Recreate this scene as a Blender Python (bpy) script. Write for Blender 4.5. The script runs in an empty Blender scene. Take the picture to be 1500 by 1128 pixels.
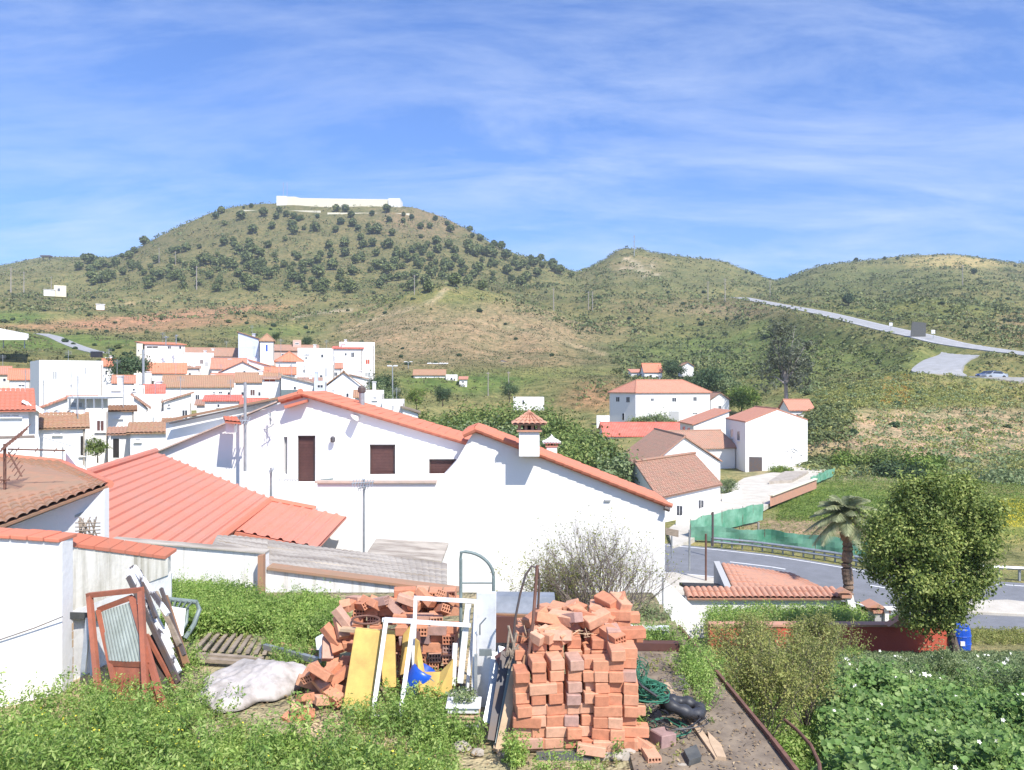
import bpy, bmesh, math, random
import numpy as np
from mathutils import Vector, Matrix
F = 1177.0                       # focal length in pixels of the 1500 px wide photograph
SC = bpy.context.scene
COL = SC.collection
R = random.Random(7)
RS = np.random.RandomState(11)
def P(px, py, Y): return Vector(((px-750)/F*Y, Y, (564-py)/F*Y))
def XZ(px, Y, z): return Vector(((px-750)/F*Y, Y, z))
def V(*a): return Vector(a)

# ------------------------------------------------------------------ materials
MATS = {}
def nodes(name):
    m = bpy.data.materials.new(name); m.use_nodes = True
    nt = m.node_tree; b = nt.nodes['Principled BSDF']; MATS[name] = m
    return m, nt, b
def N(nt, typ, **kw):
    n = nt.nodes.new(typ)
    for k, v in kw.items():
        if k.startswith('_'): setattr(n, k[1:], v)
        else: n.inputs[k.replace('_', ' ')].default_value = v
    return n
def ramp(nt, fac, stops, interp='LINEAR'):
    r = nt.nodes.new('ShaderNodeValToRGB'); r.color_ramp.interpolation = interp
    e = r.color_ramp.elements
    while len(e) < len(stops): e.new(0.5)
    for i, (p, c) in enumerate(stops):
        e[i].position = p; e[i].color = tuple(c)+(1,) if len(c) == 3 else c
    nt.links.new(fac, r.inputs['Fac']); return r
def noise(nt, scale, detail=4, rough=.6, vec=None, dist=0):
    n = nt.nodes.new('ShaderNodeTexNoise'); n.inputs['Scale'].default_value = scale
    n.inputs['Detail'].default_value = detail; n.inputs['Roughness'].default_value = rough
    n.inputs['Distortion'].default_value = dist
    if vec is not None: nt.links.new(vec, n.inputs['Vector'])
    return n
def worldpos(nt, scale=(1, 1, 1)):
    g = nt.nodes.new('ShaderNodeNewGeometry'); m = nt.nodes.new('ShaderNodeMapping')
    m.inputs['Scale'].default_value = scale
    nt.links.new(g.outputs['Position'], m.inputs['Vector']); return m.outputs['Vector']
def mixc(nt, fac, a, b, mode='MIX'):
    m = nt.nodes.new('ShaderNodeMix'); m.data_type = 'RGBA'; m.blend_type = mode
    for s, i in ((fac, 0), (a, 6), (b, 7)):
        if isinstance(s, (int, float)): m.inputs[i].default_value = s
        elif isinstance(s, (tuple, list)): m.inputs[i].default_value = tuple(s)+(1,) if len(s) == 3 else s
        else: nt.links.new(s, m.inputs[i])
    return m.outputs[2]
def bump(nt, b, h, strength=.3, dist=.02):
    n = nt.nodes.new('ShaderNodeBump'); n.inputs['Strength'].default_value = strength
    n.inputs['Distance'].default_value = dist
    nt.links.new(h, n.inputs['Height']); nt.links.new(n.outputs['Normal'], b.inputs['Normal'])
def simple(name, c, c2=None, scale=3, rough=.8, metal=0, bmp=.2, stretch=(1, 1, 1), lo=.35, hi=.65, island=0, bd=.02):
    m, nt, b = nodes(name)
    b.inputs['Roughness'].default_value = rough; b.inputs['Metallic'].default_value = metal
    if c2 is None: c2 = tuple(x*.75 for x in c)
    v = worldpos(nt, stretch); n = noise(nt, scale, 6, .65, v)
    r = ramp(nt, n.outputs['Fac'], [(lo, c), (hi, c2)])
    out = r.outputs['Color']
    if island:
        g = nt.nodes.new('ShaderNodeNewGeometry')
        rr = ramp(nt, g.outputs['Random Per Island'], [(0, (1-island,)*3), (1, (1+island,)*3)])
        out = mixc(nt, 1.0, out, rr.outputs['Color'], 'MULTIPLY')
    nt.links.new(out, b.inputs['Base Color'])
    if bmp: bump(nt, b, n.outputs['Fac'], bmp, bd)
    return m
def leafmat(name, c1, c2, c3, transl=.3, nscale=1.2, rough=.55, mid=.5):
    m, nt, b = nodes(name)
    g = nt.nodes.new('ShaderNodeNewGeometry')
    r = ramp(nt, g.outputs['Random Per Island'], [(0, c1), (mid, c2), (1, c3)])
    n = noise(nt, nscale, 3, .6, worldpos(nt))
    rr = ramp(nt, n.outputs['Fac'], [(.32, (.7, .74, .7)), (.68, (1.25, 1.2, 1.1))])
    col = mixc(nt, 1.0, r.outputs['Color'], rr.outputs['Color'], 'MULTIPLY')
    nt.links.new(col, b.inputs['Base Color']); b.inputs['Roughness'].default_value = rough
    b.inputs['Specular IOR Level'].default_value = .3
    t = nt.nodes.new('ShaderNodeBsdfTranslucent'); nt.links.new(col, t.inputs['Color'])
    ms = nt.nodes.new('ShaderNodeMixShader'); ms.inputs[0].default_value = transl
    nt.links.new(b.outputs[0], ms.inputs[1]); nt.links.new(t.outputs[0], ms.inputs[2])
    nt.links.new(ms.outputs[0], nt.nodes['Material Output'].inputs['Surface'])
    return m
def tilemat(name, c1, c2, c3, pitch=.23, lichen=None):
    m, nt, b = nodes(name)
    uv = nt.nodes.new('ShaderNodeUVMap'); uv.uv_map = 'UVMap'
    w = nt.nodes.new('ShaderNodeTexWave'); w.wave_type = 'BANDS'; w.bands_direction = 'X'
    w.inputs['Scale'].default_value = .314/pitch; w.inputs['Distortion'].default_value = .3
    w.inputs['Detail'].default_value = 1
    nt.links.new(uv.outputs[0], w.inputs['Vector'])
    w2 = nt.nodes.new('ShaderNodeTexWave'); w2.bands_direction = 'Y'; w2.wave_profile = 'SAW'
    w2.inputs['Scale'].default_value = .314/.42; w2.inputs['Distortion'].default_value = .4
    nt.links.new(uv.outputs[0], w2.inputs['Vector'])
    n = noise(nt, 1.3, 6, .7, worldpos(nt)); n2 = noise(nt, 9, 3, .6, uv.outputs[0])
    r = ramp(nt, n.outputs['Fac'], [(.3, c1), (.5, c2), (.72, c3)])
    col = mixc(nt, .55, r.outputs['Color'], ramp(nt, n2.outputs['Fac'], [(.3, (.6, .6, .6)), (.7, (1.2, 1.2, 1.2))]).outputs['Color'], 'MULTIPLY')
    col = mixc(nt, .5, col, ramp(nt, w.outputs['Fac'], [(.05, (.5, .48, .48)), (.4, (1.08, 1.08, 1.08))]).outputs['Color'], 'MULTIPLY')
    if lichen: col = mixc(nt, ramp(nt, noise(nt, 2.2, 8, .75, worldpos(nt)).outputs['Fac'], [(.5, (0, 0, 0)), (.66, (.8, .8, .8))]).outputs['Color'], col, lichen)
    nt.links.new(col, b.inputs['Base Color']); b.inputs['Roughness'].default_value = .85
    ad = nt.nodes.new('ShaderNodeMath'); ad.operation = 'MULTIPLY_ADD'; ad.inputs[1].default_value = .4
    nt.links.new(w2.outputs['Fac'], ad.inputs[0]); nt.links.new(w.outputs['Fac'], ad.inputs[2])
    bump(nt, b, ad.outputs[0], .8, .05)
    return m
def wallmat(name, c, stain, lo=.55, hi=.8, streak=0, dirt=None):
    m, nt, b = nodes(name)
    b.inputs['Roughness'].default_value = .9
    n = noise(nt, .8, 8, .7, worldpos(nt)); f = noise(nt, 14, 3, .6, worldpos(nt))
    col = ramp(nt, n.outputs['Fac'], [(lo, c), (hi, stain)]).outputs['Color']
    if streak:
        s = noise(nt, 3.2, 6, .65, worldpos(nt, (2.6, 2.6, .22)))
        col = mixc(nt, ramp(nt, s.outputs['Fac'], [(.5-.12*streak, (0, 0, 0)), (.74, (.95, .95, .95))]).outputs['Color'], col, dirt or stain)
    nt.links.new(col, b.inputs['Base Color']); bump(nt, b, f.outputs['Fac'], .25, .02)
    return m

M = {}
M['white'] = wallmat('whitewash', (.83, .81, .775), (.70, .67, .62), .58, .95)
M['whitelime'] = wallmat('lime_plaster', (.80, .79, .76), (.30, .29, .26), .5, .78)
M['stained'] = wallmat('stained_plaster', (.80, .77, .68), (.68, .63, .52), .4, .8, .55, (.30, .27, .19))
M['stained2'] = wallmat('weathered_white_wall', (.8, .79, .76), (.72, .69, .62), .45, .8, .1, (.42, .38, .31))
M['cream'] = wallmat('cream_wall', (.74, .68, .52), (.6, .55, .42))
M['pinkwall'] = wallmat('pink_wall', (.6, .42, .34), (.5, .36, .3))
M['bluewall'] = wallmat('pale_blue_wall', (.58, .63, .76), (.5, .55, .68))
M['greywall'] = wallmat('grey_render', (.42, .42, .42), (.3, .3, .3))
M['t_red'] = tilemat('red_tile', (.68, .15, .10), (.72, .19, .13), (.74, .25, .18))
M['t_orange'] = tilemat('orange_tile', (.62, .22, .12), (.7, .27, .15), (.6, .26, .17))
M['t_brown'] = tilemat('brown_tile', (.42, .22, .15), (.50, .28, .19), (.36, .22, .16), lichen=(.30, .25, .17))
M['t_salmon'] = tilemat('salmon_tile', (.56, .24, .16), (.62, .28, .18), (.55, .29, .2))
M['t_tan'] = tilemat('tan_tile', (.50, .30, .18), (.46, .25, .15), (.42, .28, .18), lichen=(.36, .27, .13))
M['t_geo'] = simple('clay_tile', (.56, .27, .17), (.42, .24, .17), 5, .85, island=.12, bmp=.15)
M['t_geo_b'] = simple('weathered_clay_tile', (.42, .21, .125), (.29, .20, .13), 2.2, .9, bmp=.2, lo=.3, hi=.7)
M['t_geo_r'] = simple('red_clay_tile', (.62, .19, .11), (.50, .19, .12), 3.2, .8, bmp=.1)
M['salmon_sheet'] = simple('salmon_roof_sheet', (.63, .215, .14), (.52, .23, .165), .7, .6, bmp=.05)
M['glass'] = simple('dark_glass', (.05, .06, .08), (.03, .035, .05), 1, .15, bmp=0)
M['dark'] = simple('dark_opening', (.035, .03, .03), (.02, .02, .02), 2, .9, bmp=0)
M['frame_w'] = simple('white_paint', (.78, .78, .77), (.56, .55, .52), 6, .45, bmp=.05, lo=.45, hi=.8)
M['shutter'] = simple('brown_shutter', (.125, .055, .045), (.10, .045, .038), 5, .55, bmp=.05)
M['sill'] = simple('stone_sill', (.55, .42, .34), (.45, .36, .3), 4, .8)
M['concrete'] = simple('old_concrete', (.28, .22, .155), (.13, .10, .075), 3.1, .95, bmp=.5)
M['fibre'] = simple('fibre_cement', (.47, .42, .35), (.26, .22, .18), 1.8, .95, bmp=.4, stretch=(.5, 1.6, 1), lo=.4, hi=.62)
M['rust'] = simple('rusty_metal', (.20, .095, .065), (.11, .055, .04), 7, .8, bmp=.4)
M['redox'] = simple('red_oxide_paint', (.38, .12, .065), (.25, .09, .055), 5, .65, bmp=.2)
M['grey_metal'] = simple('galvanised_steel', (.45, .47, .48), (.32, .34, .35), 5, .45, metal=.5, bmp=.1)
M['dark_metal'] = simple('dark_metal', (.08, .08, .09), (.12, .08, .06), 6, .6, bmp=.15)
M['greengrey'] = simple('green_grey_paint', (.20, .25, .24), (.15, .19, .18), 8, .5, bmp=.1)
M['wood'] = simple('weathered_wood', (.36, .29, .22), (.2, .16, .12), 4, .9, bmp=.4, stretch=(1, 1, 5))
M['wood_b'] = simple('brown_wood', (.32, .17, .09), (.2, .11, .06), 5, .85, bmp=.3)
M['wood_l'] = simple('pale_wood', (.58, .42, .27), (.42, .3, .19), 5, .85, bmp=.3)
M['foam'] = simple('yellow_foam', (.62, .42, .12), (.40, .26, .085), 3.5, .9, bmp=.3, lo=.38, hi=.7)
M['blue'] = simple('blue_plastic', (.012, .09, .55), (.015, .07, .4), 4, .35, bmp=.03)
M['black'] = simple('black_plastic', (.02, .022, .026), (.045, .045, .05), 6, .5, bmp=.2)
M['net'] = simple('green_mesh_cloth', (.06, .24, .14), (.22, .44, .31), .7, .8, bmp=.3)
M['greenwire'] = simple('green_netting_cord', (.02, .11, .065), (.03, .16, .1), 8, .8)
M['tarp'] = simple('grey_white_sheet', (.50, .46, .43), (.28, .25, .22), 5.5, .7, bmp=.3, lo=.4, hi=.7)
M['slate'] = simple('dark_slab', (.06, .065, .065), (.12, .12, .11), 5, .8, bmp=.3)
M['asphalt'] = simple('asphalt', (.20, .205, .22), (.16, .165, .175), 1.5, .9, bmp=.2)
M['asphalt_old'] = simple('pale_asphalt', (.36, .36, .36), (.28, .28, .27), .6, .9, bmp=.1)
M['paint'] = simple('road_paint', (.75, .75, .74), (.6, .6, .6), 8, .8, bmp=0)
M['paving'] = simple('pale_paving', (.58, .54, .46), (.46, .42, .35), 1.1, .95, bmp=.1)
M['dirtroad'] = simple('pale_dirt', (.52, .46, .37), (.40, .34, .26), .4, .95, bmp=.1)
M['redwall'] = wallmat('red_painted_wall', (.52, .10, .055), (.42, .09, .06), .4, .8)
M['bark'] = simple('bark', (.16, .12, .09), (.09, .07, .055), 9, .95, bmp=.7)
M['palebark'] = simple('pale_bark', (.42, .38, .34), (.28, .24, .21), 5, .9, bmp=.4)
M['palmbark'] = simple('palm_bark', (.30, .20, .14), (.17, .12, .085), 12, .95, bmp=.8)
M['twig'] = simple('grey_twig', (.24, .19, .165), (.15, .12, .105), 8, .9, bmp=.2)
M['stone'] = simple('rough_stone', (.45, .40, .34), (.3, .26, .21), 2, .95, bmp=.5)
M['carblue'] = simple('blue_car_paint', (.06, .14, .34), (.05, .12, .3), 1, .25, metal=.3, bmp=0)
M['carsilver'] = simple('silver_car_paint', (.5, .53, .57), (.48, .5, .54), 1, .25, metal=.4, bmp=0)
M['rubber'] = simple('tyre_rubber', (.02, .02, .02), (.03, .03, .03), 5, .85, bmp=.1)
# fired brick with per-object tint
def brickmat(name, c1, c2, c3):
    m, nt, b = nodes(name)
    oi = nt.nodes.new('ShaderNodeObjectInfo')
    r = ramp(nt, oi.outputs['Random'], [(0, c1), (.5, c2), (.9, c3), (1, (.34, .22, .2))])
    n = noise(nt, 18, 5, .7, worldpos(nt))
    col = mixc(nt, .7, r.outputs['Color'], ramp(nt, n.outputs['Fac'], [(.3, (.72, .72, .72)), (.7, (1.22, 1.2, 1.2))]).outputs['Color'], 'MULTIPLY')
    nt.links.new(col, b.inputs['Base Color']); b.inputs['Roughness'].default_value = .9
    bump(nt, b, n.outputs['Fac'], .3, .01); return m
M['brick'] = brickmat('fired_brick', (.50, .20, .11), (.58, .27, .155), (.60, .35, .23))
M['l_weed'] = leafmat('weed_leaf', (.16, .28, .06), (.27, .41, .10), (.46, .55, .20), .4, 1.6)
M['l_weed2'] = leafmat('dry_shrub_leaf', (.22, .26, .075), (.32, .35, .11), (.46, .43, .17), .38, 1.4)
M['l_mallow'] = leafmat('mallow_leaf', (.08, .165, .045), (.17, .30, .085), (.33, .45, .18), .38, 1.1)
M['l_grey'] = leafmat('grey_green_leaf', (.13, .19, .085), (.21, .28, .13), (.33, .38, .20), .3, 1.5)
M['l_citrus'] = leafmat('citrus_leaf', (.11, .17, .04), (.23, .30, .075), (.48, .52, .18), .38, 1.1)
M['l_pine'] = leafmat('pine_leaf', (.10, .14, .05), (.15, .19, .07), (.24, .27, .10), .2, .08)
M['l_tree'] = leafmat('broad_leaf', (.10, .16, .045), (.17, .24, .065), (.30, .34, .11), .25, .22)
M['l_dark'] = leafmat('dark_evergreen_leaf', (.04, .08, .035), (.07, .12, .05), (.12, .17, .08), .2, .25)
M['l_euca'] = leafmat('eucalyptus_leaf', (.09, .11, .08), (.13, .15, .10), (.19, .2, .14), .2, .3)
M['l_scrub'] = leafmat('scrub_leaf', (.07, .085, .04), (.12, .13, .055), (.24, .21, .10), .1, .05)
M['l_olive'] = leafmat('olive_scrub_leaf', (.08, .11, .04), (.13, .165, .055), (.22, .24, .09), .1, .05)
M['l_yellow'] = leafmat('yellow_flower_leaf', (.45, .38, .03), (.6, .52, .04), (.7, .62, .08), .2, .5)
M['l_palm'] = leafmat('palm_leaf', (.20, .24, .13), (.32, .35, .20), (.46, .47, .30), .35, 1)
M['l_grass'] = leafmat('grass_leaf', (.09, .17, .03), (.17, .26, .05), (.30, .36, .09), .25, .4)
M['l_grass2'] = leafmat('feathery_leaf', (.18, .30, .07), (.28, .42, .10), (.45, .55, .18), .4, 1.6)
M['panel_grey'] = simple('grey_green_sheet', (.30, .34, .31), (.22, .25, .22), 6, .7, bmp=.1)
M['litter'] = leafmat('dead_leaf', (.12, .08, .05), (.26, .18, .10), (.42, .32, .2), .1, 2)
M['peeling'] = simple('peeling_white_paint', (.78, .78, .78), (.10, .09, .10), 7, .8, bmp=.4, stretch=(1, 1, .45), lo=.52, hi=.6)
M['petal'] = simple('white_petal', (.8, .8, .74), (.75, .75, .6), 5, .6, bmp=0)
M['petal_y'] = simple('yellow_petal', (.72, .66, .06), (.7, .6, .05), 5, .6, bmp=0)
M['orange_f'] = simple('orange_flower', (.7, .3, .03), (.6, .25, .02), 5, .6, bmp=0)

# ------------------------------------------------------------------ mesh building
OFF = {}
class MB:
    def __init__(s): s.v = []; s.f = []; s.uv = None; s.mi = None
    def add(s, vs, fs):
        o = len(s.v); s.v += [tuple(v) for v in vs]; s.f += [tuple(i+o for i in f) for f in fs]; return s
    def box(s, c, size, rot=None):
        x, y, z = (a/2 for a in size); c = Vector(c)
        vs = [Vector(p) for p in ((-x,-y,-z),(x,-y,-z),(x,y,-z),(-x,y,-z),(-x,-y,z),(x,-y,z),(x,y,z),(-x,y,z))]
        if rot is not None: vs = [rot @ v for v in vs]
        return s.add([v+c for v in vs], [(3,2,1,0),(4,5,6,7),(0,1,5,4),(1,2,6,5),(2,3,7,6),(3,0,4,7)])
    def bar(s, a, b, w, t, up=V(0, 0, 1)):
        a = Vector(a); b = Vector(b); d = (b-a).normalized()
        x = d.cross(up)
        if x.length < 1e-4: x = d.cross(V(0, 1, 0))
        x.normalize(); y = x.cross(d).normalized()
        vs = [p+x*i*w/2+y*j*t/2 for p in (a, b) for i, j in ((-1,-1),(1,-1),(1,1),(-1,1))]
        return s.add(vs, [(0,1,2,3),(7,6,5,4),(0,4,5,1),(1,5,6,2),(2,6,7,3),(3,7,4,0)])
    def tube(s, pts, r, n=8, caps=True):
        pts = [Vector(p) for p in pts]; rr = r if isinstance(r, (list, tuple)) else [r]*len(pts)
        o = len(s.v); up = V(0, 0, 1)
        for i, p in enumerate(pts):
            d = (pts[min(i+1, len(pts)-1)]-pts[max(i-1, 0)]).normalized()
            u = d.cross(up)
            if u.length < .05: u = d.cross(V(0, 1, 0))
            u.normalize(); w = u.cross(d)
            for k in range(n):
                a = 2*math.pi*k/n; q = p+(u*math.cos(a)+w*math.sin(a))*rr[i]; s.v.append(tuple(q))
        for i in range(len(pts)-1):
            for k in range(n):
                a = o+i*n+k; b = o+i*n+(k+1) % n; s.f.append((a, b, b+n, a+n))
        if caps:
            s.f.append(tuple(o+k for k in range(n))[::-1]); e = o+(len(pts)-1)*n
            s.f.append(tuple(e+k for k in range(n)))
        return s
    def prism(s, poly, d):           # polygon (3D points) extruded by vector d
        poly = [Vector(p) for p in poly]; d = Vector(d); n = len(poly)
        fs = [tuple(range(n)), tuple(range(2*n-1, n-1, -1))]+[(i+n, (i+1) % n+n, (i+1) % n, i) for i in range(n)]
        return s.add(poly+[p+d for p in poly], fs)
    def quad(s, a, b, c, d): return s.add([a, b, c, d], [(0, 1, 2, 3)])
    def lathe(s, c, prof, n=16):     # prof: list of (r, z)
        o = len(s.v); c = Vector(c)
        for r, z in prof:
            for k in range(n):
                a = 2*math.pi*k/n; s.v.append((c.x+r*math.cos(a), c.y+r*math.sin(a), c.z+z))
        for i in range(len(prof)-1):
            for k in range(n):
                a = o+i*n+k; b = o+i*n+(k+1) % n; s.f.append((a, b, b+n, a+n))
        s.f.append(tuple(o+k for k in range(n))[::-1]); e = o+(len(prof)-1)*n; s.f.append(tuple(e+k for k in range(n)))
        return s
    def build(s, name, mat, parent=None, smooth=False, bevel=0, recalc=True):
        me = bpy.data.meshes.new(name)
        if parent is not None: off = OFF[parent.name]
        else:
            a = np.array(s.v); off = Vector((float(a[:, 0].mean()), float(a[:, 1].mean()), float(a[:, 2].min())))
        vs = [(v[0]-off.x, v[1]-off.y, v[2]-off.z) for v in s.v]
        me.from_pydata(vs, [], s.f)
        if recalc:
            bm = bmesh.new(); bm.from_mesh(me); bmesh.ops.recalc_face_normals(bm, faces=bm.faces); bm.to_mesh(me); bm.free()
        for m in (mat if isinstance(mat, (list, tuple)) else [mat]): me.materials.append(M[m] if isinstance(m, str) else m)
        if s.mi: me.polygons.foreach_set('material_index', s.mi)
        if smooth: me.polygons.foreach_set('use_smooth', [True]*len(me.polygons))
        o = bpy.data.objects.new(name, me); COL.objects.link(o)
        if parent is not None: o.parent = parent
        else: o.location = off
        OFF[o.name] = off
        if bevel:
            b = o.modifiers.new('bevel', 'BEVEL'); b.width = bevel; b.segments = 2; b.limit_method = 'ANGLE'
        return o
def tag(o, label=None, cat=None, group=None, kind=None):
    if label: o['label'] = label
    if cat: o['category'] = cat
    if group: o['group'] = group
    if kind: o['kind'] = kind
    return o
def empty(name, loc, label, cat, group=None):
    o = bpy.data.objects.new(name, None); COL.objects.link(o); o.location = loc; o.empty_display_size = .3
    OFF[o.name] = Vector(loc); return tag(o, label, cat, group)
def struct(name, mb, mat, **k):
    o = mb.build(name, mat, **k); o['kind'] = 'structure'; return o
def kids(o): return [c for c in bpy.data.objects if c.parent == o]
def copy_tree(o, loc=None, rz=None, sc=None, label=None, children=None):
    c = o.copy(); COL.objects.link(c)
    for ch in (children if children is not None else o.children):
        d = ch.copy(); COL.objects.link(d); d.parent = c
    if loc is not None: c.location = loc
    if rz is not None: c.rotation_euler = (c.rotation_euler.x, c.rotation_euler.y, rz) if not isinstance(rz, tuple) else rz
    if sc is not None: c.scale = (sc,)*3 if isinstance(sc, (int, float)) else sc
    if label: c['label'] = label
    return c
def npmesh(name, v, f, mat, loc=(0, 0, 0), parent=None, mi=None, smooth=False):
    v = np.asarray(v, dtype=np.float32); f = np.asarray(f, dtype=np.int32)
    me = bpy.data.meshes.new(name); k = f.shape[1]
    me.vertices.add(len(v)); me.vertices.foreach_set('co', (v-np.array(loc, dtype=np.float32)).ravel())
    me.loops.add(f.size); me.loops.foreach_set('vertex_index', f.ravel())
    me.polygons.add(len(f)); me.polygons.foreach_set('loop_start', np.arange(0, f.size, k, dtype=np.int32))
    for m in (mat if isinstance(mat, (list, tuple)) else [mat]): me.materials.append(M[m] if isinstance(m, str) else m)
    me.update(calc_edges=True)
    if mi is not None: me.polygons.foreach_set('material_index', np.asarray(mi, dtype=np.int32))
    if smooth: me.polygons.foreach_set('use_smooth', np.ones(len(f), dtype=bool))
    me.validate()
    o = bpy.data.objects.new(name, me); COL.objects.link(o)
    o.location = loc if parent is None else (0, 0, 0)
    if parent is not None: o.parent = parent
    OFF[o.name] = Vector(loc); return o
def leaves(c, size, rs, outward=None, up=.4, aspect=.5, fold=.25):
    """folded rhombic leaves at points c (N,3); returns verts, tris"""
    n = len(c); size = np.broadcast_to(size, (n,))*rs.uniform(.6, 1.35, n)
    nn = rs.normal(size=(n, 3)); nn[:, 2] += up*2
    if outward is not None: nn += outward*1.6
    nn /= np.linalg.norm(nn, axis=1)[:, None]+1e-9
    t = rs.normal(size=(n, 3)); t -= (t*nn).sum(1)[:, None]*nn; t /= np.linalg.norm(t, axis=1)[:, None]+1e-9
    b = np.cross(nn, t); s = size[:, None]
    v = np.stack([c-t*s*.5, c+b*s*aspect*.5+nn*s*fold*.3, c+t*s*.5, c-b*s*aspect*.5+nn*s*fold*.3], 1).reshape(-1, 3)
    i = np.arange(n)[:, None]*4
    f = np.concatenate([np.hstack([i, i+1, i+2]), np.hstack([i, i+2, i+3])])
    return v, f
def crown_pts(lobes, n, rs, shell=.55, clump=0, csize=.25):
    """points through ellipsoid lobes [(cx,cy,cz,rx,ry,rz)], gathered in clumps"""
    lobes = np.array(lobes, float); w = (lobes[:, 3]*lobes[:, 4]*lobes[:, 5])**.7; w /= w.sum()
    def draw(m):
        k = rs.choice(len(lobes), m, p=w); d = rs.normal(size=(m, 3)); d /= np.linalg.norm(d, axis=1)[:, None]
        r = rs.uniform(shell**3, 1, m)**(1/3.)
        return lobes[k, :3]+d*r[:, None]*lobes[k, 3:], d
    if clump:
        cc, dd = draw(clump); k = rs.randint(0, clump, n)
        sc = rs.uniform(.5, 1.3, clump)[k]*csize
        return cc[k]+rs.normal(size=(n, 3))*sc[:, None]*.5, dd[k]
    return draw(n)
def facade(mb, outer, holes, d):
    """wall slab with real openings: outer polygon and holes as 3D points in one plane, extruded by d"""
    bm = bmesh.new(); d = Vector(d); es = []
    for loop in [outer]+holes:
        vs = [bm.verts.new(p) for p in loop]; es += [bm.edges.new((vs[i], vs[(i+1) % len(vs)])) for i in range(len(vs))]
    bmesh.ops.triangle_fill(bm, use_beauty=True, use_dissolve=False, edges=es)
    bm.verts.index_update(); vs = [v.co.copy() for v in bm.verts]; fs = [[v.index for v in f.verts] for f in bm.faces]; bm.free()
    mb.add(vs, fs); mb.add([v+d for v in vs], [f[::-1] for f in fs])
    for loop in [outer]+holes:
        n = len(loop)
        for i in range(n): mb.quad(loop[i], loop[(i+1) % n], Vector(loop[(i+1) % n])+d, Vector(loop[i])+d)
    return mb
def tiles(mb, ta, tb, ba, bb, pitch=.23, step=.4, amp=.045, saw=.02, n=6, thick=.06, rib=False, under=.01):
    """rows of curved tiles (or ribbed sheet) on the slope ta-tb (top edge) to ba-bb (bottom edge)"""
    ta, tb, ba, bb = map(Vector, (ta, tb, ba, bb)); W = max((tb-ta).length, (bb-ba).length); L = ((ba-ta).length+(bb-tb).length)/2
    nor = (tb-ta).cross(ba-ta) if (tb-ta).length > .01 else (bb-ba).cross(ba-ta)
    nor.normalize()
    if nor.z < 0: nor = -nor
    nw = max(1, round(W/pitch)); nu = nw*n; rows = max(1, round(L/step)); o = len(mb.v); vs = []
    prof = [(abs(math.sin(math.pi*k/n))**.7 if not rib else (1 if k == 0 or k == 1 else 0)) for k in range(n)]
    vv = []
    for r in range(rows): vv += [(r/rows, 0), ((r+.999)/rows, 1)]
    for v, sw in vv:
        for i in range(nu+1):
            u = i/nu; p = (ta.lerp(tb, u)).lerp(ba.lerp(bb, u), v)
            j = math.sin(i//n*12.9898+int(v*rows)*78.2)*.006 if not rib else 0
            vs.append(p+nor*(amp*prof[i % n]+saw*sw+j))
    C = nu+1; fs = [(a*C+i, a*C+i+1, (a+1)*C+i+1, (a+1)*C+i) for a in range(len(vv)-1) for i in range(nu)]
    mb.add(vs, fs)
    mb.prism([ta-nor*under, tb-nor*under, bb-nor*under, ba-nor*under], -nor*thick)
    return mb
# ------------------------------------------------------------------ terrain
def vnoise(x, y, seed=0):
    xi = np.floor(x).astype(int); yi = np.floor(y).astype(int); xf = x-xi; yf = y-yi
    u = xf*xf*(3-2*xf); v = yf*yf*(3-2*yf)
    def h(a, b):
        n = (a*374761393+b*668265263+seed*982451653) & 0x7fffffff; n = ((n ^ (n >> 13))*1274126177) & 0x7fffffff
        return ((n ^ (n >> 16)) & 0xffff)/65535.
    return (h(xi, yi)*(1-u)+h(xi+1, yi)*u)*(1-v)+(h(xi, yi+1)*(1-u)+h(xi+1, yi+1)*u)*v
def fbm(x, y, o=4, seed=0):
    s = 0; a = .5
    for i in range(o): s = s+a*vnoise(x*2**i, y*2**i, seed+i); a *= .5
    return s-.47
CX = np.array([-1600, -250, 0, 60, 120, 180, 240, 300, 350, 410, 480, 560, 600, 640, 690, 740, 800, 845, 880, 920, 1000, 1060, 1100, 1135, 1165, 1200, 1290, 1345, 1400, 1450, 1500, 1750, 3100.])
YR = np.array([46, 60, 84, 110, 140, 170, 220, 300, 350, 400, 470, 550, 650, 720, 800, 950.])
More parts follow.
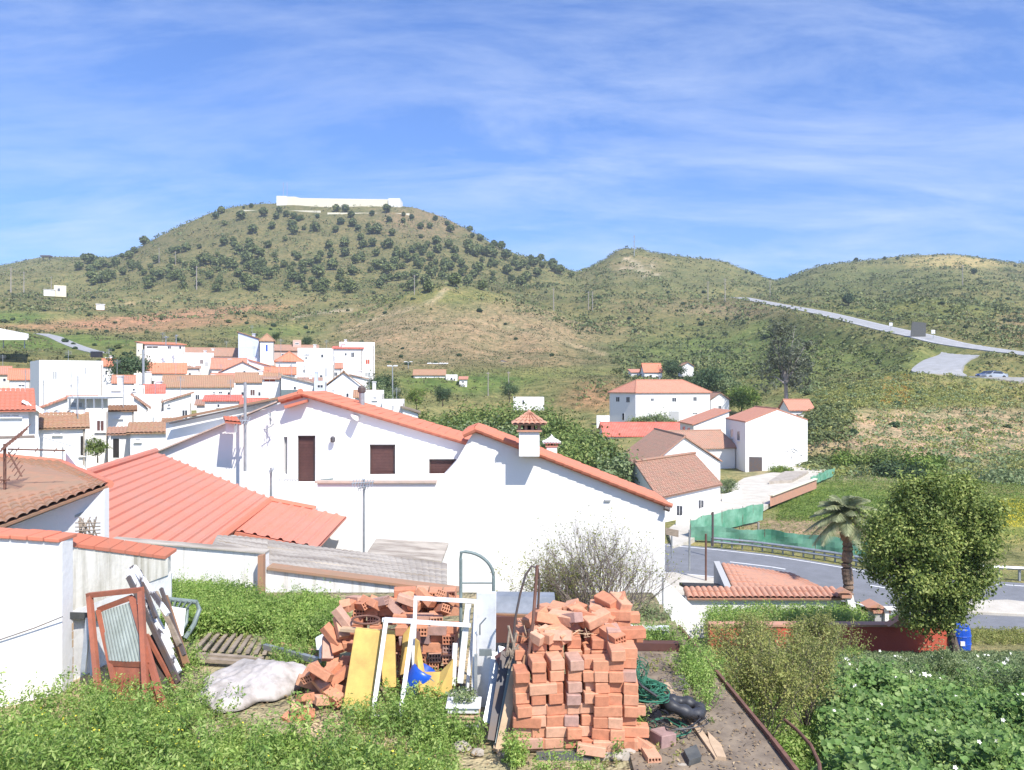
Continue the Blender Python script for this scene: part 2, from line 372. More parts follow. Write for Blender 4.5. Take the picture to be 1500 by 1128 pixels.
# rows: one per column; first five are heights, the rest are lines of sight (photo rows)
T = [
 [-8,-7,-5,-2,1, 530,505,475,462,452,440,428,415,418,420,425],
 [-8,-7,-5,-2,1, 525,500,475,460,450,438,425,412,410,410,412],
 [-8,-7,-5,-2.5,0, 520,495,468,455,444,430,412,400,398,393,391],
 [-8,-7,-5,-2.5,0, 522,498,470,456,443,428,408,392,385,381,380],
 [-8,-7,-5,-2.5,0, 528,503,475,460,447,430,405,382,381,379,380],
 [-8,-7,-5,-2.5,0, 532,506,480,463,450,430,402,377,377,378,382],
 [-8,-7,-5,-2.5,0, 535,510,484,466,450,425,390,344,350,362,380],
 [-8,-7,-5,-2.5,0, 538,513,486,468,450,420,378,317,325,345,380],
 [-8,-7,-5,-2.5,0, 540,515,487,468,448,418,370,305,308,335,380],
 [-8,-7,-5,-2.5,0, 542,518,490,470,448,418,368,302,303,330,380],
 [-9,-8,-6,-3.5,-1, 545,520,490,468,446,416,367,302,303,328,380],
 [-10,-9,-8,-6,-3.5, 556,522,478,454,440,414,367,302,303,330,380],
 [-10,-9.5,-9,-7,-5, 561,528,470,437,434,413,369,306,310,335,380],
 [-10,-10,-9.5,-8,-6, 562,530,468,424,430,414,376,318,322,345,382],
 [-10,-10,-9.5,-9,-7, 563,533,470,425,432,415,385,341,345,360,385],
 [-10,-10,-9.5,-9,-8, 565,538,480,436,434,420,398,368,372,380,390],
 [-10,-10,-9.5,-9,-8, 563,535,482,460,447,428,408,385,388,392,398],
 [-10,-10,-9.5,-9,-7.5, 563,542,502,476,455,432,412,398,400,402,405],
 [-9.5,-9.5,-9.3,-8,-7, 563,545,508,480,455,428,400,384,388,395,405],
 [-9,-9.3,-9,-7.5,-6.3, 563,546,510,482,458,426,395,371,374,388,405],
 [-9,-9.3,-9,-7.5,-6, 562,548,518,488,460,430,400,377,379,390,405],
 [-9,-9.3,-9,-7.5,-6, 560,545,512,480,455,430,408,385,387,395,408],
 [-9,-9.3,-9,-7.5,-6, 556,540,500,465,445,432,420,399,402,405,410],
 [-9,-9.3,-9,-7,-5, 550,530,485,458,443,434,425,411,412,413,414],
 [-9,-9.2,-9,-6,-4, 545,520,475,452,440,430,420,402,405,410,414],
 [-9,-9.1,-8.8,-4.5,-2.5, 556,517,461,446,434,423,408,391,394,400,410],
 [-9,-9,-8.7,-4.9,-.3, 548,490,458,445,434,420,404,381,384,392,405],
 [-9,-9,-8.8,-5.5,-.5, 520,478,450,437,426,414,398,375,377,388,405],
 [-9,-9,-9,-6.2,-.5, 512,480,450,436,424,410,395,375,378,390,405],
 [-9,-9,-9,-6.8,-1, 515,485,455,440,428,415,400,382,384,392,405],
 [-9,-9,-9,-7.1,-1.6, 519,492,462,446,434,420,405,388,390,396,405],
 [-9,-9,-9,-7.5,-2.5, 530,500,470,455,440,425,410,395,397,400,408],
 [-9,-9,-9,-7.5,-2.5, 530,500,470,455,440,425,410,395,397,400,408]]
TZ = np.array([[v if j < 5 else (564-v)/F*YR[j] for j, v in enumerate(r)] for r in T], float)
# main road on the right hill, as (px, py, Y)
ROADPTS = [P(1075, 436, 480), P(1085, 436.5, 460), P(1095, 438, 430), P(1135, 446, 370), P(1200, 458, 300), P(1290, 480, 235), P(1345, 492, 205), P(1400, 505, 185), P(1500, 519, 165), P(1640, 536, 148), P(1900, 556, 130)]
def densify(pts, step=3.):
    out = []
    for i in range(len(pts)-1):
        p0 = pts[max(i-1, 0)]; p1 = pts[i]; p2 = pts[i+1]; p3 = pts[min(i+2, len(pts)-1)]
        n = max(1, int((p2-p1).length/step))
        for k in range(n):
            t = k/n; out.append(.5*((2*p1)+(p2-p0)*t+(2*p0-5*p1+4*p2-p3)*t*t+(-p0+3*p1-3*p2+p3)*t**3))
    out.append(pts[-1]); return out
ROAD = densify(ROADPTS)
LOT = densify([P(1490, 556, 146), P(1450, 555, 145), P(1410, 553, 146), P(1372, 546, 152), P(1385, 530, 163), P(1410, 519, 175), P(1406, 508, 184)], 2)
LOT2 = densify([P(1700, 585, 138), P(1560, 570, 140), P(1490, 560, 143), P(1440, 554, 146), P(1390, 551, 149), P(1345, 549, 150)], 2)
SMALLROADS = [(densify([P(60, 489, 250), P(80, 494, 235), P(100, 503, 220), P(125, 512, 200), P(150, 518, 185)], 3), 4)]
def levelling(X, Y, Z, pts, w, fall):
    a = np.array([tuple(p) for p in pts]); best = np.full(X.shape, 1e9); bz = np.zeros(X.shape)
    for p, q in zip(a[:-1], a[1:]):
        ex, ey = q[0]-p[0], q[1]-p[1]; l2 = ex*ex+ey*ey
        if l2 > 400 or l2 < 1e-6: continue
        t = np.clip(((X-p[0])*ex+(Y-p[1])*ey)/l2, 0, 1); d = np.hypot(X-p[0]-ex*t, Y-p[1]-ey*t); m = d < best; best[m] = d[m]; bz[m] = (p[2]+(q[2]-p[2])*t)[m]
    k = np.clip((best-w)/fall, 0, 1); k = k*k*(3-2*k)
    return bz*(1-k)+Z*k, best
def smooth01(x): x = np.clip(x, 0, 1); return x*x*(3-2*x)
def table(px, Y):
    """smooth interpolation of the table"""
    Yc = np.clip(Y, YR[0], YR[-1]); ix = np.clip(np.searchsorted(CX, px)-1, 0, len(CX)-2); iy = np.clip(np.searchsorted(YR, Yc)-1, 0, len(YR)-2)
    tx = (np.clip(px, CX[0], CX[-1])-CX[ix])/(CX[ix+1]-CX[ix]); ty = (Yc-YR[iy])/(YR[iy+1]-YR[iy])
    def cr(p0, p1, p2, p3, t, d0, d1, d2):
        m1 = ((p1-p0)/d0*d1+(p2-p1))/2; m2 = ((p2-p1)+(p3-p2)/d2*d1)/2
        return (2*t**3-3*t**2+1)*p1+(t**3-2*t**2+t)*m1+(-2*t**3+3*t**2)*p2+(t**3-t**2)*m2
    L = len(YR)-1
    def col(k):
        a = TZ[k, np.maximum(iy-1, 0)]; b = TZ[k, iy]; c = TZ[k, iy+1]; d = TZ[k, np.minimum(iy+2, L)]
        d1 = YR[iy+1]-YR[iy]; d0 = np.where(iy > 0, YR[iy]-YR[np.maximum(iy-1, 0)], d1); d2 = np.where(iy+2 <= L, YR[np.minimum(iy+2, L)]-YR[iy+1], d1)
        return cr(a, b, c, d, ty, d0, d1, d2)
    K = len(CX)-1; d1 = CX[ix+1]-CX[ix]
    d0 = np.where(ix > 0, CX[ix]-CX[np.maximum(ix-1, 0)], d1); d2 = np.where(ix+2 <= K, CX[np.minimum(ix+2, K)]-CX[ix+1], d1)
    return cr(col(np.maximum(ix-1, 0)), col(ix), col(ix+1), col(np.minimum(ix+2, K)), tx, d0, d1, d2)
def nearz(X, Y):
    right = -4.0-np.clip(Y-7, 0, 16)*.225-np.clip(Y-23, 0, 8)*.18
    right = np.maximum(right, -9)
    left = np.where(Y < 12.25, -3.16, -3.16-np.clip((Y-12.25)*2.2, 0, 5.0))
    left = np.where(Y > 20, np.maximum(left-(Y-20)*.08, -8.4), left)
    edge = 2.25-.02*(Y-7)
    k = smooth01((X-edge)/.35)
    return left*(1-k)+right*k
def HT(X, Y):
    X = np.asarray(X, float); Y = np.asarray(Y, float)
    px = 750+X/np.maximum(Y, 1)*F
    n = nearz(X, Y); t = table(px, Y)
    k = smooth01((Y-36)/10.)
    z = n*(1-k)+t*k
    amp = np.clip((Y-90)/250., 0, 1)
    z = z+amp*(fbm(X/38., Y/38., 4, 3)*10.5*np.clip((900-Y)/400, .3, 1)+fbm(X/11., Y/11., 3, 9)*2.2)*np.where(Y > 600, .55, 1)
    z = z+np.clip((Y-48)/30, 0, 1)*fbm(X/6., Y/6., 3, 5)*.5
    z, d1 = levelling(X, Y, z, ROAD[::2]+[ROAD[-1]], 6, 11)
    z, d2 = levelling(X, Y, z, LOT[::2]+[LOT[-1]], 4.6, 4)
    z, d2 = levelling(X, Y, z, LOT2[::2], 5, 5)
    z, d1 = levelling(X, Y, z, ROAD[::2]+[ROAD[-1]], 4.3, 3.5)
    z, d3 = levelling(X, Y, z, SMALLROADS[0][0][::2], 2.5, 6)
    ne = np.interp(X, [3, 6.8, 9.7, 12, 14.5, 15.4, 17, 19.5, 25], [38, 38, 37, 35.7, 33.8, 31.3, 29, 26.2, 23.5])
    z = np.where((Y > 18) & (Y < 52) & (X > 3), np.minimum(z, -9.06+np.clip(ne-.3-Y, 0, 9)*.6), z)
    z = np.where((px > 880) & (px < 1245) & (Y > 44) & (Y < 96), np.minimum(z, -9.12), z)
    z = z+np.exp(-((px-912)/22.)**2-((Y-650)/45.)**2)*5+np.exp(-((px-940)/9.)**2-((Y-640)/25.)**2)*3
    return z
def zat(X, Y): return float(HT(np.array([X]), np.array([Y]))[0])
# geometry of the ground mesh
PXS = np.concatenate([np.linspace(-1600, -200, 36)[:-1], np.arange(-200, 1721, 5.), np.linspace(1720, 3100, 36)[1:]])
YS = np.concatenate([np.linspace(2.5, 12, 24)[:-1], np.linspace(12, 12.6, 6)[:-1], np.linspace(12.6, 46, 46)[:-1], np.geomspace(46, 700, 215)[:-1], np.linspace(700, 950, 24)])
GPX, GY = np.meshgrid(PXS, YS); GX = (GPX-750)/F*GY; GZ = HT(GX, GY)
def ghit(px, py, ymin=50):
    """first point of the ground seen at a photo position"""
    Y = np.arange(ymin, 949, .8); X = (px-750)/F*Y; ray = (564-py)/F*Y
    z = interp_ground(px, Y); ok = np.nonzero(z >= ray)[0]
    if len(ok) == 0: return None
    i = ok[0]; return Vector((X[i], Y[i], z[i]))
def interp_ground(px, Y):
    i = min(max(int(np.searchsorted(PXS, px))-1, 0), len(PXS)-2); t = (px-PXS[i])/(PXS[i+1]-PXS[i])
    return np.interp(Y, YS, GZ[:, i]*(1-t)+GZ[:, i+1]*t)
def gz(X, Y): return float(interp_ground(750+X/Y*F, np.array([Y]))[0])
# ground cover colours (what grows or lies there), blended from patches given where they appear
GPY = 564-GZ/GY*F
patch_rock0 = [(925, 382), (932, 388), (918, 379), (940, 392), (948, 399), (955, 390), (936, 397), (944, 405), (925, 392), (962, 402), (912, 392)]
col = np.zeros(GX.shape+(3,)); col[:] = (.215, .20, .09)
def patch(cx, cy, rx, ry, c, s=1., ymin=0, ymax=2000, rot=0):
    global col
    dx = GPX-cx; dy = GPY-cy; a = math.radians(rot); u = dx*math.cos(a)+dy*math.sin(a); w = -dx*math.sin(a)+dy*math.cos(a)
    n = fbm(GX/9., GY/9., 3, 21)*.9
    k = s*smooth01(1.5-np.sqrt((u/rx)**2+(w/ry)**2)*1.0+n)*((GY >= ymin) & (GY <= ymax))
    col = col*(1-k[..., None])+np.array(c)*k[..., None]
n1 = fbm(GX/60., GY/60., 4, 31)[..., None]
col = col*(1+n1*.7)
TAN = (.36, .265, .165); REDS = (.46, .25, .16); GRN = (.15, .21, .06); OLV = (.175, .19, .07); DRK = (.12, .145, .06); SOIL = (.36, .25, .17)
patch(480, 350, 330, 55, (.19, .17, .085), .8, 400)
patch(620, 325, 70, 22, (.27, .20, .125), .7, 500)
patch(700, 490, 190, 45, TAN, .85, 170, 380)
patch(560, 500, 60, 40, TAN, .6, 170, 380)
patch(800, 520, 120, 22, (.34, .25, .15), .7, 150, 380, 12)
patch(640, 435, 90, 10, (.25, .24, .09), .8, 250, 420)
patch(150, 478, 210, 12, REDS, .75, 200, 420, -3)
patch(260, 462, 190, 7, REDS, .8, 200, 420, -6)
patch(300, 440, 200, 10, (.27, .23, .11), .6, 200, 500)
patch(60, 500, 130, 16, GRN, .9, 140, 330)
patch(15, 465, 60, 9, GRN, .9, 200, 420)
patch(200, 515, 120, 10, OLV, .8, 140, 300)
patch(400, 485, 70, 9, GRN, .6, 200, 420)
patch(690, 560, 110, 16, GRN, .85, 120, 230)
patch(820, 545, 120, 8, (.24, .25, .09), .7, 120, 240)
patch(870, 580, 50, 20, (.38, .22, .13), .8, 100, 200)
patch(940, 395, 45, 16, (.32, .24, .15), .6, 450)
patch(985, 450, 110, 12, (.25, .2, .11), .6, 250, 600)
patch(950, 520, 140, 20, DRK, .55, 180, 420)
patch(1130, 520, 180, 45, GRN, .7, 130, 420)
patch(1080, 455, 70, 10, TAN, .5, 250, 500)
patch(1290, 530, 110, 25, (.19, .22, .075), .8, 120, 260)
patch(1270, 415, 160, 25, (.155, .17, .07), .85, 300)
patch(1400, 383, 75, 10, (.46, .36, .17), .95, 480)
patch(1350, 455, 150, 18, (.17, .19, .06), .7, 200, 600)
patch(1000, 410, 110, 22, (.16, .165, .075), .7, 400)
patch(1500, 480, 40, 25, (.34, .24, .14), .7, 180, 400)
patch(1380, 640, 190, 44, (.44, .31, .21), .95, 80, 150)
patch(1215, 645, 50, 26, (.33, .25, .17), .6, 80, 150)
patch(1300, 580, 160, 14, (.21, .22, .07), .85, 90, 170)
patch(1310, 695, 200, 10, (.42, .35, .26), .8, 60, 110)
patch(1220, 735, 120, 30, GRN, .95, 40, 84)
patch(1180, 772, 110, 14, SOIL, .95, 40, 60)
patch(1480, 760, 70, 30, (.30, .32, .06), .5, 40, 84)
patch(1230, 790, 130, 8, (.35, .27, .18), .8, 40, 52)
def track(pts, c, s, y0, y1, w=3.2):
    for (xa, ya), (xb, yb) in zip(pts[:-1], pts[1:]):
        m = max(1, int(math.hypot(xb-xa, (yb-ya)*3)/7))
        for q in range(m): patch(xa+(xb-xa)*q/m, ya+(yb-ya)*q/m, w*1.6, w*.55, c, s, y0, y1)
track([(652, 424), (642, 436), (620, 448), (590, 456), (560, 462), (530, 474), (505, 490)], (.50, .39, .25), .7, 200, 420)
track([(700, 470), (740, 478), (790, 492), (840, 505), (890, 520)], (.48, .36, .23), .6, 170, 420)
track([(430, 466), (455, 459), (475, 458), (520, 452)], (.50, .42, .30), .7, 200, 480)
track([(90, 452), (130, 452), (180, 447), (240, 440)], (.46, .36, .22), .6, 200, 520)
for q_ in patch_rock0: patch(q_[0], q_[1], 5, 3, (.46, .38, .27), .9, 450)
col = col*np.where((GY > 150) & (GY < 2000), .84, 1)[..., None]
near = GY < 34
col[near] = (.20, .19, .09)
terr = (GY < 12.3) & (GX < 2.4)
col[terr] = (.40, .31, .21)
me = bpy.data.meshes.new('ground')
NX, NY = len(PXS), len(YS)
v = np.stack([GX, GY, GZ], -1).reshape(-1, 3)
i = np.arange((NY-1)*NX).reshape(NY-1, NX)[:, :-1].ravel()[:, None]
f = np.hstack([i, i+1, i+NX+1, i+NX])
def ground_material():
    m, nt, b = nodes('hill_ground'); b.inputs['Roughness'].default_value = 1; b.inputs['Specular IOR Level'].default_value = .1
    a = nt.nodes.new('ShaderNodeAttribute'); a.attribute_name = 'cover'
    p = worldpos(nt)
    n1 = noise(nt, .55, 6, .75, p); n2 = noise(nt, .11, 5, .65, p); n3 = noise(nt, 3.5, 5, .7, p)
    c = mixc(nt, 1., a.outputs['Color'], ramp(nt, n1.outputs['Fac'], [(.34, (.5, .6, .5)), (.5, (1.0, 1.05, .98)), (.66, (1.55, 1.4, 1.35))]).outputs['Color'], 'MULTIPLY')
    c = mixc(nt, 1., c, ramp(nt, n2.outputs['Fac'], [(.35, (.78, .86, .8)), (.65, (1.2, 1.1, 1.08))]).outputs['Color'], 'MULTIPLY')
    c = mixc(nt, 1., c, ramp(nt, n3.outputs['Fac'], [(.3, (.72, .72, .7)), (.7, (1.25, 1.25, 1.25))]).outputs['Color'], 'MULTIPLY')
    nt.links.new(c, b.inputs['Base Color']); bump(nt, b, n1.outputs['Fac'], .9, .6); return m
M['ground'] = ground_material()
g = npmesh('ground', v, f, 'ground', smooth=True); g['kind'] = 'structure'
at = g.data.color_attributes.new('cover', 'FLOAT_COLOR', 'POINT')
at.data.foreach_set('color', np.concatenate([np.clip(col, 0, 1).reshape(-1, 3), np.ones((NX*NY, 1))], 1).astype(np.float32).ravel())
# roads
def ribbon(name, pts, w, mat, lift=.12, skirt=.5, wl=None):
    mb = MB(); L = []
    for i, p in enumerate(pts):
        d = (pts[min(i+1, len(pts)-1)]-pts[max(i-1, 0)]); d.z = 0; d.normalize(); s = V(-d.y, d.x, 0)
        L.append((p+s*w/2+V(0, 0, lift), p-s*w/2+V(0, 0, lift)))
    n = len(L); vs = []
    for a, b in L: vs += [a-V(0, 0, skirt), a, b, b-V(0, 0, skirt)]
    mb.add(vs, [(i*4+k, i*4+k+1, i*4+k+5, i*4+k+4) for i in range(n-1) for k in range(3)])
    return struct(name, mb, mat, smooth=False)
def stripes(name, pts, off, w, mat, lift, dash=0):
    mb = MB(); acc = 0
    for i in range(len(pts)-1):
        a, b = pts[i], pts[i+1]; d = (b-a); l = d.length; acc += l
        if dash and int(acc/dash) % 2: continue
        d.z = 0; d.normalize(); s = V(-d.y, d.x, 0); z = V(0, 0, lift)
        mb.quad(a+s*(off-w/2)+z, b+s*(off-w/2)+z, b+s*(off+w/2)+z, a+s*(off+w/2)+z)
    return struct(name, mb, mat)
ribbon('hill_road', ROAD, 7.4, 'asphalt_old', .18, 1.2)
stripes('hill_road_marking', ROAD, 3.0, .22, 'paint', .2)
stripes('hill_road_marking', ROAD, -3.0, .22, 'paint', .2)
patch_rock = [(925, 382), (932, 388), (918, 379), (940, 392), (948, 399), (955, 390), (936, 397), (944, 405), (925, 392), (962, 402)]
ribbon('lay_by', LOT, 8.5, 'asphalt_old', .3, 1.2)
ribbon('dirt_parking', LOT2, 11, 'dirtroad', .16, .8)
ribbon('side_road', SMALLROADS[0][0], 4, 'asphalt_old', .12)
# lower road, drawn from its two edges
far = [(880, 788), (975, 796), (1060, 804), (1130, 812), (1200, 823), (1270, 835), (1370, 845), (1480, 853), (1620, 860), (1800, 866)]
nearE = [(870, 838), (960, 843), (1060, 852), (1130, 861), (1200, 875), (1290, 902), (1370, 928), (1500, 965), (1640, 1000), (1830, 1040)]
def onz(px, py, z): Y = z*F/(564-py); return XZ(px, Y, z)
A = densify([onz(x, y, -9) for x, y in far], 1.5); B = densify([onz(x, y, -9) for x, y in nearE], 1.5)
def resample(p, n):
    d = [0]
    for i in range(1, len(p)): d.append(d[-1]+(p[i]-p[i-1]).length)
    return [Vector((float(np.interp(t, d, [q.x for q in p])), float(np.interp(t, d, [q.y for q in p])), p[0].z)) for t in np.linspace(0, d[-1], n)]
A = resample(A, 40); B = resample(B, 40)
mb = MB(); vs = []
for a, b in zip(A, B): vs += [a-V(0, 0, .3), a, b, b-V(0, 0, .3)]
mb.add(vs, [(i*4+k, i*4+k+1, i*4+k+5, i*4+k+4) for i in range(39) for k in range(3)])
struct('village_road', mb, 'asphalt')
def along(t, lift=.006): return [a.lerp(b, t)+V(0, 0, lift) for a, b in zip(A, B)]
stripes('lane_line', densify(along(.42), 1.), 0, .16, 'paint', 0, 3.5)
stripes('edge_line', along(.06), 0, .14, 'paint', 0)
stripes('edge_line', along(.9)[:24], 0, .14, 'paint', 0)
# raised verge and kerbs
mb = MB()
p1 = [onz(x, y, -8.88) for x, y in ((1385, 893), (1460, 897), (1530, 900), (1530, 884), (1475, 878), (1400, 880))]
mb.prism(p1, V(0, 0, -.2)); struct('traffic_island', mb, 'paving', bevel=.03)
mb = MB(); q = [onz(x, y, -8.88) for x, y in ((940, 845), (985, 838), (1045, 846), (1070, 868), (1000, 880), (940, 880))]
mb.prism(q, V(0, 0, -.2)); struct('pavement', mb, 'paving')
mb = MB(); q = [onz(x, y, -8.86) for x, y in ((978, 775), (1020, 745), (1090, 700), (1140, 690), (1190, 660), (1235, 672), (1190, 700), (1120, 742), (1060, 762), (1010, 792), (985, 800))]
mb.prism(q, V(0, 0, -.3)); struct('driveway', mb, 'paving')
# ------------------------------------------------------------------ buildings
def hitp(px, py, A, B):
    """where the line of sight through a photo position meets the upright plane through A and B"""
    d = Vector(((px-750)/F, 1, (564-py)/F)); n = V(B.y-A.y, A.x-B.x, 0)
    return d*(n.dot(A)/n.dot(d))
def opening(parent, name, A, B, r, mat='glass', frame='frame_w', bars=1, out=None, sill=False):
    """window or door on the wall through A, B; r = photo rectangle"""
    a = hitp(r[0], r[3], A, B); b = hitp(r[2], r[3], A, B); z1 = hitp(r[0], r[1], A, B).z
    u = (b-a); u.z = 0; w = u.length; u.normalize(); n = V(u.y, -u.x, 0)
    if n.dot(-(a+b)) < 0: n = -n
    h = z1-a.z; t = min(.09, w*.13); z = V(0, 0, 1); c = (a+b)/2; c.z = a.z
    mb = MB()
    for s in (-1, 1): mb.bar(c+u*s*(w/2-t/2)-n*.05, c+u*s*(w/2-t/2)-n*.05+z*h, t, .16, n)
    mb.bar(a+z*(h-t/2)-n*.05+u*t, b+z*(h-t/2)-n*.05-u*t, .16, t); mb.bar(a+z*t/2-n*.05+u*t, b+z*t/2-n*.05-u*t, .16, t)
    if bars and w > .5:
        for k in range(bars): mb.bar(a+u*w*(k+1)/(bars+1)+z*t-n*.03, a+u*w*(k+1)/(bars+1)+z*(h-t)-n*.03, t*.6, .1, n)
    wn = mb.build(name, frame, parent)
    pn = MB(); pn.prism([a+u*t*.5+z*t*.5+n*.006, b-u*t*.5+z*t*.5+n*.006, b-u*t*.5+z*(h-t*.5)+n*.006, a+u*t*.5+z*(h-t*.5)+n*.006], -n*.03)
    p = pn.build('pane' if name == 'window' else 'panel', mat); me = p.data
    off = OFF[parent.name]
    o = p.location.copy(); p.parent = wn; p.location = o-off
    if sill:
        sb = MB(); sb.bar(a-u*.08-z*.03+n*.05, b+u*.08-z*.03+n*.05, .22, .06); q = sb.build('sill', 'white'); o = q.location.copy(); q.parent = wn; q.location = o-off
    return wn
def subpart(mb, name, mat, part, root):
    q = mb.build(name, mat); o = q.location.copy(); q.parent = part; q.location = o-OFF[root.name]; return q
def house(name, label, L, C, Rr, eave, base, kind='hip', rise=1.4, roof='t_salmon', wall='white', wins=(), over=.25, cat='house', group=None, parapet=.5, rad=None, far_rise=None):
    """L, C, Rr = (px, Y) of the left, nearest and right corners; eave / base = photo rows at C"""
    Cc = XZ(C[0], C[1], 0); Lc = XZ(L[0], L[1], 0); Rc = XZ(Rr[0], Rr[1], 0); Kc = Lc+Rc-Cc
    ze = (564-eave)/F*C[1]; zb = (564-base)/F*C[1]; z0 = zb-(2.5 if C[1] < 110 else .9)
    root = empty(name, V(Cc.x, Cc.y, zb), label, cat, group)
    q = [Lc, Cc, Rc, Kc]; up = lambda p, z: V(p.x, p.y, z); mb = MB()
    eu = (Rc-Cc).normalized(); ev = (Lc-Cc).normalized(); w = (Rc-Cc).length; d = (Lc-Cc).length
    if kind == 'flat':
        mb.prism([up(p, z0) for p in q], V(0, 0, ze-z0)); wl = mb.build('wall', wall, root)
        # low parapet ring and recessed roof deck
        pr = MB(); t = .18
        cen = (Lc+Rc)/2
        inn = [up(p+(eu if p in (Lc, Cc) else -eu)*t+(-ev if p in (Lc, Kc) else ev)*t, 0) for p in q]
        for i in range(4):
            a, b, c2, d2 = q[i], q[(i+1) % 4], inn[(i+1) % 4], inn[i]
            pr.prism([up(a, ze+.002), up(b, ze+.002), up(c2, ze+.002), up(d2, ze+.002)], V(0, 0, parapet))
        pr.build('parapet', wall, root)
        rd = MB(); rd.prism([up(p, ze+.004) for p in inn], V(0, 0, .05)); rd.build('roof', 'concrete', root)
    else:
        ridge = None; e = over; zo = ze
        O = [Lc-eu*e+ev*e, Cc-eu*e-ev*e, Rc+eu*e-ev*e, Kc+eu*e+ev*e]
        rf = MB(); O = [up(p, zo) for p in O]; TH = V(0, 0, .13); rv = V(0, 0, rise)
        if kind == 'hip':
            if w >= d: r1 = (O[0]+O[1])/2+eu*(d/2)*.9+rv; r2 = (O[2]+O[3])/2-eu*(d/2)*.9+rv; faces = [(O[1], O[2], r2, r1), (O[3], O[0], r1, r2), (O[0], O[1], r1), (O[2], O[3], r2)]
            else: r1 = (O[1]+O[2])/2+ev*(w/2)*.9+rv; r2 = (O[0]+O[3])/2-ev*(w/2)*.9+rv; faces = [(O[0], O[1], r1, r2), (O[2], O[3], r2, r1), (O[1], O[2], r1), (O[3], O[0], r2)]
        elif kind == 'gableR':   # ridge parallel to the C-R wall
            r1 = (O[0]+O[1])/2+rv; r2 = (O[2]+O[3])/2+rv; faces = [(O[1], O[2], r2, r1), (O[3], O[0], r1, r2)]
        elif kind == 'gableL':   # ridge parallel to the L-C wall; gable end shows on C-R
            r1 = (O[1]+O[2])/2+rv; r2 = (O[0]+O[3])/2+rv; faces = [(O[0], O[1], r1, r2), (O[2], O[3], r2, r1)]
        elif kind == 'shedF':    # falls towards C-R
            faces = [(O[1], O[2], O[3]+rv, O[0]+rv)]
        elif kind == 'shedL': faces = [(O[0], O[1], O[2]+rv, O[3]+rv)]
        elif kind == 'shedR': faces = [(O[2], O[3], O[0]+rv, O[1]+rv)]
        # wall body under the roof
        zz = ze-.02
        mb.prism([up(p, z0) for p in q], V(0, 0, zz-z0))
        def gab(a, b, top): mb.prism([up(a, zz+.003), up(b, zz+.003), top], (q[3]-q[0]) if a == Lc else (q[3]-q[2]))
        if kind == 'gableR': m1 = up((Lc+Cc)/2, zz+rise); mb.prism([up(Lc, zz+.002), up(Cc, zz+.002), m1], (Rc-Cc))
        if kind == 'gableL': m1 = up((Rc+Cc)/2, zz+rise); mb.prism([up(Cc, zz+.002), up(Rc, zz+.002), m1], (Lc-Cc))
        if kind == 'shedF': mb.prism([up(Cc, zz+.002), up(Lc, zz+.002), up(Lc, zz+rise*.97)], Rc-Cc)
        if kind == 'shedL': mb.prism([up(Cc, zz+.002), up(Rc, zz+.002), up(Rc, zz+rise*.97)], Lc-Cc)
        if kind == 'shedR': mb.prism([up(Rc, zz+.002), up(Cc, zz+.002), up(Cc, zz+rise*.97)], Lc-Cc)
        wl = mb.build('wall', wall, root)
        near_roof = C[1] < 62
        mesh = MB()
        for fc in faces:
            if near_roof and len(fc) == 4: tiles(mesh, fc[3], fc[2], fc[0]+V(0,0,0), fc[1], pitch=.25, step=.42, amp=.05, n=4)
            else: mesh.add(list(fc)+[p+TH for p in fc], [tuple(range(len(fc))), tuple(range(2*len(fc)-1, len(fc)-1, -1))]+[(i, (i+1) % len(fc), (i+1) % len(fc)+len(fc), i+len(fc)) for i in range(len(fc))])
        ro = mesh.build('roof', roof, root)
        uvl = ro.data.uv_layers.new(name='UVMap'); off = OFF[root.name]
        for p in ro.data.polygons:
            nn = p.normal; sl = V(nn.x, nn.y, 0)
            sl = sl.normalized() if sl.length > .02 else ev; ac = V(-sl.y, sl.x, 0)
            for li in p.loop_indices:
                co = ro.data.vertices[ro.data.loops[li].vertex_index].co; uvl.data[li].uv = (co.dot(ac), co.dot(sl)*1.1)
        if near_roof or kind in ('hip', 'gableR', 'gableL') and len(faces) > 1:
            rc = MB()
            if kind in ('hip', 'gableR', 'gableL'):
                rc.tube([r1+V(0, 0, .1), r2+V(0, 0, .1)], .13, 6)
                if kind == 'hip':
                    for a, b in ((faces[2][0], faces[2][2]), (faces[2][1], faces[2][2]), (faces[3][0], faces[3][2]), (faces[3][1], faces[3][2])): rc.tube([a+V(0, 0, .1), b+V(0, 0, .1)], .11, 6)
                rr = rc.build('ridge_tiles', roof, root)
    if C[0] < 620 and 47 < C[1] < 160 and cat == 'house':
        for q_ in range(EXTRA.choice((0, 1, 1, 2)) if C[1] > 80 else 0):
            t_ = EXTRA.uniform(.15, .85); s_ = EXTRA.uniform(.3, .5); hh_ = EXTRA.uniform(.4, 1.0); pc_ = Cc.lerp(Rc, t_)+ev*d*EXTRA.uniform(.3, .8)
            cm_ = MB(); zc_ = ze+(0 if kind == 'flat' else rise*.4); cm_.box((pc_.x, pc_.y, zc_+hh_/2), (s_, s_, hh_+.4)); cm_.box((pc_.x, pc_.y, zc_+hh_+.28), (s_*1.35, s_*1.35, .1)); cm_.build('chimney', wall, root)
        if EXTRA.random() < .6:
            pc_ = Cc.lerp(Rc, EXTRA.uniform(.1, .9))+ev*d*.5; a_ = MB(); zt_ = ze+rise+EXTRA.uniform(1.2, 2.4); a_.tube([V(pc_.x, pc_.y, ze), V(pc_.x, pc_.y, zt_)], .03, 5)
            for q_ in range(4): a_.bar(V(pc_.x-.4, pc_.y, zt_-.1-q_*.12), V(pc_.x+.4, pc_.y+.1, zt_-.1-q_*.12), .02, .02)
            a_.build('aerial', 'grey_metal', root)
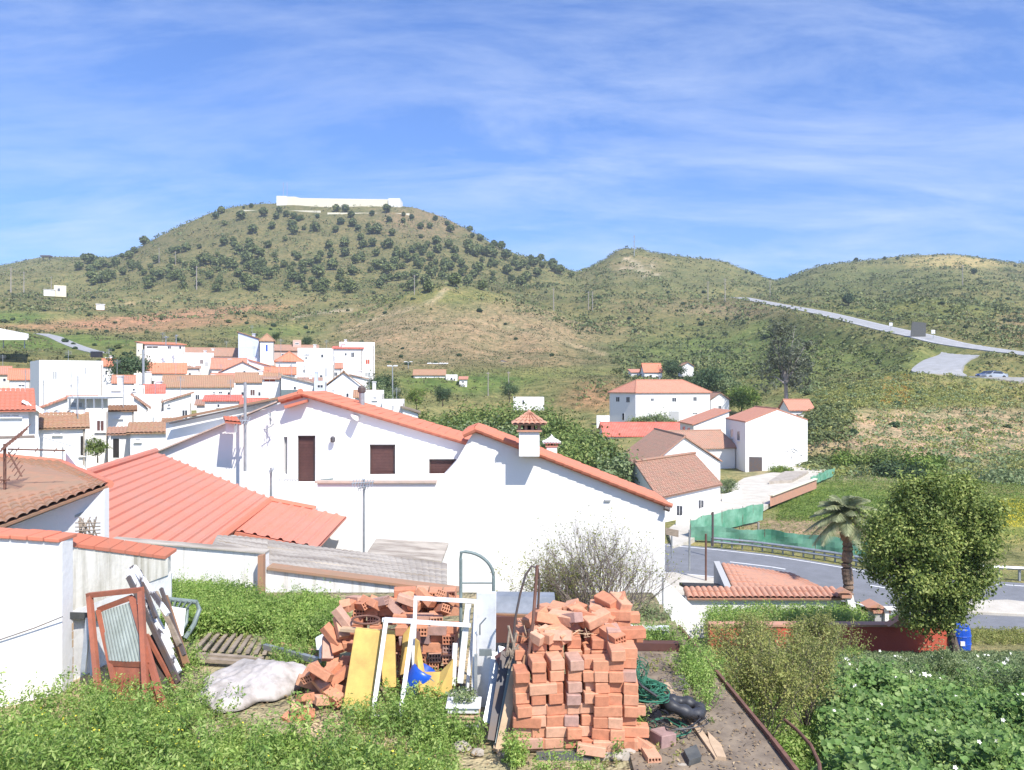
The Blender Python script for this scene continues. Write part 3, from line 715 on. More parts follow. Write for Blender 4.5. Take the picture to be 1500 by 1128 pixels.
        dp = MB(); pq = Cc.lerp(Rc, .97); nq = V(eu.y, -eu.x, 0)*.06; dp.tube([V(pq.x, pq.y, ze-.05)+nq, V(pq.x, pq.y, z0+1)+nq], .05, 5); dp.build('drainpipe', 'stone', root)
        for q_ in range(EXTRA.choice((1, 2, 3, 3))):
            xx = EXTRA.uniform(.15, .8); x0_ = C[0]+(Rr[0]-C[0])*xx; sz_ = .75*F/C[1]; yy = eave+EXTRA.uniform(.5, .9)*F/C[1]
            if all(abs((w_[1]+w_[3])/2-x0_) > (w_[3]-w_[1])/2+sz_*.9 for w_ in wins if w_[0][-1] == 'R') and x0_+sz_ < Rr[0]: wins = list(wins)+[('wR', x0_, yy, x0_+sz_*.8, yy+sz_*EXTRA.uniform(.9, 1.4), EXTRA.choice(('glass', 'greywall', 'shutter')))]
    for wd in wins:
        k = wd[0]; r = wd[1:5]; side = k[-1]; nm = 'door' if k[0] == 'd' else 'window'
        AA, BB = (Lc, Cc) if side == 'L' else (Cc, Rc)
        matw = wd[5] if len(wd) > 5 else ('glass' if nm == 'window' else 'shutter')
        opening(root, nm, AA, BB, r, matw, 'frame_w', 1 if nm == 'window' else 0, sill=(nm == 'window' and C[1] < 90))
    return root
def front(x0, x1, Y, d=6, skew=0):
    """frontal footprint: corners C (left front) and R with a wall going back"""
    if x1 < 700 and not skew:      # left village: turned towards the street below the camera
        c = XZ(x0, Y, 0); a = ((x0+x1)/2-750)/F+FACE; n = V(a, 1, 0).normalized(); u = V(n.y, -n.x, 0); a1 = (x1-750)/F
        w = (a1*c.y-c.x)/(u.x-a1*u.y); r = c+u*w; l = c+n*d
        return ((750+l.x/l.y*F), l.y), (x0, Y), (x1, r.y)
    c = XZ(x0, Y, 0); r = XZ(x1, Y+skew, 0); u = (r-c).normalized(); n = V(-u.y, u.x, 0); l = c+n*d
    return ((750+l.x/l.y*F), l.y), (x0, Y), (x1, Y+skew)
FACE = .02
def H(name, label, x0, x1, Y, d, eave, base, kind, rise, **k):
    L, C, Rr = front(x0, x1, Y, d, k.pop('skew', 0)); return house(name, label, L, C, Rr, eave, base, kind, rise, **k)
gv = 'white houses of the village on the left'
EXTRA = random.Random(4)
# ---- left village, back to front
H('village_house', 'long low house with one long brown tiled roof behind the village', 271, 381, 152, 7, 522, 545, 'gableR', 1.7, roof='t_brown', wins=[('wR', 300, 528, 305, 534), ('wR', 340, 528, 345, 534)], group=gv)
H('village_house', 'long low pink house with a long brown tiled roof at the top of the village', 400, 466, 165, 7, 514, 530, 'gableR', 1.3, roof='t_brown', wall='pinkwall', wins=[('wR', 412, 518, 417, 523)], group=gv)
H('village_hut', 'small square brick-coloured hut on the village skyline beside a round shrub', 429, 441, 168, 5, 499, 514, 'flat', 0, wall='pinkwall', wins=[('wR', 432, 502, 438, 505, 'dark')], parapet=.15)
H('village_house', 'pale blue house with white framed upper terrace next to the narrow white tower house', 349, 381, 150, 7, 497, 525, 'shedR', 1.4, roof='t_tan', wall='bluewall', wins=[('wR', 352, 500, 358, 508, 'frame_w'), ('wR', 362, 500, 368, 508, 'frame_w')], group=gv)
H('village_house', 'narrow white tower house with a tan roof and one blue window', 381, 401, 149, 6, 500, 528, 'hip', 1.4, roof='t_tan', wins=[('wR', 389, 504.5, 392.5, 515, 'blue')], group=gv)
H('village_house', 'tall white house with stepped terraces and chimneys at the right end of the village', 497, 549, 140, 9, 505, 556, 'flat', 0, parapet=.5, group=gv,
  wins=[('wR', 503, 517, 507, 522), ('wR', 510, 518, 515, 521), ('wR', 528, 516, 532, 521), ('wR', 535, 526, 542, 534, 'redwall'), ('wR', 534, 545, 543, 552, 'greywall'), ('wR', 524, 512, 529, 515)])
H('village_house', 'white stepped house with pink roof strip below the tall terraced house', 488, 531, 137, 5, 511, 556, 'shedF', .6, roof='t_red', group=gv, wins=[('wR', 505, 517, 508, 521), ('wR', 488.5, 531, 490, 538)])
H('village_house', 'wide plain white house with a small balcony left of the tall terraced house', 436, 490, 145, 8, 512, 545, 'flat', 0, parapet=.3, group=gv, wins=[('wR', 445, 519, 454, 521, 'dark'), ('wR', 447, 523, 450, 526), ('wR', 470, 519, 474, 524)])
H('village_house', 'white house with a bright orange hip roof in the middle of the village', 404, 443, 130, 7, 530, 556, 'hip', 1.6, roof='t_orange', group=gv, wins=[('wR', 408, 534, 411, 543, 'greywall'), ('wR', 424, 534, 427, 543, 'greywall')])
H('village_house', 'large white house with brown roof edge right of the orange hip roof', 434, 490, 118, 8, 533, 565, 'flat', 0, parapet=.3, group=gv, wins=[('wR', 476, 539, 479, 552, 'greywall'), ('wR', 468, 549, 473, 553), ('wR', 444, 541, 447, 546)])
H('village_house', 'white house with a small bright red roof slope left of the orange hip roof', 365, 400, 128, 7, 538, 556, 'shedR', 1.2, roof='t_orange', group=gv, wins=[('wR', 371, 541, 375, 546), ('wR', 385, 541, 389, 545)])
house('village_house', 'white stepped house with dark upper windows and two orange roofs', (199.5, 137), (212, 130), (271, 133.4), 504, 575, 'shedF', .7, roof='t_orange', group=gv, wall='white',
  wins=[('wR', 214, 506.5, 232, 510.5, 'dark'), ('wR', 245, 506.5, 251, 511.5), ('wR', 262, 507, 266, 511.5), ('wR', 221, 549.5, 230, 553, 'dark'), ('wR', 237, 549.5, 247, 553, 'dark'), ('wR', 256, 549.5, 264, 552.5, 'dark'), ('wR', 221, 556, 230, 559, 'dark')])
H('stair_tower', 'narrow cream stair tower standing against the house with two orange roofs', 200, 209, 128, 3, 505, 575, 'flat', 0, wall='cream', cat='tower', wins=[('wR', 202, 512, 204, 515)], parapet=.2)
H('roof_terrace', 'covered terrace with a bright orange tiled lean-to roof under the dark upper windows', 216, 272, 127, 3.2, 547.5, 549.5, 'shedF', 1.75, roof='t_orange', cat='terrace')
H('village_house', 'low white house right of the stair tower house with a thin brown roof edge', 271, 292, 133, 6, 540, 562, 'shedF', .5, roof='t_brown', group=gv, wins=[('wR', 276, 546, 280, 551)])
H('village_house', 'plain white block right of the house with two orange roofs', 271, 313, 140, 8, 519, 560, 'flat', 0, parapet=.3, group=gv, wins=[('wR', 300, 530, 305, 537, 'greywall')])
H('village_house', 'white gabled house with pinkish tiled roof in the centre of the village', 322, 388, 124, 11, 546, 572, 'gableL', 1.7, roof='t_salmon', group=gv, wins=[('wR', 356, 543, 360, 546), ('wR', 352, 556, 356, 561)])
H('village_house', 'white house with pinkish brown roof slope behind the white gabled house', 310, 360, 136, 8, 541, 556, 'gableR', 1.9, roof='t_salmon', group=gv)
H('village_house', 'low white house with lichen-stained roof and dark porch left of the red awning', 345, 412, 108, 8, 561, 590, 'gableR', 1.3, roof='t_tan', group=gv, wins=[('wR', 353, 574, 358, 580), ('wR', 366, 570, 374, 580, 'shutter'), ('wR', 378, 574, 382, 580), ('wR', 385, 556, 391, 559, 'dark')])
H('village_house', 'large white house with a long sagging tan roof below the two orange roofs', 238, 340, 102, 10, 568, 600, 'gableR', 1.5, roof='t_tan', group=gv, wins=[('wR', 312, 574, 315, 580), ('wR', 320, 573, 326, 577), ('wR', 333, 574, 338, 581)])
H('village_house', 'low white house with pinkish tiled edges behind the big gabled house', 300, 352, 84, 6, 588, 615, 'shedF', .5, roof='t_red', group=gv, wins=[('wR', 318, 592, 322, 597)])
house('village_house', 'plain tall white box house with a dark water tank on its roof', (44, 96), (57.4, 90), (151, 94), 532, 600, 'flat', 0, parapet=.35, group=gv, wins=[('wR', 124, 538, 127, 548, 'greywall'), ('wR', 102, 563, 106, 567, 'greywall')])
H('roof_room', 'raised white roof room on the plain white box house', 79, 150, 94.8, 3, 529, 534, 'flat', 0, parapet=.1, cat='roof room')
tk = empty('water_tank', P(141, 525, 95.2), 'dark rectangular water tank on the roof of the plain white box house', 'tank')
mb = MB(); mb.box(P(141.5, 519.5, 95.2), (1.05, .9, .65)); mb.build('tank', 'black', tk, bevel=.05); mb = MB(); mb.box(P(141.5, 514.7, 95.2), (1.12, .97, .1)); mb.build('lid', 'grey_metal', tk)
H('village_house', 'small white house with an orange roof beside a dark tree behind the box house', 151, 166, 118, 5, 537, 556, 'gableR', 1.1, roof='t_orange', group=gv, wins=[('wR', 154, 543, 157, 549)])
H('village_house', 'white house with an orange red roof at the left edge behind the box house', 14, 44, 104, 7, 557, 580, 'gableR', 1.4, roof='t_orange', group=gv, wins=[('wR', 26, 563, 37, 567)])
H('village_house', 'small brown-roofed house cut by the left edge of the picture', -20, 15, 110, 7, 549, 570, 'gableR', 1.1, roof='t_salmon', wall='cream', group=gv, wins=[('wR', 4, 554, 9, 559)])
H('village_house', 'long white garden house with antenna-dotted flat roof left of the tan hip roof', 150, 212, 84, 7, 568, 605, 'flat', 0, parapet=.25, group=gv, wins=[('wR', 164, 569.5, 176, 572, 'dark'), ('wR', 194, 569, 198, 573)])
H('village_house', 'white house with a brown roof edge and a shaded left side behind the wooden beams', 240, 280, 76, 6, 590, 618, 'shedL', .9, roof='t_brown', group=gv, wins=[('wR', 246, 592, 249, 596)])
H('village_house', 'wide white house with flat roof behind the grey pergola', 155, 240, 78, 7, 583, 625, 'flat', 0, parapet=.3, group=gv, wins=[('wR', 201, 592, 205, 596)])
H('village_house', 'white house with brown triangular roof behind the three arches', 57, 99, 60, 5, 600, 612, 'shedL', 1.0, roof='t_salmon', group=gv, rad=None)
H('terrace_house', 'white flat-roofed house with a grey pergola terrace', 99, 158, 58, 6, 598, 660, 'flat', 0, parapet=.8, cat='house', wins=[('wR', 143, 617, 148, 626, 'greywall'), ('wR', 102, 588, 122, 598, 'greywall')])
pg = empty('pergola', P(104, 600, 57), 'grey slatted pergola on the terrace above the tan tiled roof', 'pergola')
for k in range(5): MB().bar(P(102+k*12, 600, 57), P(102+k*12, 584, 57), .1, .1).build('post', 'grey_metal', pg)
mb = MB()
mb.prism([P(99, 584, 57.2), P(158, 584, 57.2), P(158, 584, 57.2)+V(0, 2.2, 0), P(99, 584, 57.2)+V(0, 2.2, 0)], V(0, 0, .1))
mb.bar(P(99, 583, 57), P(158, 583, 57), .12, .12); mb.build('slats', 'grey_metal', pg)
# arcade: wall with three real arches, tiled lean-to below
ar = empty('arcade', P(56, 628, 52), 'white arcade with three round arches over a tan tiled lean-to roof', 'arcade')
a0, b0 = P(55, 630, 52), P(122, 630, 52)
holes = []
for cx in (66.5, 84, 103):
    hp = [P(cx-6, 612, 52), P(cx+6, 612, 52)]+[P(cx+6*math.cos(t), 606-5.5*math.sin(t), 52) for t in np.linspace(0, math.pi, 9)]
    holes.append(hp)
mb = MB(); facade(mb, [P(55, 628, 52), P(121, 628, 52), P(121, 600.5, 52), P(55, 600.5, 52)], holes, V(0, .3, 0)); mb.build('wall', 'white', ar)
mb = MB(); mb.prism([P(55, 628, 53.5), P(121, 628, 53.5), P(121, 601, 53.5), P(55, 601, 53.5)], V(0, .2, 0)); mb.build('back_wall', 'bluewall', ar)
H('village_house', 'long low white house with a tan tiled roof under the arcade', 55, 125, 48.5, 3, 628, 700, 'shedF', .85, roof='t_tan', group=gv, wins=[('wR', 78, 633, 90, 637, 'greywall'), ('wR', 117, 638, 124, 668, 'dark')])
H('village_house', 'white wall house with a small slot window beside the round green tree', 125, 158, 54, 3, 602, 690, 'flat', 0, parapet=.1, group=gv)
H('village_house', 'old white house with a brown beam over its shaded porch', 156, 196, 60, 4, 602, 650, 'shedF', .3, roof='wood_b', group=gv, wins=[('wR', 168, 611, 179, 613, 'greywall')])
H('outhouse', 'small white outhouse with a dark doorway and brown roof strip', 162, 192, 52, 3, 636, 690, 'shedF', .3, roof='t_brown', cat='outhouse', wins=[('dR', 164, 641, 176, 672, 'dark')])
H('outhouse', 'low white outhouse with peeling brown roof edge left of the big gabled house', 191, 262, 50, 3, 634, 662, 'shedF', .5, roof='t_tan', cat='outhouse', wins=[('wR', 198, 642, 206, 647, 'greywall')])
H('water_tower', 'square white rooftop tank house with thin dark lid', 214, 241, 60, 2.4, 606, 634, 'flat', 0, parapet=.08, cat='tank house', wins=[('wR', 223, 611, 226, 626, 'greywall')])
H('lean_to', 'brown-roofed lean-to on a small brick box', 241, 262, 56, 2.2, 625, 640, 'shedF', .5, roof='t_tan', wall='cream', cat='lean-to')
H('village_house', 'white house with a brown roof behind the rooftop tank house', 196, 216, 66, 4, 600, 625, 'shedR', 1.2, roof='t_brown', group=gv)
H('village_house', 'small white house with wood-posted porch next to the blue-shaded house', 384, 412, 100, 4, 556, 580, 'shedF', .3, roof='t_brown', group=gv, wins=[('wR', 386, 554, 404, 560, 'redwall')])
H('village_house', 'white house with a slanting grey slate roof in the centre of the village', 412, 461, 95, 6, 563, 585, 'shedR', 1.1, roof='fibre', group=gv, wins=[('wR', 430, 566, 434, 571)])
H('village_house', 'small pale blue house with a thin dark flat roof', 460, 478, 92, 4, 559, 582, 'flat', 0, wall='bluewall', parapet=.08, group=gv, wins=[('wR', 464, 563, 474, 569)])
H('village_house', 'white gabled house with a brown roof slope left of the grey flue pipe', 478, 528, 96, 8, 566, 592, 'gableL', 1.7, roof='t_tan', group=gv, wins=[('wR', 486, 571, 490, 574, 'greywall'), ('wR', 507, 576, 511, 582)])
H('village_house', 'low white house stepping down the slope behind the big red-edged roof', 533, 562, 84, 5, 576, 612, 'flat', 0, parapet=.3, group=gv, wins=[('wR', 546, 581, 552, 586, 'greywall')])
H('village_house', 'lowest white house of the village above the round green trees', 560, 592, 82, 5, 590, 615, 'flat', 0, parapet=.3, group=gv, wins=[('wR', 574, 594, 577, 602, 'greywall')])
H('garden_hut', 'low white hut with an arched dark opening at the lower end of the village', 590, 612, 80, 4, 606, 622, 'shedR', .6, roof='concrete', cat='hut', wins=[('wR', 597, 608, 604, 613, 'greywall')])
for q_, (x0, x1, Y, d, ev_, bs, kd, rs_, rf, lb_) in enumerate((
    (288, 330, 92, 5, 594, 615, 'shedF', .5, 't_brown', 'low white house with narrow brown eave under the long tan roof'), (354, 390, 80, 4, 598, 620, 'gableR', .8, 't_red', 'little red-roofed house right behind the peak of the gabled house'),
    (212, 239, 90, 5, 577, 600, 'gableR', .9, 't_red', 'small red-roofed house left of the long tan roof'), (166, 196, 98, 5, 562, 585, 'gableR', .9, 't_salmon', 'small house with salmon roof right of the plain white box house'),
    (388, 432, 113, 5, 549, 565, 'gableR', 1.0, 't_orange', 'orange-roofed house below the orange hip roof'), (436, 470, 108, 5, 560, 575, 'shedF', .6, 't_brown', 'white house with brown lean-to roof above the slanting grey slate roof'),
    (310, 352, 117, 5, 557, 570, 'gableR', .9, 't_salmon', 'salmon-roofed house squeezed behind the long tan roof'), (505, 540, 118, 5, 556, 575, 'shedR', .9, 't_brown', 'small brown-roofed house under the tall terraced house'),
    (262, 300, 118, 5, 560, 575, 'gableR', .8, 't_orange', 'orange-roofed annexe left of the salmon-roofed squeezed house'), (470, 500, 126, 5, 540, 560, 'gableR', .8, 't_salmon', 'salmon-roofed house left of the foot of the tall terraced house'),
    (-5, 46, 72, 5, 586, 610, 'gableR', .8, 't_brown', 'brown-roofed house peeping over the bright red pantiled roof'), (99, 140, 72, 4, 590, 606, 'shedF', .5, 't_salmon', 'white house with salmon eave behind the grey pergola'),
    (520, 552, 90, 4, 583, 600, 'gableR', .7, 't_tan', 'tan-roofed cottage right of the grey flue pipe'), (196, 222, 108, 4, 552, 575, 'flat', 0, 't_tan', 'small plain white cube house in front of the stair tower'))):
    H('village_house', lb_, x0, x1, Y, d, ev_, bs, kd, rs_, roof=rf, group=gv)
# ---- left foreground houses
H('village_house', 'white house with a bright red pantiled roof and dark eaves at the left edge', -30, 42, 44, 5, 602, 700, 'shedF', 1.2, roof='t_geo_r', over=.35, group=gv, wins=[('wR', 2, 605.5, 30, 611, 'dark')])
H('village_house', 'white house with a pointed gable below the bright red pantiled roof', 40, 56, 46, 4, 605, 700, 'shedR', .7, roof='white', group=gv)
H('village_house', 'white wall of a low house behind the antenna mast at the left edge', -40, 58, 38, 4, 648, 720, 'flat', 0, parapet=.1, group=gv, wins=[('wR', 30, 668, 36, 676, 'greywall')])
# ---- middle valley
H('farm_house', 'low white farmhouse with grey roofs among the green fields', 606, 652, 172, 6, 550, 561, 'gableR', 1.2, roof='t_tan', cat='farmhouse', wins=[('wR', 614, 553, 618, 557), ('wR', 630, 553, 634, 557)])
H('farm_house', 'small white annexe right of the low white farmhouse', 653, 670, 170, 5, 550, 561, 'flat', 0, parapet=.2, cat='farmhouse', wins=[('wR', 660, 553, 663, 557)])
H('farm_shed', 'tiny open shed with a pink roof beside the farmhouse annexe', 673, 684, 165, 4, 556, 563, 'shedF', .6, roof='t_salmon', cat='shed', wins=[('wR', 676, 558, 680, 561, 'dark')])
H('farm_shed', 'long white shed above the low farmhouse', 627, 655, 205, 5, 533, 537, 'shedF', .3, roof='white', cat='shed')
H('farm_house', 'small white house with grey gable high in the green field', 724, 748, 225, 6, 532, 540, 'gableL', .9, roof='t_tan', cat='farmhouse', wins=[('wR', 730, 534, 733, 537), ('wR', 740, 534, 743, 537)])
H('farm_house', 'long low white building half hidden by the round trees', 752, 797, 118, 5, 584, 592, 'flat', 0, parapet=.2, cat='farmhouse', wins=[('wR', 765, 586, 768, 590)])
H('farm_house', 'cream house alone on the left hillside', 79, 97, 330, 7, 419, 431, 'flat', 0, wall='cream', parapet=.4, cat='farmhouse', wins=[('wR', 84, 422, 88, 427)])
H('farm_shed', 'low white shed left of the cream hillside house', 64, 80, 326, 6, 424, 430, 'shedF', .6, roof='white', cat='shed')
H('farm_shed', 'little white shed on the left slope right of the cream house', 141, 153, 300, 4, 446, 450, 'shedF', .5, roof='white', cat='shed')
H('farm_house', 'small white house with an orange roof behind the hipped-roof building', 944, 970, 190, 6, 546, 556, 'gableR', 2.2, roof='t_orange', cat='farmhouse', wins=[('wR', 951, 549, 955, 553)])
H('farm_shed', 'brown-roofed shed left of the orange-roofed valley house', 925, 946, 196, 5, 546, 553, 'shedF', .9, roof='t_salmon', cat='shed')
H('farm_shed', 'little white shed among the dark trees of the valley', 999, 1016, 195, 5, 537, 546, 'gableL', 1., roof='t_tan', cat='shed')
# ---- right group
house('hipped_house', 'white two-storey house with a salmon hip roof and grey double door', (893, 137), (931, 132), (1040, 136), 576, 617, 'hip', 2.1, roof='t_salmon',
  wins=[('wL', 902, 581, 908, 589), ('wL', 917, 581, 923, 590), ('wR', 953, 583, 958, 588), ('wR', 984, 582, 991, 589), ('wR', 1015, 581, 1021, 588), ('dL', 911, 605, 915, 616, 'dark'), ('dR', 979, 602, 995, 616, 'greywall'), ('wR', 1014, 604, 1022, 607)])
H('annexe', 'small white annexe at the right end of the hipped-roof house', 1041, 1068, 138, 6, 586, 606, 'gableL', 1.2, roof='t_brown', cat='house', wins=[('wR', 1052, 594, 1057, 600)])
H('garden_wall', 'low white wall left of the hipped-roof house', 874, 893, 130, .4, 609, 619, 'flat', 0, parapet=.05, cat='wall')
H('tiled_shed', 'small white shed with a brown roof behind the big white warehouse', 1157, 1192, 122, 5, 602, 616, 'gableR', 1.6, roof='t_salmon', cat='shed', wins=[('dR', 1166, 606, 1170, 615)])
H('red_roof_house', 'long low building with a bright red roof in front of the hipped-roof house', 886, 1004, 112, 8, 640, 660, 'gableR', 1.7, roof='t_red', cat='house')
house('wing_house', 'white wing with salmon roof and two narrow windows joined to the warehouse', (996, 108), (1016, 100), (1068, 103), 623, 665, 'shedL', 1.7, roof='t_salmon', cat='house',
  wins=[('wL', 1000, 624, 1004, 635), ('wL', 1007, 626, 1011, 636)])
house('warehouse', 'big plain white gabled warehouse with a dark garage door', (1063, 93), (1092, 84), (1183, 89), 619, 702, 'gableL', 1.25, roof='t_salmon', over=.03, cat='warehouse',
  wins=[('wL', 1070, 628, 1074, 642), ('wL', 1080, 631, 1084, 646), ('dR', 1096, 668, 1117, 699, 'dark_metal')])
H('brown_roof_house', 'white house with a wide faded brown roof in front of the wing with two windows', 985, 1077, 86, 7, 659, 700, 'gableR', 1.7, roof='t_brown', cat='house', skew=2)
house('gabled_store', 'white store with a gabled end and a broad weathered brown roof split by chimneys', (908, 80), (944, 68), (1055, 76), 690, 735, 'gableL', 2.6, roof='t_brown', cat='store')
house('front_store', 'white building with a broad faded orange hip roof beside the green net fence', (905, 66), (966, 53), (1055, 60), 729, 783, 'gableR', 1.7, roof='t_brown', cat='house',
  wins=[('wR', 990, 739, 1000, 757), ('wR', 1022, 731, 1031, 748)])
# hut by the road: a low tiled lean-to against a grey wall
hu = empty('roadside_hut', P(1085, 885, 33), 'low hut with a long sloping clay-tiled roof beside the road', 'hut')
hz = -8.3
a, b, c, d = P(1056, 826, 34.6), P(1068, 868, 30.8), P(1232, 868, 30.8), P(1213, 858, 33.8)
mb = MB(); tiles(mb, P(1057, 825, 34.5), P(1160, 840, 34.5), P(1077, 868, 31), P(1222, 869, 31), pitch=.24, step=.4, n=4); mb.build('roof', 't_geo', hu)
mb = MB(); mb.prism([P(1054, 822, 34.6), P(1075, 868, 30.9), P(1075, 925, 30.9), P(1054, 900, 34.6)], V(-.25, 0, 0)); mb.build('side_wall', 'greywall', hu)
mb = MB(); mb.prism([P(1072, 871, 31.2), P(1222, 872, 31.2), P(1222, 925, 31.2), P(1072, 925, 31.2)], V(0, .25, 0)); mb.build('wall', 'stained2', hu)
sh = empty('dark_shed', P(1000, 880, 31), 'low dark flat-roofed shed between the tile-capped wall and the road', 'shed')
mb = MB(); mb.prism([P(995, 853, 33.5), P(1062, 855, 33.5), P(1066, 860, 31.5), P(1004, 858, 31.5)], V(0, 0, -.12)); mb.build('roof', 'dark', sh)
mb = MB(); mb.prism([P(1004, 861, 31.6), P(1062, 863, 31.6), P(1062, 920, 31.6), P(1004, 920, 31.6)], V(0, .2, 0)); mb.build('wall', 'shutter', sh)

# ---- the fort on the hill
ft = empty('hilltop_fort', P(405, 306, 650), 'long low white fortress wall crowning the highest hill', 'fort')
mb = MB(); mb.prism([P(407, 312, 650), P(585, 312, 650), P(585, 292, 650), P(575, 292, 650), P(440, 290, 650), P(432, 288, 650), P(407, 288, 650)], V(0, 14, 0)); mb.build('wall', 'cream', ft)
mb = MB(); mb.prism([P(406, 303, 649.3), P(586, 304.5, 649.3), P(586, 312, 649.3), P(406, 312, 649.3)], V(0, .6, 0)); mb.build('base_course', 'sill', ft)
mb = MB(); mb.prism([P(569, 304, 648.5), P(586, 304, 648.5), P(586, 290.5, 648.5), P(569, 290.5, 648.5)], V(0, 16, 0)); mb.build('corner_tower', 'white', ft)
mb = MB(); mb.prism([P(405, 304, 648.5), P(419, 304, 648.5), P(419, 287, 648.5), P(405, 287, 648.5)], V(0, 16, 0)); mb.build('gate_tower', 'white', ft)
for x in (415, 420.5):
    m_ = MB().tube([P(x, 290, 655), P(x, 267, 655)], .22, 6).build('flag_mast', 'grey_metal'); tag(m_, 'thin mast rising %s on the left end of the hilltop fort' % ('left of its twin' if x < 418 else 'right of its twin'), 'mast')
for lab, a0, b0, y0 in (('pale terrace wall just below the left of the hilltop fort', 350, 470, 308), ('pale terrace wall below the middle of the hilltop fort', 480, 600, 312)):
    p, q_ = ghit(a0, y0+2), ghit(b0, y0+3)
    if p and q_:
        mb = MB(); mb.prism([p+V(0, -1, -1), q_+V(0, -1, -1), q_+V(0, -1, 1.1), p+V(0, -1, 1.1)], V(0, .8, 0)); tag(mb.build('terrace_wall', 'cream'), lab, 'wall')
# marquee at the left edge
mq = empty('canopy', P(0, 500, 160), 'large white canopy roof cut by the left edge of the picture', 'canopy')
mb = MB(); mb.prism([P(-40, 484, 162), P(0, 483.5, 162), P(42, 491.5, 165), P(42, 495.5, 165), P(-40, 497.5, 160)], V(0, 0, .35)); mb.prism([P(-60, 498, 158), P(40, 498, 158), P(42, 492, 168), P(0, 484, 168), P(-60, 484, 168)], V(0, 0, .3)); mb.build('roof', 'white', mq)
for x in (-30, 5, 36): MB().tube([P(x, 497, 160), P(x, 510, 160)], .12, 6).build('post', 'grey_metal', mq)
# ------------------------------------------------------------------ the two big white houses in front
def barrel_tile_row(mb, a, b, r=.11, step=.34, lift=0):
    a = Vector(a); b = Vector(b); L = (b-a).length; n = max(1, round(L/step)); u = (b-a).normalized()
    for i in range(n):
        p = a.lerp(b, i/n); q = a.lerp(b, (i+1.06)/n); mb.tube([p+V(0, 0, lift), q+V(0, 0, lift+.012)], [r, r*.86], 8)
# HOUSE A (behind, with shutters)
YA = 32.0; hA = empty('gabled_house', P(440, 760, YA), 'big white house with a red-edged gable, brown shutters and a balcony door', 'house')
pa = lambda x, y: P(x, y, YA)
def rect(x0, y0, x1, y1, Y): return [P(x0, y1, Y), P(x1, y1, Y), P(x1, y0, Y), P(x0, y0, Y)]
shut = [(436, 638, 462, 708.5), (541.5, 651, 579, 702), (628.5, 672.5, 668, 704)]
mb = MB(); facade(mb, [pa(228, 770), pa(228, 664), pa(320, 624), pa(408, 592), pa(440, 580), pa(560, 614), pa(700, 656), pa(700, 790), pa(300, 790)], [rect(*r, YA) for r in shut]+[rect(415.5, 640, 421, 695, YA)], V(0, .3, 0))
mb.prism([P(228, 770, YA+.3), P(300, 790, YA+.3), P(300, 640, YA+.3), P(228, 670, YA+.3)], V(0, 5, 0))
mb.prism([P(405, 700, YA+3), P(700, 700, YA+3), P(700, 660, YA+3), P(440, 588, YA+3), P(405, 596, YA+3)], V(0, .3, 0))
mb.build('wall', 'white', hA)
for i, r in enumerate(shut):
    mb = MB(); mb.prism(rect(r[0]-.5, r[1]-.5, r[2]+.5, r[3]+.5, YA+.17), V(0, .04, 0)); dd = 'door' if i == 0 else 'window'
    n = int((r[3]-r[1])/2.2)
    for k in range(n): mb.bar(P(r[0], r[1]+(k+.5)*(r[3]-r[1])/n, YA+.165), P(r[2], r[1]+(k+.5)*(r[3]-r[1])/n, YA+.165), .02, .035)
    fr = MB(); x0, y0, x1, y1 = r
    fr.bar(P(x0+.9, y0, YA+.12), P(x0+.9, y1, YA+.12), .05, .08, V(0, 1, 0)); fr.bar(P(x1-.9, y0, YA+.12), P(x1-.9, y1, YA+.12), .05, .08, V(0, 1, 0)); fr.bar(P(x0+1, y0+1, YA+.12), P(x1-1, y0+1, YA+.12), .08, .05)
    w = fr.build(dd, 'dark_metal', hA); subpart(mb, 'roller_shutter', 'shutter', w, hA)
    if i: subpart(MB().box((P((x0+x1)/2, y1+1, YA-.03)), ((x1-x0+3)/F*YA, .22, .055)), 'sill', 'sill', w, hA)
mb = MB(); mb.prism(rect(415, 639, 421.5, 696, YA+.2), V(0, .05, 0)); mb.build('window', 'greywall', hA)
# roof of house A: right slope tiled 4 m deep, short left slope
mb = MB(); tiles(mb, P(440, 575, YA-.15), P(440, 575, YA-.15)+V(0, 4.2, 0), P(706, 654, YA-.15), P(706, 654, YA-.15)+V(0, 4.2, 0), pitch=.24, step=.4, thick=.12)
tiles(mb, P(440, 575, YA-.15), P(440, 575, YA-.15)+V(0, 4.2, 0), P(409, 584, YA-.15), P(409, 584, YA-.15)+V(0, 4.2, 0), pitch=.24, step=.4, thick=.2)
mb.build('roof', 't_geo_r', hA)
mb = MB(); barrel_tile_row(mb, P(440, 576, YA-.2), P(706, 655, YA-.2), .10); barrel_tile_row(mb, P(440, 577, YA-.2), P(409, 586, YA-.2), .13); mb.tube([P(440, 573.5, YA-.3), P(440, 573.5, YA+4)], .12, 8); mb.build('verge_tiles', 't_geo_r', hA)
mb = MB(); mb.prism([P(420, 594, YA-.02), P(452, 585, YA-.02), P(452, 589, YA-.02), P(422, 598, YA-.02)], V(0, -.45, 0)); mb.build('eaves', 't_geo_r', hA)
mb = MB(); mb.bar(P(228, 663, YA), P(408, 588, YA), .5, .05, V(0, 0, 1)); mb.build('coping', 'sill', hA)
mb = MB(); mb.bar(P(395, 708.5, YA-.35), P(462, 708.5, YA-.35), .7, .10); mb.build('balcony_slab', 'white', hA)
rl = MB(); rl.bar(P(408, 703, YA-.6), P(437, 703, YA-.6), .04, .04)
for k in range(8): rl.bar(P(409+k*4, 703, YA-.6), P(409+k*4, 708, YA-.6), .02, .02)
rl.build('railing', 'grey_metal', hA)
mb = MB(); mb.prism(rect(482, 640, 490, 650, YA), V(0, -.16, 0)); mb.build('wall_lamp', 'grey_metal', hA) if False else None
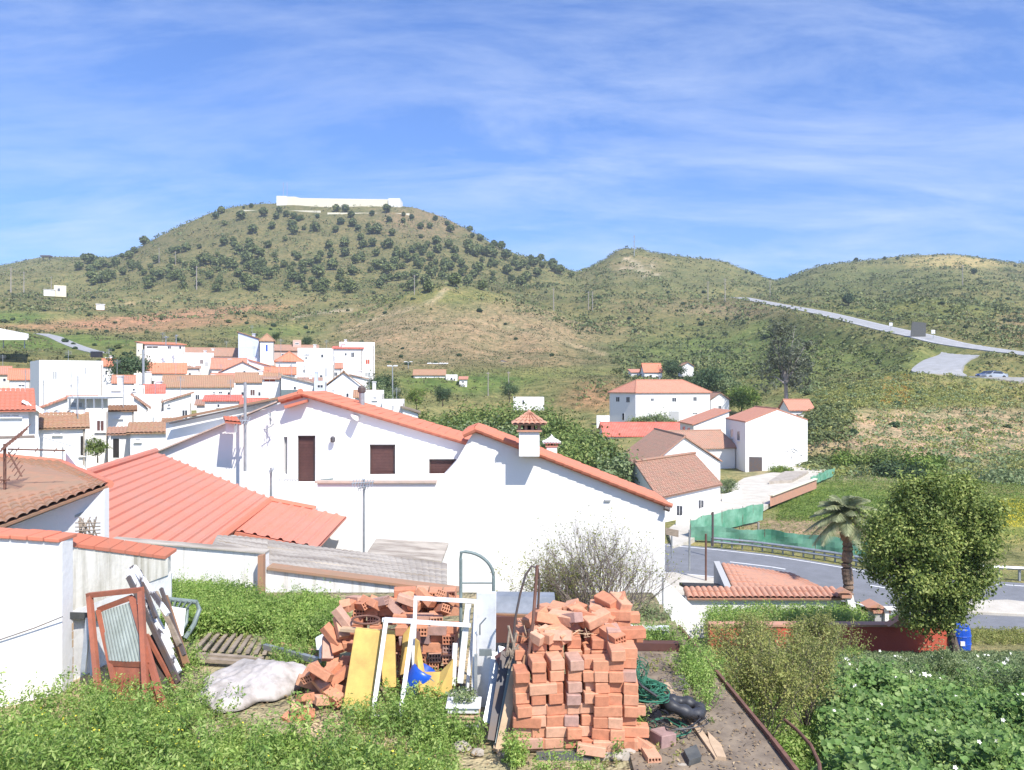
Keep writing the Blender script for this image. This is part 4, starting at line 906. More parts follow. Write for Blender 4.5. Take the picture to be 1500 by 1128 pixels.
lm = MB(); lm.lathe(P(487.5, 648, YA-.18), [(.05, 0), (.1, .04), (.1, .18), (.04, .24)], 8); lm.bar(P(487.5, 644, YA), P(487.5, 644, YA-.2), .04, .04); lm.build('wall_lamp', 'dark_metal', hA)
mb = MB(); mb.prism([P(517, 607, YA-.02), P(526, 609.5, YA-.02), P(526, 616, YA-.02), P(520, 612, YA-.02)], V(0, -.5, 0)); mb.build('roof_bracket', 'white', hA)
fl = empty('flue_pipe', P(530, 604, YA+2.5), 'grey steel flue pipe with a dark cowl behind the red roof edge', 'chimney')
mb = MB(); mb.tube([P(530, 606, YA+2.5), P(530, 575, YA+2.5)], .12, 12); mb.build('pipe', 'grey_metal', fl); mb = MB(); mb.lathe(P(530, 575, YA+2.5), [(.14, 0), (.17, .03), (.17, .2), (.1, .28), (.02, .3)], 12); mb.build('cowl', 'dark_metal', fl)
tv = MB(); tv.bar(P(424, 581, 36), P(424, 571, 36), .75, .06, V(0, 1, 0)); tag(tv.build('solar_collector', 'greengrey'), 'dark green box on the roof left of the gable peak', 'box')
# a second white wall line behind on the left with brown coping
bk = empty('party_wall', P(245, 660, 37), 'long white party wall with thin brown coping rising behind the gabled house', 'wall')
mb = MB(); mb.prism([P(243, 680, 37), P(243, 619, 37), P(330, 601, 37), P(408, 584, 37), P(408, 680, 37)], V(0, 4, 0)); mb.build('wall', 'white', bk)
mb = MB(); mb.bar(P(240, 616.5, 36.9), P(408, 583, 36.9), .3, .1); mb.build('coping', 't_geo_b', bk)
mb = MB(); mb.bar(P(250, 620, 36.6), P(392, 589, 36.6), .3, .05); mb.build('gutter', 'dark_metal', bk)
# white stub chimney with red tile cap on house A left wing
ch = empty('small_chimney', P(338, 640, 31), 'small white chimney with a red tiled cap on the left wing', 'chimney')
mb = MB(); mb.box(P(339, 624, 31.2), (.32, .35, .5)); mb.build('shaft', 'white', ch)
mb = MB(); tiles(mb, P(327, 610, 31.5), P(347, 611, 31.5), P(330, 617, 30.7), P(353, 619, 30.7), pitch=.15, step=.25, amp=.03); mb.build('cap', 't_geo_r', ch)
# HOUSE B (front, blank gable)
YB = 29.0; hB = empty('blank_gable_house', P(800, 905, YB), 'big white house with a blank gable wall and red roof falling right', 'house')
pb = lambda x, y: P(x, y, YB)
mb = MB(); mb.prism([pb(465, 930), pb(465, 708), pb(641, 706), pb(668, 676), pb(686, 645), pb(694, 633), pb(800, 672), pb(974, 742), pb(974, 930)], V(0, 2.8, 0)); mb.build('wall', 'white', hB)
mb = MB(); mb.prism([pb(720, 655), pb(972, 746), pb(972, 930), pb(720, 930)], V(0, 2.0, 0)); 
mb = MB(); tiles(mb, P(695, 627, YB-.15), P(695, 627, YB-.15)+V(0, 3.4, 0), P(982, 740, YB-.15), P(982, 740, YB-.15)+V(0, 3.4, 0), pitch=.24, step=.4, thick=.12)
tiles(mb, P(695, 627, YB-.15), P(695, 627, YB-.15)+V(0, 3.4, 0), P(679, 634, YB-.15), P(679, 634, YB-.15)+V(0, 3.4, 0), pitch=.24, step=.4, thick=.15)
mb.build('roof', 't_geo_r', hB)
mb = MB(); barrel_tile_row(mb, P(695, 628, YB-.2), P(984, 741, YB-.2), .10); barrel_tile_row(mb, P(695, 629, YB-.2), P(679, 637, YB-.2), .13); mb.build('verge_tiles', 't_geo_r', hB)
mb = MB(); mb.bar(P(463, 705.5, YB+.1), P(640, 705.5, YB+.1), .4, .07); mb.build('terrace_coping', 'sill', hB)
mb = MB(); mb.prism([P(388, 711, YB+2.2), P(465, 711, YB+2.2), P(465, 760, YB+2.2), P(388, 745, YB+2.2)], V(0, .25, 0)); mb.build('terrace_wall', 'white', hB)
mb = MB(); mb.bar(P(469, 705, YB+1), P(487, 703, YB+1), .3, .12); mb.build('planter', 'greengrey', hB)
MB().box(P(890, 733, YB-.03), (.22, .08, .06)).build('wall_vent', 'greywall', hB)
MB().tube([P(973, 744, YB-.25), P(981, 747, YB-.25)], .08, 8).build('gutter_end', 'dark_metal', hB)
st = MB(); st.prism([P(972, 848, 25.4), P(1048, 920, 25.7), P(1048, 960, 25.7), P(972, 965, 25.4)], V(0.0, .3, 0)); tag(st.build('sloping_wall', 'white'), 'white wall sloping down from the corner of the blank gable house', 'wall')
# chimneys on house B
def chimney(name, lab, cx, Y, ytop, ybase, w, tiled):
    e = empty(name, P(cx, ybase, Y), lab, 'chimney'); z0 = P(cx, ybase+8, Y).z; z1 = P(cx, ytop, Y).z; X = P(cx, 0, Y).x
    k = w
    sz = z1-.70*k/.72
    MB().box(((X, Y, (z0+sz)/2)), (k, k*.8, sz-z0)).build('shaft', 'white', e, bevel=.015)
    mb = MB(); mb.box((X, Y, sz+.035*k/.72), (k*1.22, k*1.02, .07*k/.72)); mb.build('string_course', 't_geo', e)
    s = k/.72; zt = sz+.07*s
    for i in (-1, -.33, .33, 1):
        for j in (-1, 1): MB().box((X+i*k*.48, Y+j*k*.36, zt+.08*s), (.10*s, .10*s, .16*s)).build('cap_post', 't_geo', e)
    MB().box((X, Y, zt+.08*s), (k*.6, k*.45, .16*s)).build('flue', 'dark', e)
    mb = MB(); mb.box((X, Y, zt+.185*s), (k*1.15, k*.98, .06*s)); mb.build('cap_slab', 'greywall' if tiled else 'white', e)
    mb = MB(); zc = zt+.21*s; hw = k*.82; hd = k*.72; top = V(X, Y, z1)
    cs = [V(X-hw, Y-hd, zc), V(X+hw, Y-hd, zc), V(X+hw, Y+hd, zc), V(X-hw, Y+hd, zc)]
    for a in range(4):
        b = (a+1) % 4
        tiles(mb, top-V(0, 0, .02), top-V(0, 0, .021), cs[a], cs[b], pitch=.2*s, step=.2*s, amp=.05*s if tiled else .02, thick=.03)
    mb.lathe(top-V(0, 0, .05), [(.07*s, 0), (.1*s, .03), (.05*s, .09), (.01, .12)], 8)
    mb.build('cap', 't_geo' if tiled else 'white', e)
    return e
chimney('chimney', 'white chimney with a tiled pyramid cap on the red roof slope', 775, YB-.5, 603, 660, .72, True)
chimney('chimney', 'small white chimney with a plain white pyramid cap behind the tiled one', 808, YB+3.2, 639, 668, .42, False)
# antennas
def antenna(lab, x, y0, y1, Y, arms, name='antenna', mat='grey_metal', rad=.03):
    e = empty(name, P(x, y1, Y), lab, name.replace('_', ' '))
    MB().tube([P(x, y1, Y), P(x, y0, Y)], rad, 8).build('mast', mat, e)
    for (xa, ya, xb, yb, n, l) in arms:
        mb = MB(); a = P(xa, ya, Y-.08); b = P(xb, yb, Y-.08); mb.tube([a, b], rad*.55, 6)
        for k in range(n):
            p = a.lerp(b, (k+.5)/n); mb.tube([p+V(0, -l/2, -l*.35), p+V(0, l/2, l*.35)], rad*.33, 5)
        mb.build('boom', mat, e)
    return e
antenna('tall thin television antenna with a long boom in front of the blank wall', 533, 702, 815, 21, [(515, 708, 548, 706, 8, .3), (524, 716, 541, 712, 5, .18)])
antenna('short antenna mast with a round head at the corner of the salmon roof', 397, 685, 732, 29.5, [(394, 690, 401, 688, 3, .25)], rad=.045)
antenna('tall slender pole in front of the gabled white wall left of its windows', 359, 560, 690, 31, [(345, 618, 366, 616, 5, .4)], rad=.06)
antenna('rusty television mast with two booms at the left edge', 7, 650, 800, 19, [(2, 658, 40, 628, 9, .35), (12, 658, 95, 660, 3, .12), (12, 662, 32, 698, 6, .3), (-5, 703, 14, 703, 3, .2)], mat='rust', rad=.035)
antenna('thin antenna mast above the tan tiled roof by the round green tree', 92, 655, 700, 40, [(60, 640, 108, 654, 4, .2)], rad=.03)
antenna('roof antenna on the stair tower house', 243, 492, 506, 129, [(240, 494, 247, 494, 3, .5)], rad=.08)
antenna('second roof antenna right of the one on the stair tower house', 258, 490, 504, 130, [(256, 492, 261, 492, 3, .5)], rad=.08)
antenna('bent antenna leaning against the wall of the gabled house', 396, 604, 622, 31.6, [(392, 604, 402, 621, 4, .3), (402, 621, 388, 630, 2, .2)], rad=.03)
def lamp_post(lab, x, y0, y1, Y):
    e = empty('street_lamp', P(x, y1, Y), lab, 'street lamp')
    MB().tube([P(x, y1+4, Y), P(x, y0, Y)], [.11, .06], 8).build('pole', 'grey_metal', e)
    for s in (-1, 1):
        mb = MB(); mb.tube([P(x, y0+1, Y), P(x+s*3, y0-.5, Y)], .05, 6); mb.box(P(x+s*4.5, y0-.2, Y), (.55, .3, .16)); mb.build('lamp_head', 'frame_w', e)
lamp_post('tall double street lamp at the right end of the village', 575, 536, 590, 105)
lamp_post('double street lamp at the foot of the tan knoll above the farmhouse', 598, 530, 545, 190)
antenna('grey pole standing between the stair tower and the box house', 210, 512, 572, 100, [], name='pole', rad=.16)
# ---- salmon sheet roofs in front of house A
big = empty('sheet_roof_shed', P(230, 800, 26), 'low shed with a big salmon-pink ribbed sheet roof', 'shed')
tl, tr, bl, br = P(152, 688, 24.5), P(228, 662, 31), P(152, 791, 21.4), P(400, 733, 29)
r1 = P(316, 799, 21.3)
mb = MB(); a, b, c, d = P(152, 690, 24.6), P(228, 662, 31.2), P(396, 727, 31.2), P(316, 800, 22.6)
c = P(396, 729, 31.2); e = P(152, 790, 22.6)
# slope 1: ridge a-b ... lower edge e-d; ribs run down the slope
A_, B_, C_, D_ = P(128, 694, 23.2), P(228, 662, 31.2), P(306, 801, 21.8), P(398, 731, 28.6)
tiles(mb, A_-(B_-A_)*.5, C_-(D_-C_)*.5, B_, D_, pitch=.42, step=.8, saw=0, amp=.055, n=7, rib=True, thick=.04, under=.35)
for pl in (): pass
mb.build('roof', 'salmon_sheet', big)
mb = MB(); mb.tube([A_-(B_-A_)*.1+V(0, 0, .04), B_+V(0, 0, .04)], .12, 8); mb.build('ridge_cap', 'salmon_sheet', big)
mb = MB(); mb.tube([C_-(D_-C_)*.5, D_], .11, 6); mb.build('edge_flashing', 't_geo_r', big)
mb = MB(); mb.prism([P(152, 790, 22), P(300, 803, 22), P(300, 860, 22), P(152, 860, 22)], V(0, .25, 0)); mb.build('wall', 'white', big)
low = empty('lower_sheet_roof', P(400, 800, 22), 'lower salmon-pink sheet roof stepping down in front of the terrace', 'roof')
mb = MB(); tiles(mb, P(394, 733, 28.3), P(508, 757, 28.3), P(334, 776, 24), P(466, 803, 24), pitch=.42, step=50, amp=.055, n=7, rib=True); mb.build('sheet', 'salmon_sheet', low)
mb = MB(); mb.prism([P(333, 777, 23.95), P(466, 804, 23.95), P(466, 810, 23.95), P(333, 783, 23.95)], V(0, .1, 0)); mb.tube([P(394, 732, 28.3), P(462, 745, 28.4)], .1, 6); mb.build('fascia', 't_geo_r', low)
mb = MB(); mb.prism([P(345, 784, 24.3), P(462, 808, 24.3), P(462, 860, 24.3), P(345, 860, 24.3)], V(0, .2, 0)); mb.build('wall', 'stained2', low)
# ---- tile roof house at the left edge
lh = empty('tiled_roof_house', P(60, 800, 17), 'house with a weathered curved-tile roof and grey-blue side wall at the left edge', 'house')
mb = MB(); tiles(mb, P(-160, 655, 24.5), P(88, 678, 24.5), P(-160, 830, 14.0), P(160, 710, 19.0), pitch=.26, step=.42, amp=.06, saw=.03)
tiles(mb, P(-160, 655, 24.5), P(88, 678, 24.5), P(-160, 672, 29), P(60, 690, 29), pitch=.26, step=.42, amp=.06)
mb.build('roof', 't_geo_b', lh)
mb = MB(); barrel_tile_row(mb, P(-160, 655, 24.5), P(88, 678, 24.5), .13); barrel_tile_row(mb, P(88, 678, 24.5), P(160, 710, 19), .12); mb.build('ridge_tiles', 't_geo_r', lh)
w0, w1 = P(-160, 838, 14.5), P(152, 718, 19.4)
mb = MB(); mb.prism([w0, w1, w1-V(0, 0, 2.8), w0-V(0, 0, 1.6)], V(-.1, .25, 0)); mb.build('wall', 'bluewall' if False else 'white', lh)
mb = MB(); mb.bar(P(-100, 826, 16), P(150, 742, 19.2), .1, .06); mb.build('cable_trunk', 'grey_metal', lh)
mb = MB(); mb.prism([w1, w1+V(-3.5, 5, .5), w1+V(-3.5, 5, -3), w1-V(0, 0, 2.8)], V(-.2, 0, 0)); mb.build('end_wall', 'white', lh)
# boundary slab wall right of it (white upright at x=150)
mb = MB(); mb.prism([P(100, 775, 16.3), P(153, 716, 17.3), P(153, 860, 17.3), P(100, 850, 16.3)], V(0, .2, 0)); tag(mb.build('white_wall', 'white'), 'white wall panel under the end of the weathered tiled roof', 'wall')
# grape trellis / lattice behind the wall
la = empty('lattice_bundle', P(125, 800, 14), 'bundle of dry sticks and lattice leaning behind the stained wall', 'sticks')
mb = MB()
for k in range(16): mb.tube([P(112+k*2.2, 793, 14+.02*k), P(126+R.uniform(-12, 16), 760+R.uniform(-4, 12), 14.2)], .012, 4)
for k in range(5): mb.tube([P(110, 790-k*6, 14.05), P(147, 786-k*5, 14.05)], .01, 4)
mb.build('sticks', 'wood', la)
# ---- fibre cement shed roofs in front of blank house
fs = empty('grey_roof_shed', P(480, 850, 17), 'low shed with stained grey corrugated roof behind the back wall', 'shed')
mb = MB(); tiles(mb, P(338, 784, 19.2), P(655, 826, 19.2), P(386, 832, 15.0), P(655, 862, 15.0), pitch=.16, step=1.6, amp=.016, saw=.012, n=6, thick=.02)
tiles(mb, P(318, 784, 18), P(392, 790, 18), P(310, 800, 15.6), P(392, 836, 15), pitch=.16, step=1.6, amp=.014, thick=.02); mb.build('roof', 'fibre', fs)
mb = MB(); mb.prism([P(392, 838, 15.2), P(655, 868, 15.2), P(655, 890, 15.2), P(392, 890, 15.2)], V(0, .2, 0)); mb.build('wall', 'stained2', fs)
mb = MB(); mb.bar(P(392, 831, 14.95), P(510, 846, 14.95), .1, .07); mb.build('tile_edge', 't_geo_r', fs)
mb = MB(); mb.prism([P(536, 812, 24), P(647, 822, 24), P(657, 795, 26.5), P(551, 789, 26.5)], V(0, 0, -.08)); q = mb.build('roof_sheet', 'fibre'); tag(q, 'small tilted grey sheet roof against the blank white wall', 'roof')
# ---- boundary walls of the yard (left)
w = empty('yard_wall', P(50, 1040, 8.2), 'near white yard wall with a red tiled coping at the left edge', 'wall')
a0, a1 = P(-60, 783, 7.6), P(91, 794, 8.25)
mb = MB(); mb.prism([a0, a1, V(a1.x, a1.y, -3.4), V(a0.x, a0.y, -3.4)], V(-.02, .24, 0)); mb.build('wall', 'whitelime', w)
mb = MB()
for k in range(6):
    a = a0.lerp(a1, k/6+.006); b = a0.lerp(a1, (k+1)/6-.004); mb.prism([a+V(0, -.05, 0), b+V(0, -.05, 0), b+V(0, .3, 0), a+V(0, .3, 0)], V(0, 0, .04+.006*math.sin(k*5)))
mb.build('coping', 't_geo_r', w, bevel=.008)
w2 = empty('stained_wall', P(160, 930, 9), 'stained cream yard wall with a dark red tile coping', 'wall')
b0, b1 = P(92, 797, 8.45), P(246, 818, 10.2)
mb = MB(); mb.prism([b0, b1, V(b1.x, b1.y, P(0, 900, 8.45).z), V(b0.x, b0.y, P(0, 900, 8.45).z)], V(-.05, .2, 0)); mb.build('wall', 'stained', w2)
c0, c1 = V(b0.x+.03, b0.y+.1, P(0, 900, 8.45).z-.002), V(b1.x, b1.y+.1, P(0, 900, 8.45).z-.002)
mb = MB(); mb.prism([c0, c1, V(c1.x, c1.y, -3.4), V(c0.x, c0.y, -3.4)], V(-.05, .14, 0)); mb.build('lower_wall', 'whitelime', w2)
mb = MB(); mb.bar(b0+V(.04, -.03, -(b0.z-c0.z)), b0.lerp(b1, .32)+V(0, -.03, -(b0.z-c0.z)), .1, .07); mb.build('dark_strip', 'slate', w2)  # dark strip along the line where the upper wall meets the lower
mb = MB()
for k in range(11): mb.box((b0.x+.02, 8.44, -2.46-k*.09), (.13, .12, .078), Matrix.Rotation(R.uniform(-.1, .1), 3, 'Z'))
mb.build('brick_edge', 'wood_l', w2); 
mb = MB()
for k in range(7):
    a = b0.lerp(b1, k/7+.004); b = b0.lerp(b1, (k+1)/7-.003); mb.prism([a+V(.0, -.07, .0), b+V(0, -.07, 0), b+V(0, .28, .03), a+V(0, .28, .03)], V(0, 0, .042))
mb.build('coping', MATS and 't_geo_r', w2, bevel=.008)
w3 = empty('back_wall', P(270, 880, 12.2), 'white back wall of the yard stained grey along its top', 'wall')
mb = MB(); mb.prism([P(160, 792, 12.4), P(388, 811, 12.4), P(388, 880, 12.4), P(160, 880, 12.4)], V(0, .22, 0)); mb.build('wall', 'stained2', w3); mb = MB(); mb.prism([P(159, 790.5, 12.36), P(388, 809.5, 12.36), P(388, 811.5, 12.36), P(159, 792, 12.36)], V(0, .26, 0)); mb.build('coping', 'fibre', w3)
mb = MB(); mb.prism([P(381, 812, 12.3), P(389, 811, 12.3), P(389, 880, 12.3), P(381, 880, 12.3)], V(0, -.12, 0)); mb.build('pier', 't_geo_b', w3)
w4 = empty('rear_wall', P(520, 890, 12.4), 'peeling rear wall of the yard behind the rubble bricks', 'wall')
mb = MB(); mb.prism([P(391, 834, 12.5), P(672, 868, 12.5), P(672, 900, 12.5), P(391, 895, 12.5)], V(0, .22, 0)); mb.build('wall', 'stained2', w4)
mb = MB(); mb.prism([P(391, 831, 12.45), P(672, 866, 12.45), P(672, 869.5, 12.45), P(391, 835, 12.45)], V(0, .3, 0)); mb.build('coping', 't_geo_b', w4)
# hidden retaining face of the yard terrace
# ---- right side: red wall, tile-capped wall
rw = empty('red_wall', P(1180, 945, 22.5), 'dark red painted garden wall behind the yellowish shrub', 'wall')
r0, r1_ = P(1040, 918, 22.2), P(1392, 918, 22.6)
mb = MB(); mb.prism([r0, r1_, r1_-V(0, 0, .75), r0-V(0, 0, .75)], V(0, .25, 0)); mb.build('wall', 'redwall', rw)
mb = MB(); mb.prism([r0+V(0, -.04, .003), r1_+V(0, -.04, .003), r1_+V(0, .3, .003), r0+V(0, .3, .003)], V(0, 0, .06)); mb.build('coping', 't_geo', rw)
bf = MB(); bf.tube([P(1380, 942, 22.1), P(1318, 935, 22.1)], .03, 6); 
tw = empty('tile_capped_wall', P(1130, 890, 26.5), 'white garden wall capped with rows of curved clay tiles', 'wall')
t0, t1 = P(1006, 876, 26.9), P(1232, 876, 26.5)
mb = MB(); mb.prism([t0, t1, t1-V(0, 0, 1.3), t0-V(0, 0, 1.3)], V(0, .3, 0)); mb.build('wall', 'white', tw)
mb = MB(); tiles(mb, t0+V(0, .55, .2), t1+V(0, .55, .2), t0+V(0, -.15, .03), t1+V(0, -.15, .03), pitch=.19, step=.36, amp=.07, n=6); mb.build('coping', 't_geo', tw)
pr = empty('gate_pier', P(1238, 900, 26.3), 'curved white gate pier with an orange cap at the end of the tile-capped wall', 'pier')
mb = MB(); pts = [P(1243, 872, 26.3), P(1246, 885, 26.3), P(1250, 898, 26.1), P(1258, 908, 25.9), P(1268, 916, 25.8)]
for i in range(4): mb.bar(pts[i], pts[i+1], .22, .2, V(0, 1, 0))
mb.build('curved_rail', 'white', pr); mb = MB(); mb.box(P(1238, 872, 26.3), (.34, .3, .12)); mb.prism([P(1228, 869, 26.1), P(1238, 863, 26.1), P(1249, 869, 26.1)], V(0, .35, 0)); mb.build('cap', 't_geo', pr)
we = empty('small_shrine', P(1285, 915, 25.5), 'little white garden well-house with an orange tiled top behind the citrus tree', 'shelter')
mb = MB(); mb.box(P(1286, 906, 25.5), (.42, .5, .55)); mb.build('body', 'greywall', we); mb = MB(); mb.box(P(1286, 893, 25.5), (.55, .6, .08)); mb.prism([P(1271, 890.5, 25.2), P(1286, 884, 25.2), P(1298, 890.5, 25.2)], V(0, .6, 0)); mb.build('roof', 't_geo', we); mb = MB(); mb.box(P(1298, 904, 25.2), (.12, .12, .5)); mb.box(P(1305, 891, 25.2), (.4, .3, .05)); mb.build('side_slab', 'white', we)
rb = MB(); rb.prism([P(1302, 918, 22), P(1324, 904, 22), P(1330, 912, 22), P(1345, 918, 22)], V(0, .3, 0)); tag(rb.build('tile_pile', 't_geo'), 'broken clay tiles heaped on the dark red wall', 'tiles')
# ------------------------------------------------------------------ yard clutter
GZ0 = -3.15
def gp(x, y, z=GZ0): return onz(x, y, z)
# concrete terrace slab
mb = MB(); mb.prism([V(.95, 5.2, -3.12), V(2.27, 5.2, -3.12), V(2.25, 7, -3.12), V(2.12, 10.3, -3.12), V(1.1, 10.3, -3.12)], V(0, 0, -1.6)); struct('terrace_slab', mb, 'concrete')
mb = MB(); mb.bar(V(2.29, 5.2, -3.10), V(2.27, 7, -3.10), .035, .06); mb.bar(V(2.27, 7.02, -3.10), V(2.14, 10.3, -3.10), .03, .05)
q = mb.build('edge_rail', 'rust'); tag(q, 'rusty steel edging along the right side of the concrete terrace', 'edging')
# hollow brick meshes: 24 x 11.5 x 8 cm, long axis Y
def brick_mesh(holes):
    bm = MB(); L, W, H_ = .24, .115, .08
    if not holes: bm.box((0, 0, 0), (W, L, H_))
    else:
        # end faces with sunk square holes: lattice of cells
        nx, nz = 4, 2; t = .009; cw = (W-t*(nx+1))/nx; chh = (H_-t*(nz+1))/nz
        xs = [-W/2]; zs = [-H_/2]
        for i in range(nx): xs += [xs[-1]+t, xs[-1]+t+cw]
        xs.append(W/2)
        for i in range(nz): zs += [zs[-1]+t, zs[-1]+t+chh]
        zs.append(H_/2)
        for s in (-1, 1):
            y = s*L/2; yi = s*(L/2-.05)
            for i in range(len(xs)-1):
                for j in range(len(zs)-1):
                    x0, x1, z0, z1 = xs[i], xs[i+1], zs[j], zs[j+1]
                    if i % 2 and j % 2:
                        bm.quad((x0, yi, z0), (x1, yi, z0), (x1, yi, z1), (x0, yi, z1))
                        for a, b in (((x0, z0), (x1, z0)), ((x1, z0), (x1, z1)), ((x1, z1), (x0, z1)), ((x0, z1), (x0, z0))): bm.quad((a[0], y, a[1]), (b[0], y, b[1]), (b[0], yi, b[1]), (a[0], yi, a[1]))
                    else: bm.quad((x0, y, z0), (x1, y, z0), (x1, y, z1), (x0, y, z1))
        for x in (-W/2, W/2): bm.quad((x, -L/2, -H_/2), (x, L/2, -H_/2), (x, L/2, H_/2), (x, -L/2, H_/2))
        for z in (-H_/2, H_/2): bm.quad((-W/2, -L/2, z), (W/2, -L/2, z), (W/2, L/2, z), (-W/2, L/2, z))
    me = bpy.data.meshes.new('brick'); me.from_pydata(bm.v, [], bm.f)
    b = bmesh.new(); b.from_mesh(me); bmesh.ops.remove_doubles(b, verts=b.verts, dist=1e-5); bmesh.ops.recalc_face_normals(b, faces=b.faces)
    if not holes:
        bmesh.ops.bevel(b, geom=b.edges[:], offset=.005, segments=1, affect='EDGES')
        for v_ in b.verts: v_.co += Vector((R.uniform(-1, 1), R.uniform(-1, 1), R.uniform(-1, 1)))*.0015
    b.to_mesh(me); b.free(); me.materials.append(M['brick']); return me
BM = [brick_mesh(False), brick_mesh(False), brick_mesh(False), brick_mesh(True)]
def brick(loc, rot, label, group, holes=False):
    o = bpy.data.objects.new('brick', BM[3] if holes else BM[R.randint(0, 2)]); COL.objects.link(o); o.location = loc
    o.rotation_euler = rot; return tag(o, label, 'brick', group)
g1 = 'clay bricks of the big pile on the pallet'; l1 = 'orange clay brick stacked in the big pile on the pallet'
bc = 0
BW, BH = .128, .0925
def stack(x, Y, n, lean=0., seed=0, yaw=0, lo=0, z0=-3.115, holes=0):
    rr = random.Random(seed); z = z0+BH/2; tw = 0
    for k in range(n):
        if k >= lo:
            turn = rr.random() < .22; a = (math.pi/2 if turn else 0)+rr.uniform(-.09, .09)+yaw
            q = brick(V(x+lean*k/10.+rr.uniform(-.008, .008)+(.045 if turn else 0), Y+rr.uniform(-.05, .03)-(.04 if turn else 0)+k*.012, z+rr.uniform(-.003, .003)), (rr.uniform(-.04, .04), rr.uniform(-.04, .04), a), l1, g1, rr.random() < holes)
            q.scale = (1.08, 1.0, BH/.0825)
        z += BH
for r_, (Y, hL, hR) in enumerate([(6.95, 8, 9), (7.19, 9, 10), (7.43, 10, 11), (7.67, 10, 11)]):
    lo = (0, 6, 7, 8)[r_]
    for i in range(5): stack(.09+r_*.012+i*.131+(.02 if i > 2 else 0), Y+.012*i, hL-(1 if i == 0 else 0)-(1 if r_ in (1, 2) and i == 4 else 0), lean=-.02+.025*i, seed=100+r_*10+i, yaw=.10, lo=lo)
    for i in range(3): stack(.765+r_*.008+i*.125, Y-.01+.02*i, hR-(1 if i == 0 and r_ < 2 else 0), lean=.02, seed=200+r_*10+i, yaw=-.04, lo=lo if i < 2 else 0)
for k in range(22):
    x = R.uniform(.2, 1.04); Y = R.choice((7.25, 7.45, 7.65, 7.75))+R.uniform(-.05, .05); z = -3.02+BH*((8 if Y < 7.35 else 9 if Y < 7.6 else 9.1 if x < .7 else 10.))+.035
    q = brick(V(x, Y, z), (R.uniform(-.35, .35), R.uniform(-.35, .35), R.uniform(0, 3)), 'loose orange clay brick tumbled on top of the big pile', 'loose bricks on the top of the big pile', R.random() < .25); q.scale = (1.08, 1.0, 1.12)
mb = MB()
for k in range(60):
    x = R.uniform(.1, .75); p = V(x, R.uniform(7.2, 7.6), -3.02+BH*8.2); mb.tube([p, p+V(R.uniform(-.12, .12), R.uniform(-.1, .1), R.uniform(-.03, .09))], .004, 3, False)
q = mb.build('dry_twigs', 'wood_l'); q['kind'] = 'stuff'
# pallet and slabs under the pile
pl = empty('pallet', V(.55, 7.3, GZ0), 'flat wooden pallet carrying the big brick pile', 'pallet')
for i in range(5): MB().box((.5, 6.95+i*.22, -3.13), (1.32, .13, .02)).build('board', 'wood_l', pl)
for x in (-.08, .5, 1.1): MB().box((x, 7.4, -3.16), (.1, 1.1, .04)).build('bearer', 'wood', pl)
for i, (x0, x1, lab) in enumerate(((786, 868, 'dark slab lying on edge under the left of the brick pile'), (872, 922, 'grey slab lying on edge under the right of the brick pile'))):
    mb = MB(); mb.prism([P(x0, 1104, 6.78), P(x1, 1102, 6.78), P(x1+5, 1150, 6.7), P(x0, 1150, 6.7)], V(0, .04, 0)); tag(mb.build('slab', 'slate' if i == 0 else 'stone'), lab, 'slab')
brick(P(866, 1098, 6.8), (.1, .2, 1.45), 'orange brick jutting from under the middle of the pile', None)
brick(P(971, 1082, 7.0), (0, .05, .5), 'single large orange brick standing alone beside the cables', None, False).scale = (1.4, .7, 1.6)
brick(P(953, 1107, 6.75), (0, 0, 1.5), 'hollow brick with two rows of holes lying near the bottom edge', None, True).rotation_euler = (0, .02, .12)
o = brick(P(938, 1088, 6.9), (.3, .4, .9), 'broken brick lying between the pile and the hollow brick', None)
# green netting on the right flank, cords
def tangle(name, lab, cat, c, rx, ry, rz, n, r, mat, seed, turns=5):
    rr = random.Random(seed); mb = MB()
    for k in range(n):
        ph = rr.uniform(0, 6.28); tl = rr.uniform(.4, 1); pts = []
        ex, ey, ez = rr.uniform(.4, 1), rr.uniform(.4, 1), rr.uniform(.3, 1); px_, py_ = rr.uniform(0, 6), rr.uniform(0, 6)
        for i in range(22):
            t = i/21*6.28*tl+ph; pts.append(c+V(rx*ex*math.cos(t)+.2*rx*math.sin(3*t+px_), ry*ey*math.sin(t), rz*ez*math.sin(t*1.3+py_)*.8))
        mb.tube(pts, r, 4, False)
    return tag(mb.build(name, mat, recalc=False), lab, cat)
tangle('netting', 'tangle of green netting hanging down the right flank of the brick pile', 'netting', P(925, 990, 7.3), .14, .2, .22, 42, .004, 'greenwire', 3)
tangle('netting', 'heap of dark green netting spilling onto the concrete terrace', 'netting', P(945, 1012, 7.3), .20, .2, .11, 46, .005, 'greenwire', 4)
mb = MB(); mb.tube([P(905, 938, 7.2), P(915, 975, 7.1), P(940, 1005, 7.1), P(962, 1020, 7.1)], .013, 6); tag(mb.build('cord', 'black'), 'black cord running down over the green netting', 'cord')
tangle('cable_coil', 'thin black cable hoops lying on the concrete terrace', 'cable', P(990, 1040, 7.3)+V(0, 0, -.06), .33, .4, .03, 7, .005, 'black', 8)
tangle('cable_coil', 'thin grey wire hoops standing up behind the black tyre', 'wire', P(985, 1000, 7.9), .2, .1, .13, 6, .0028, 'dark_metal', 9)
tangle('cable_coil', 'thin green hose loops around the lone brick', 'hose', gp(975, 1075)+V(0, 0, .06), .22, .25, .04, 4, .006, 'greenwire', 10)
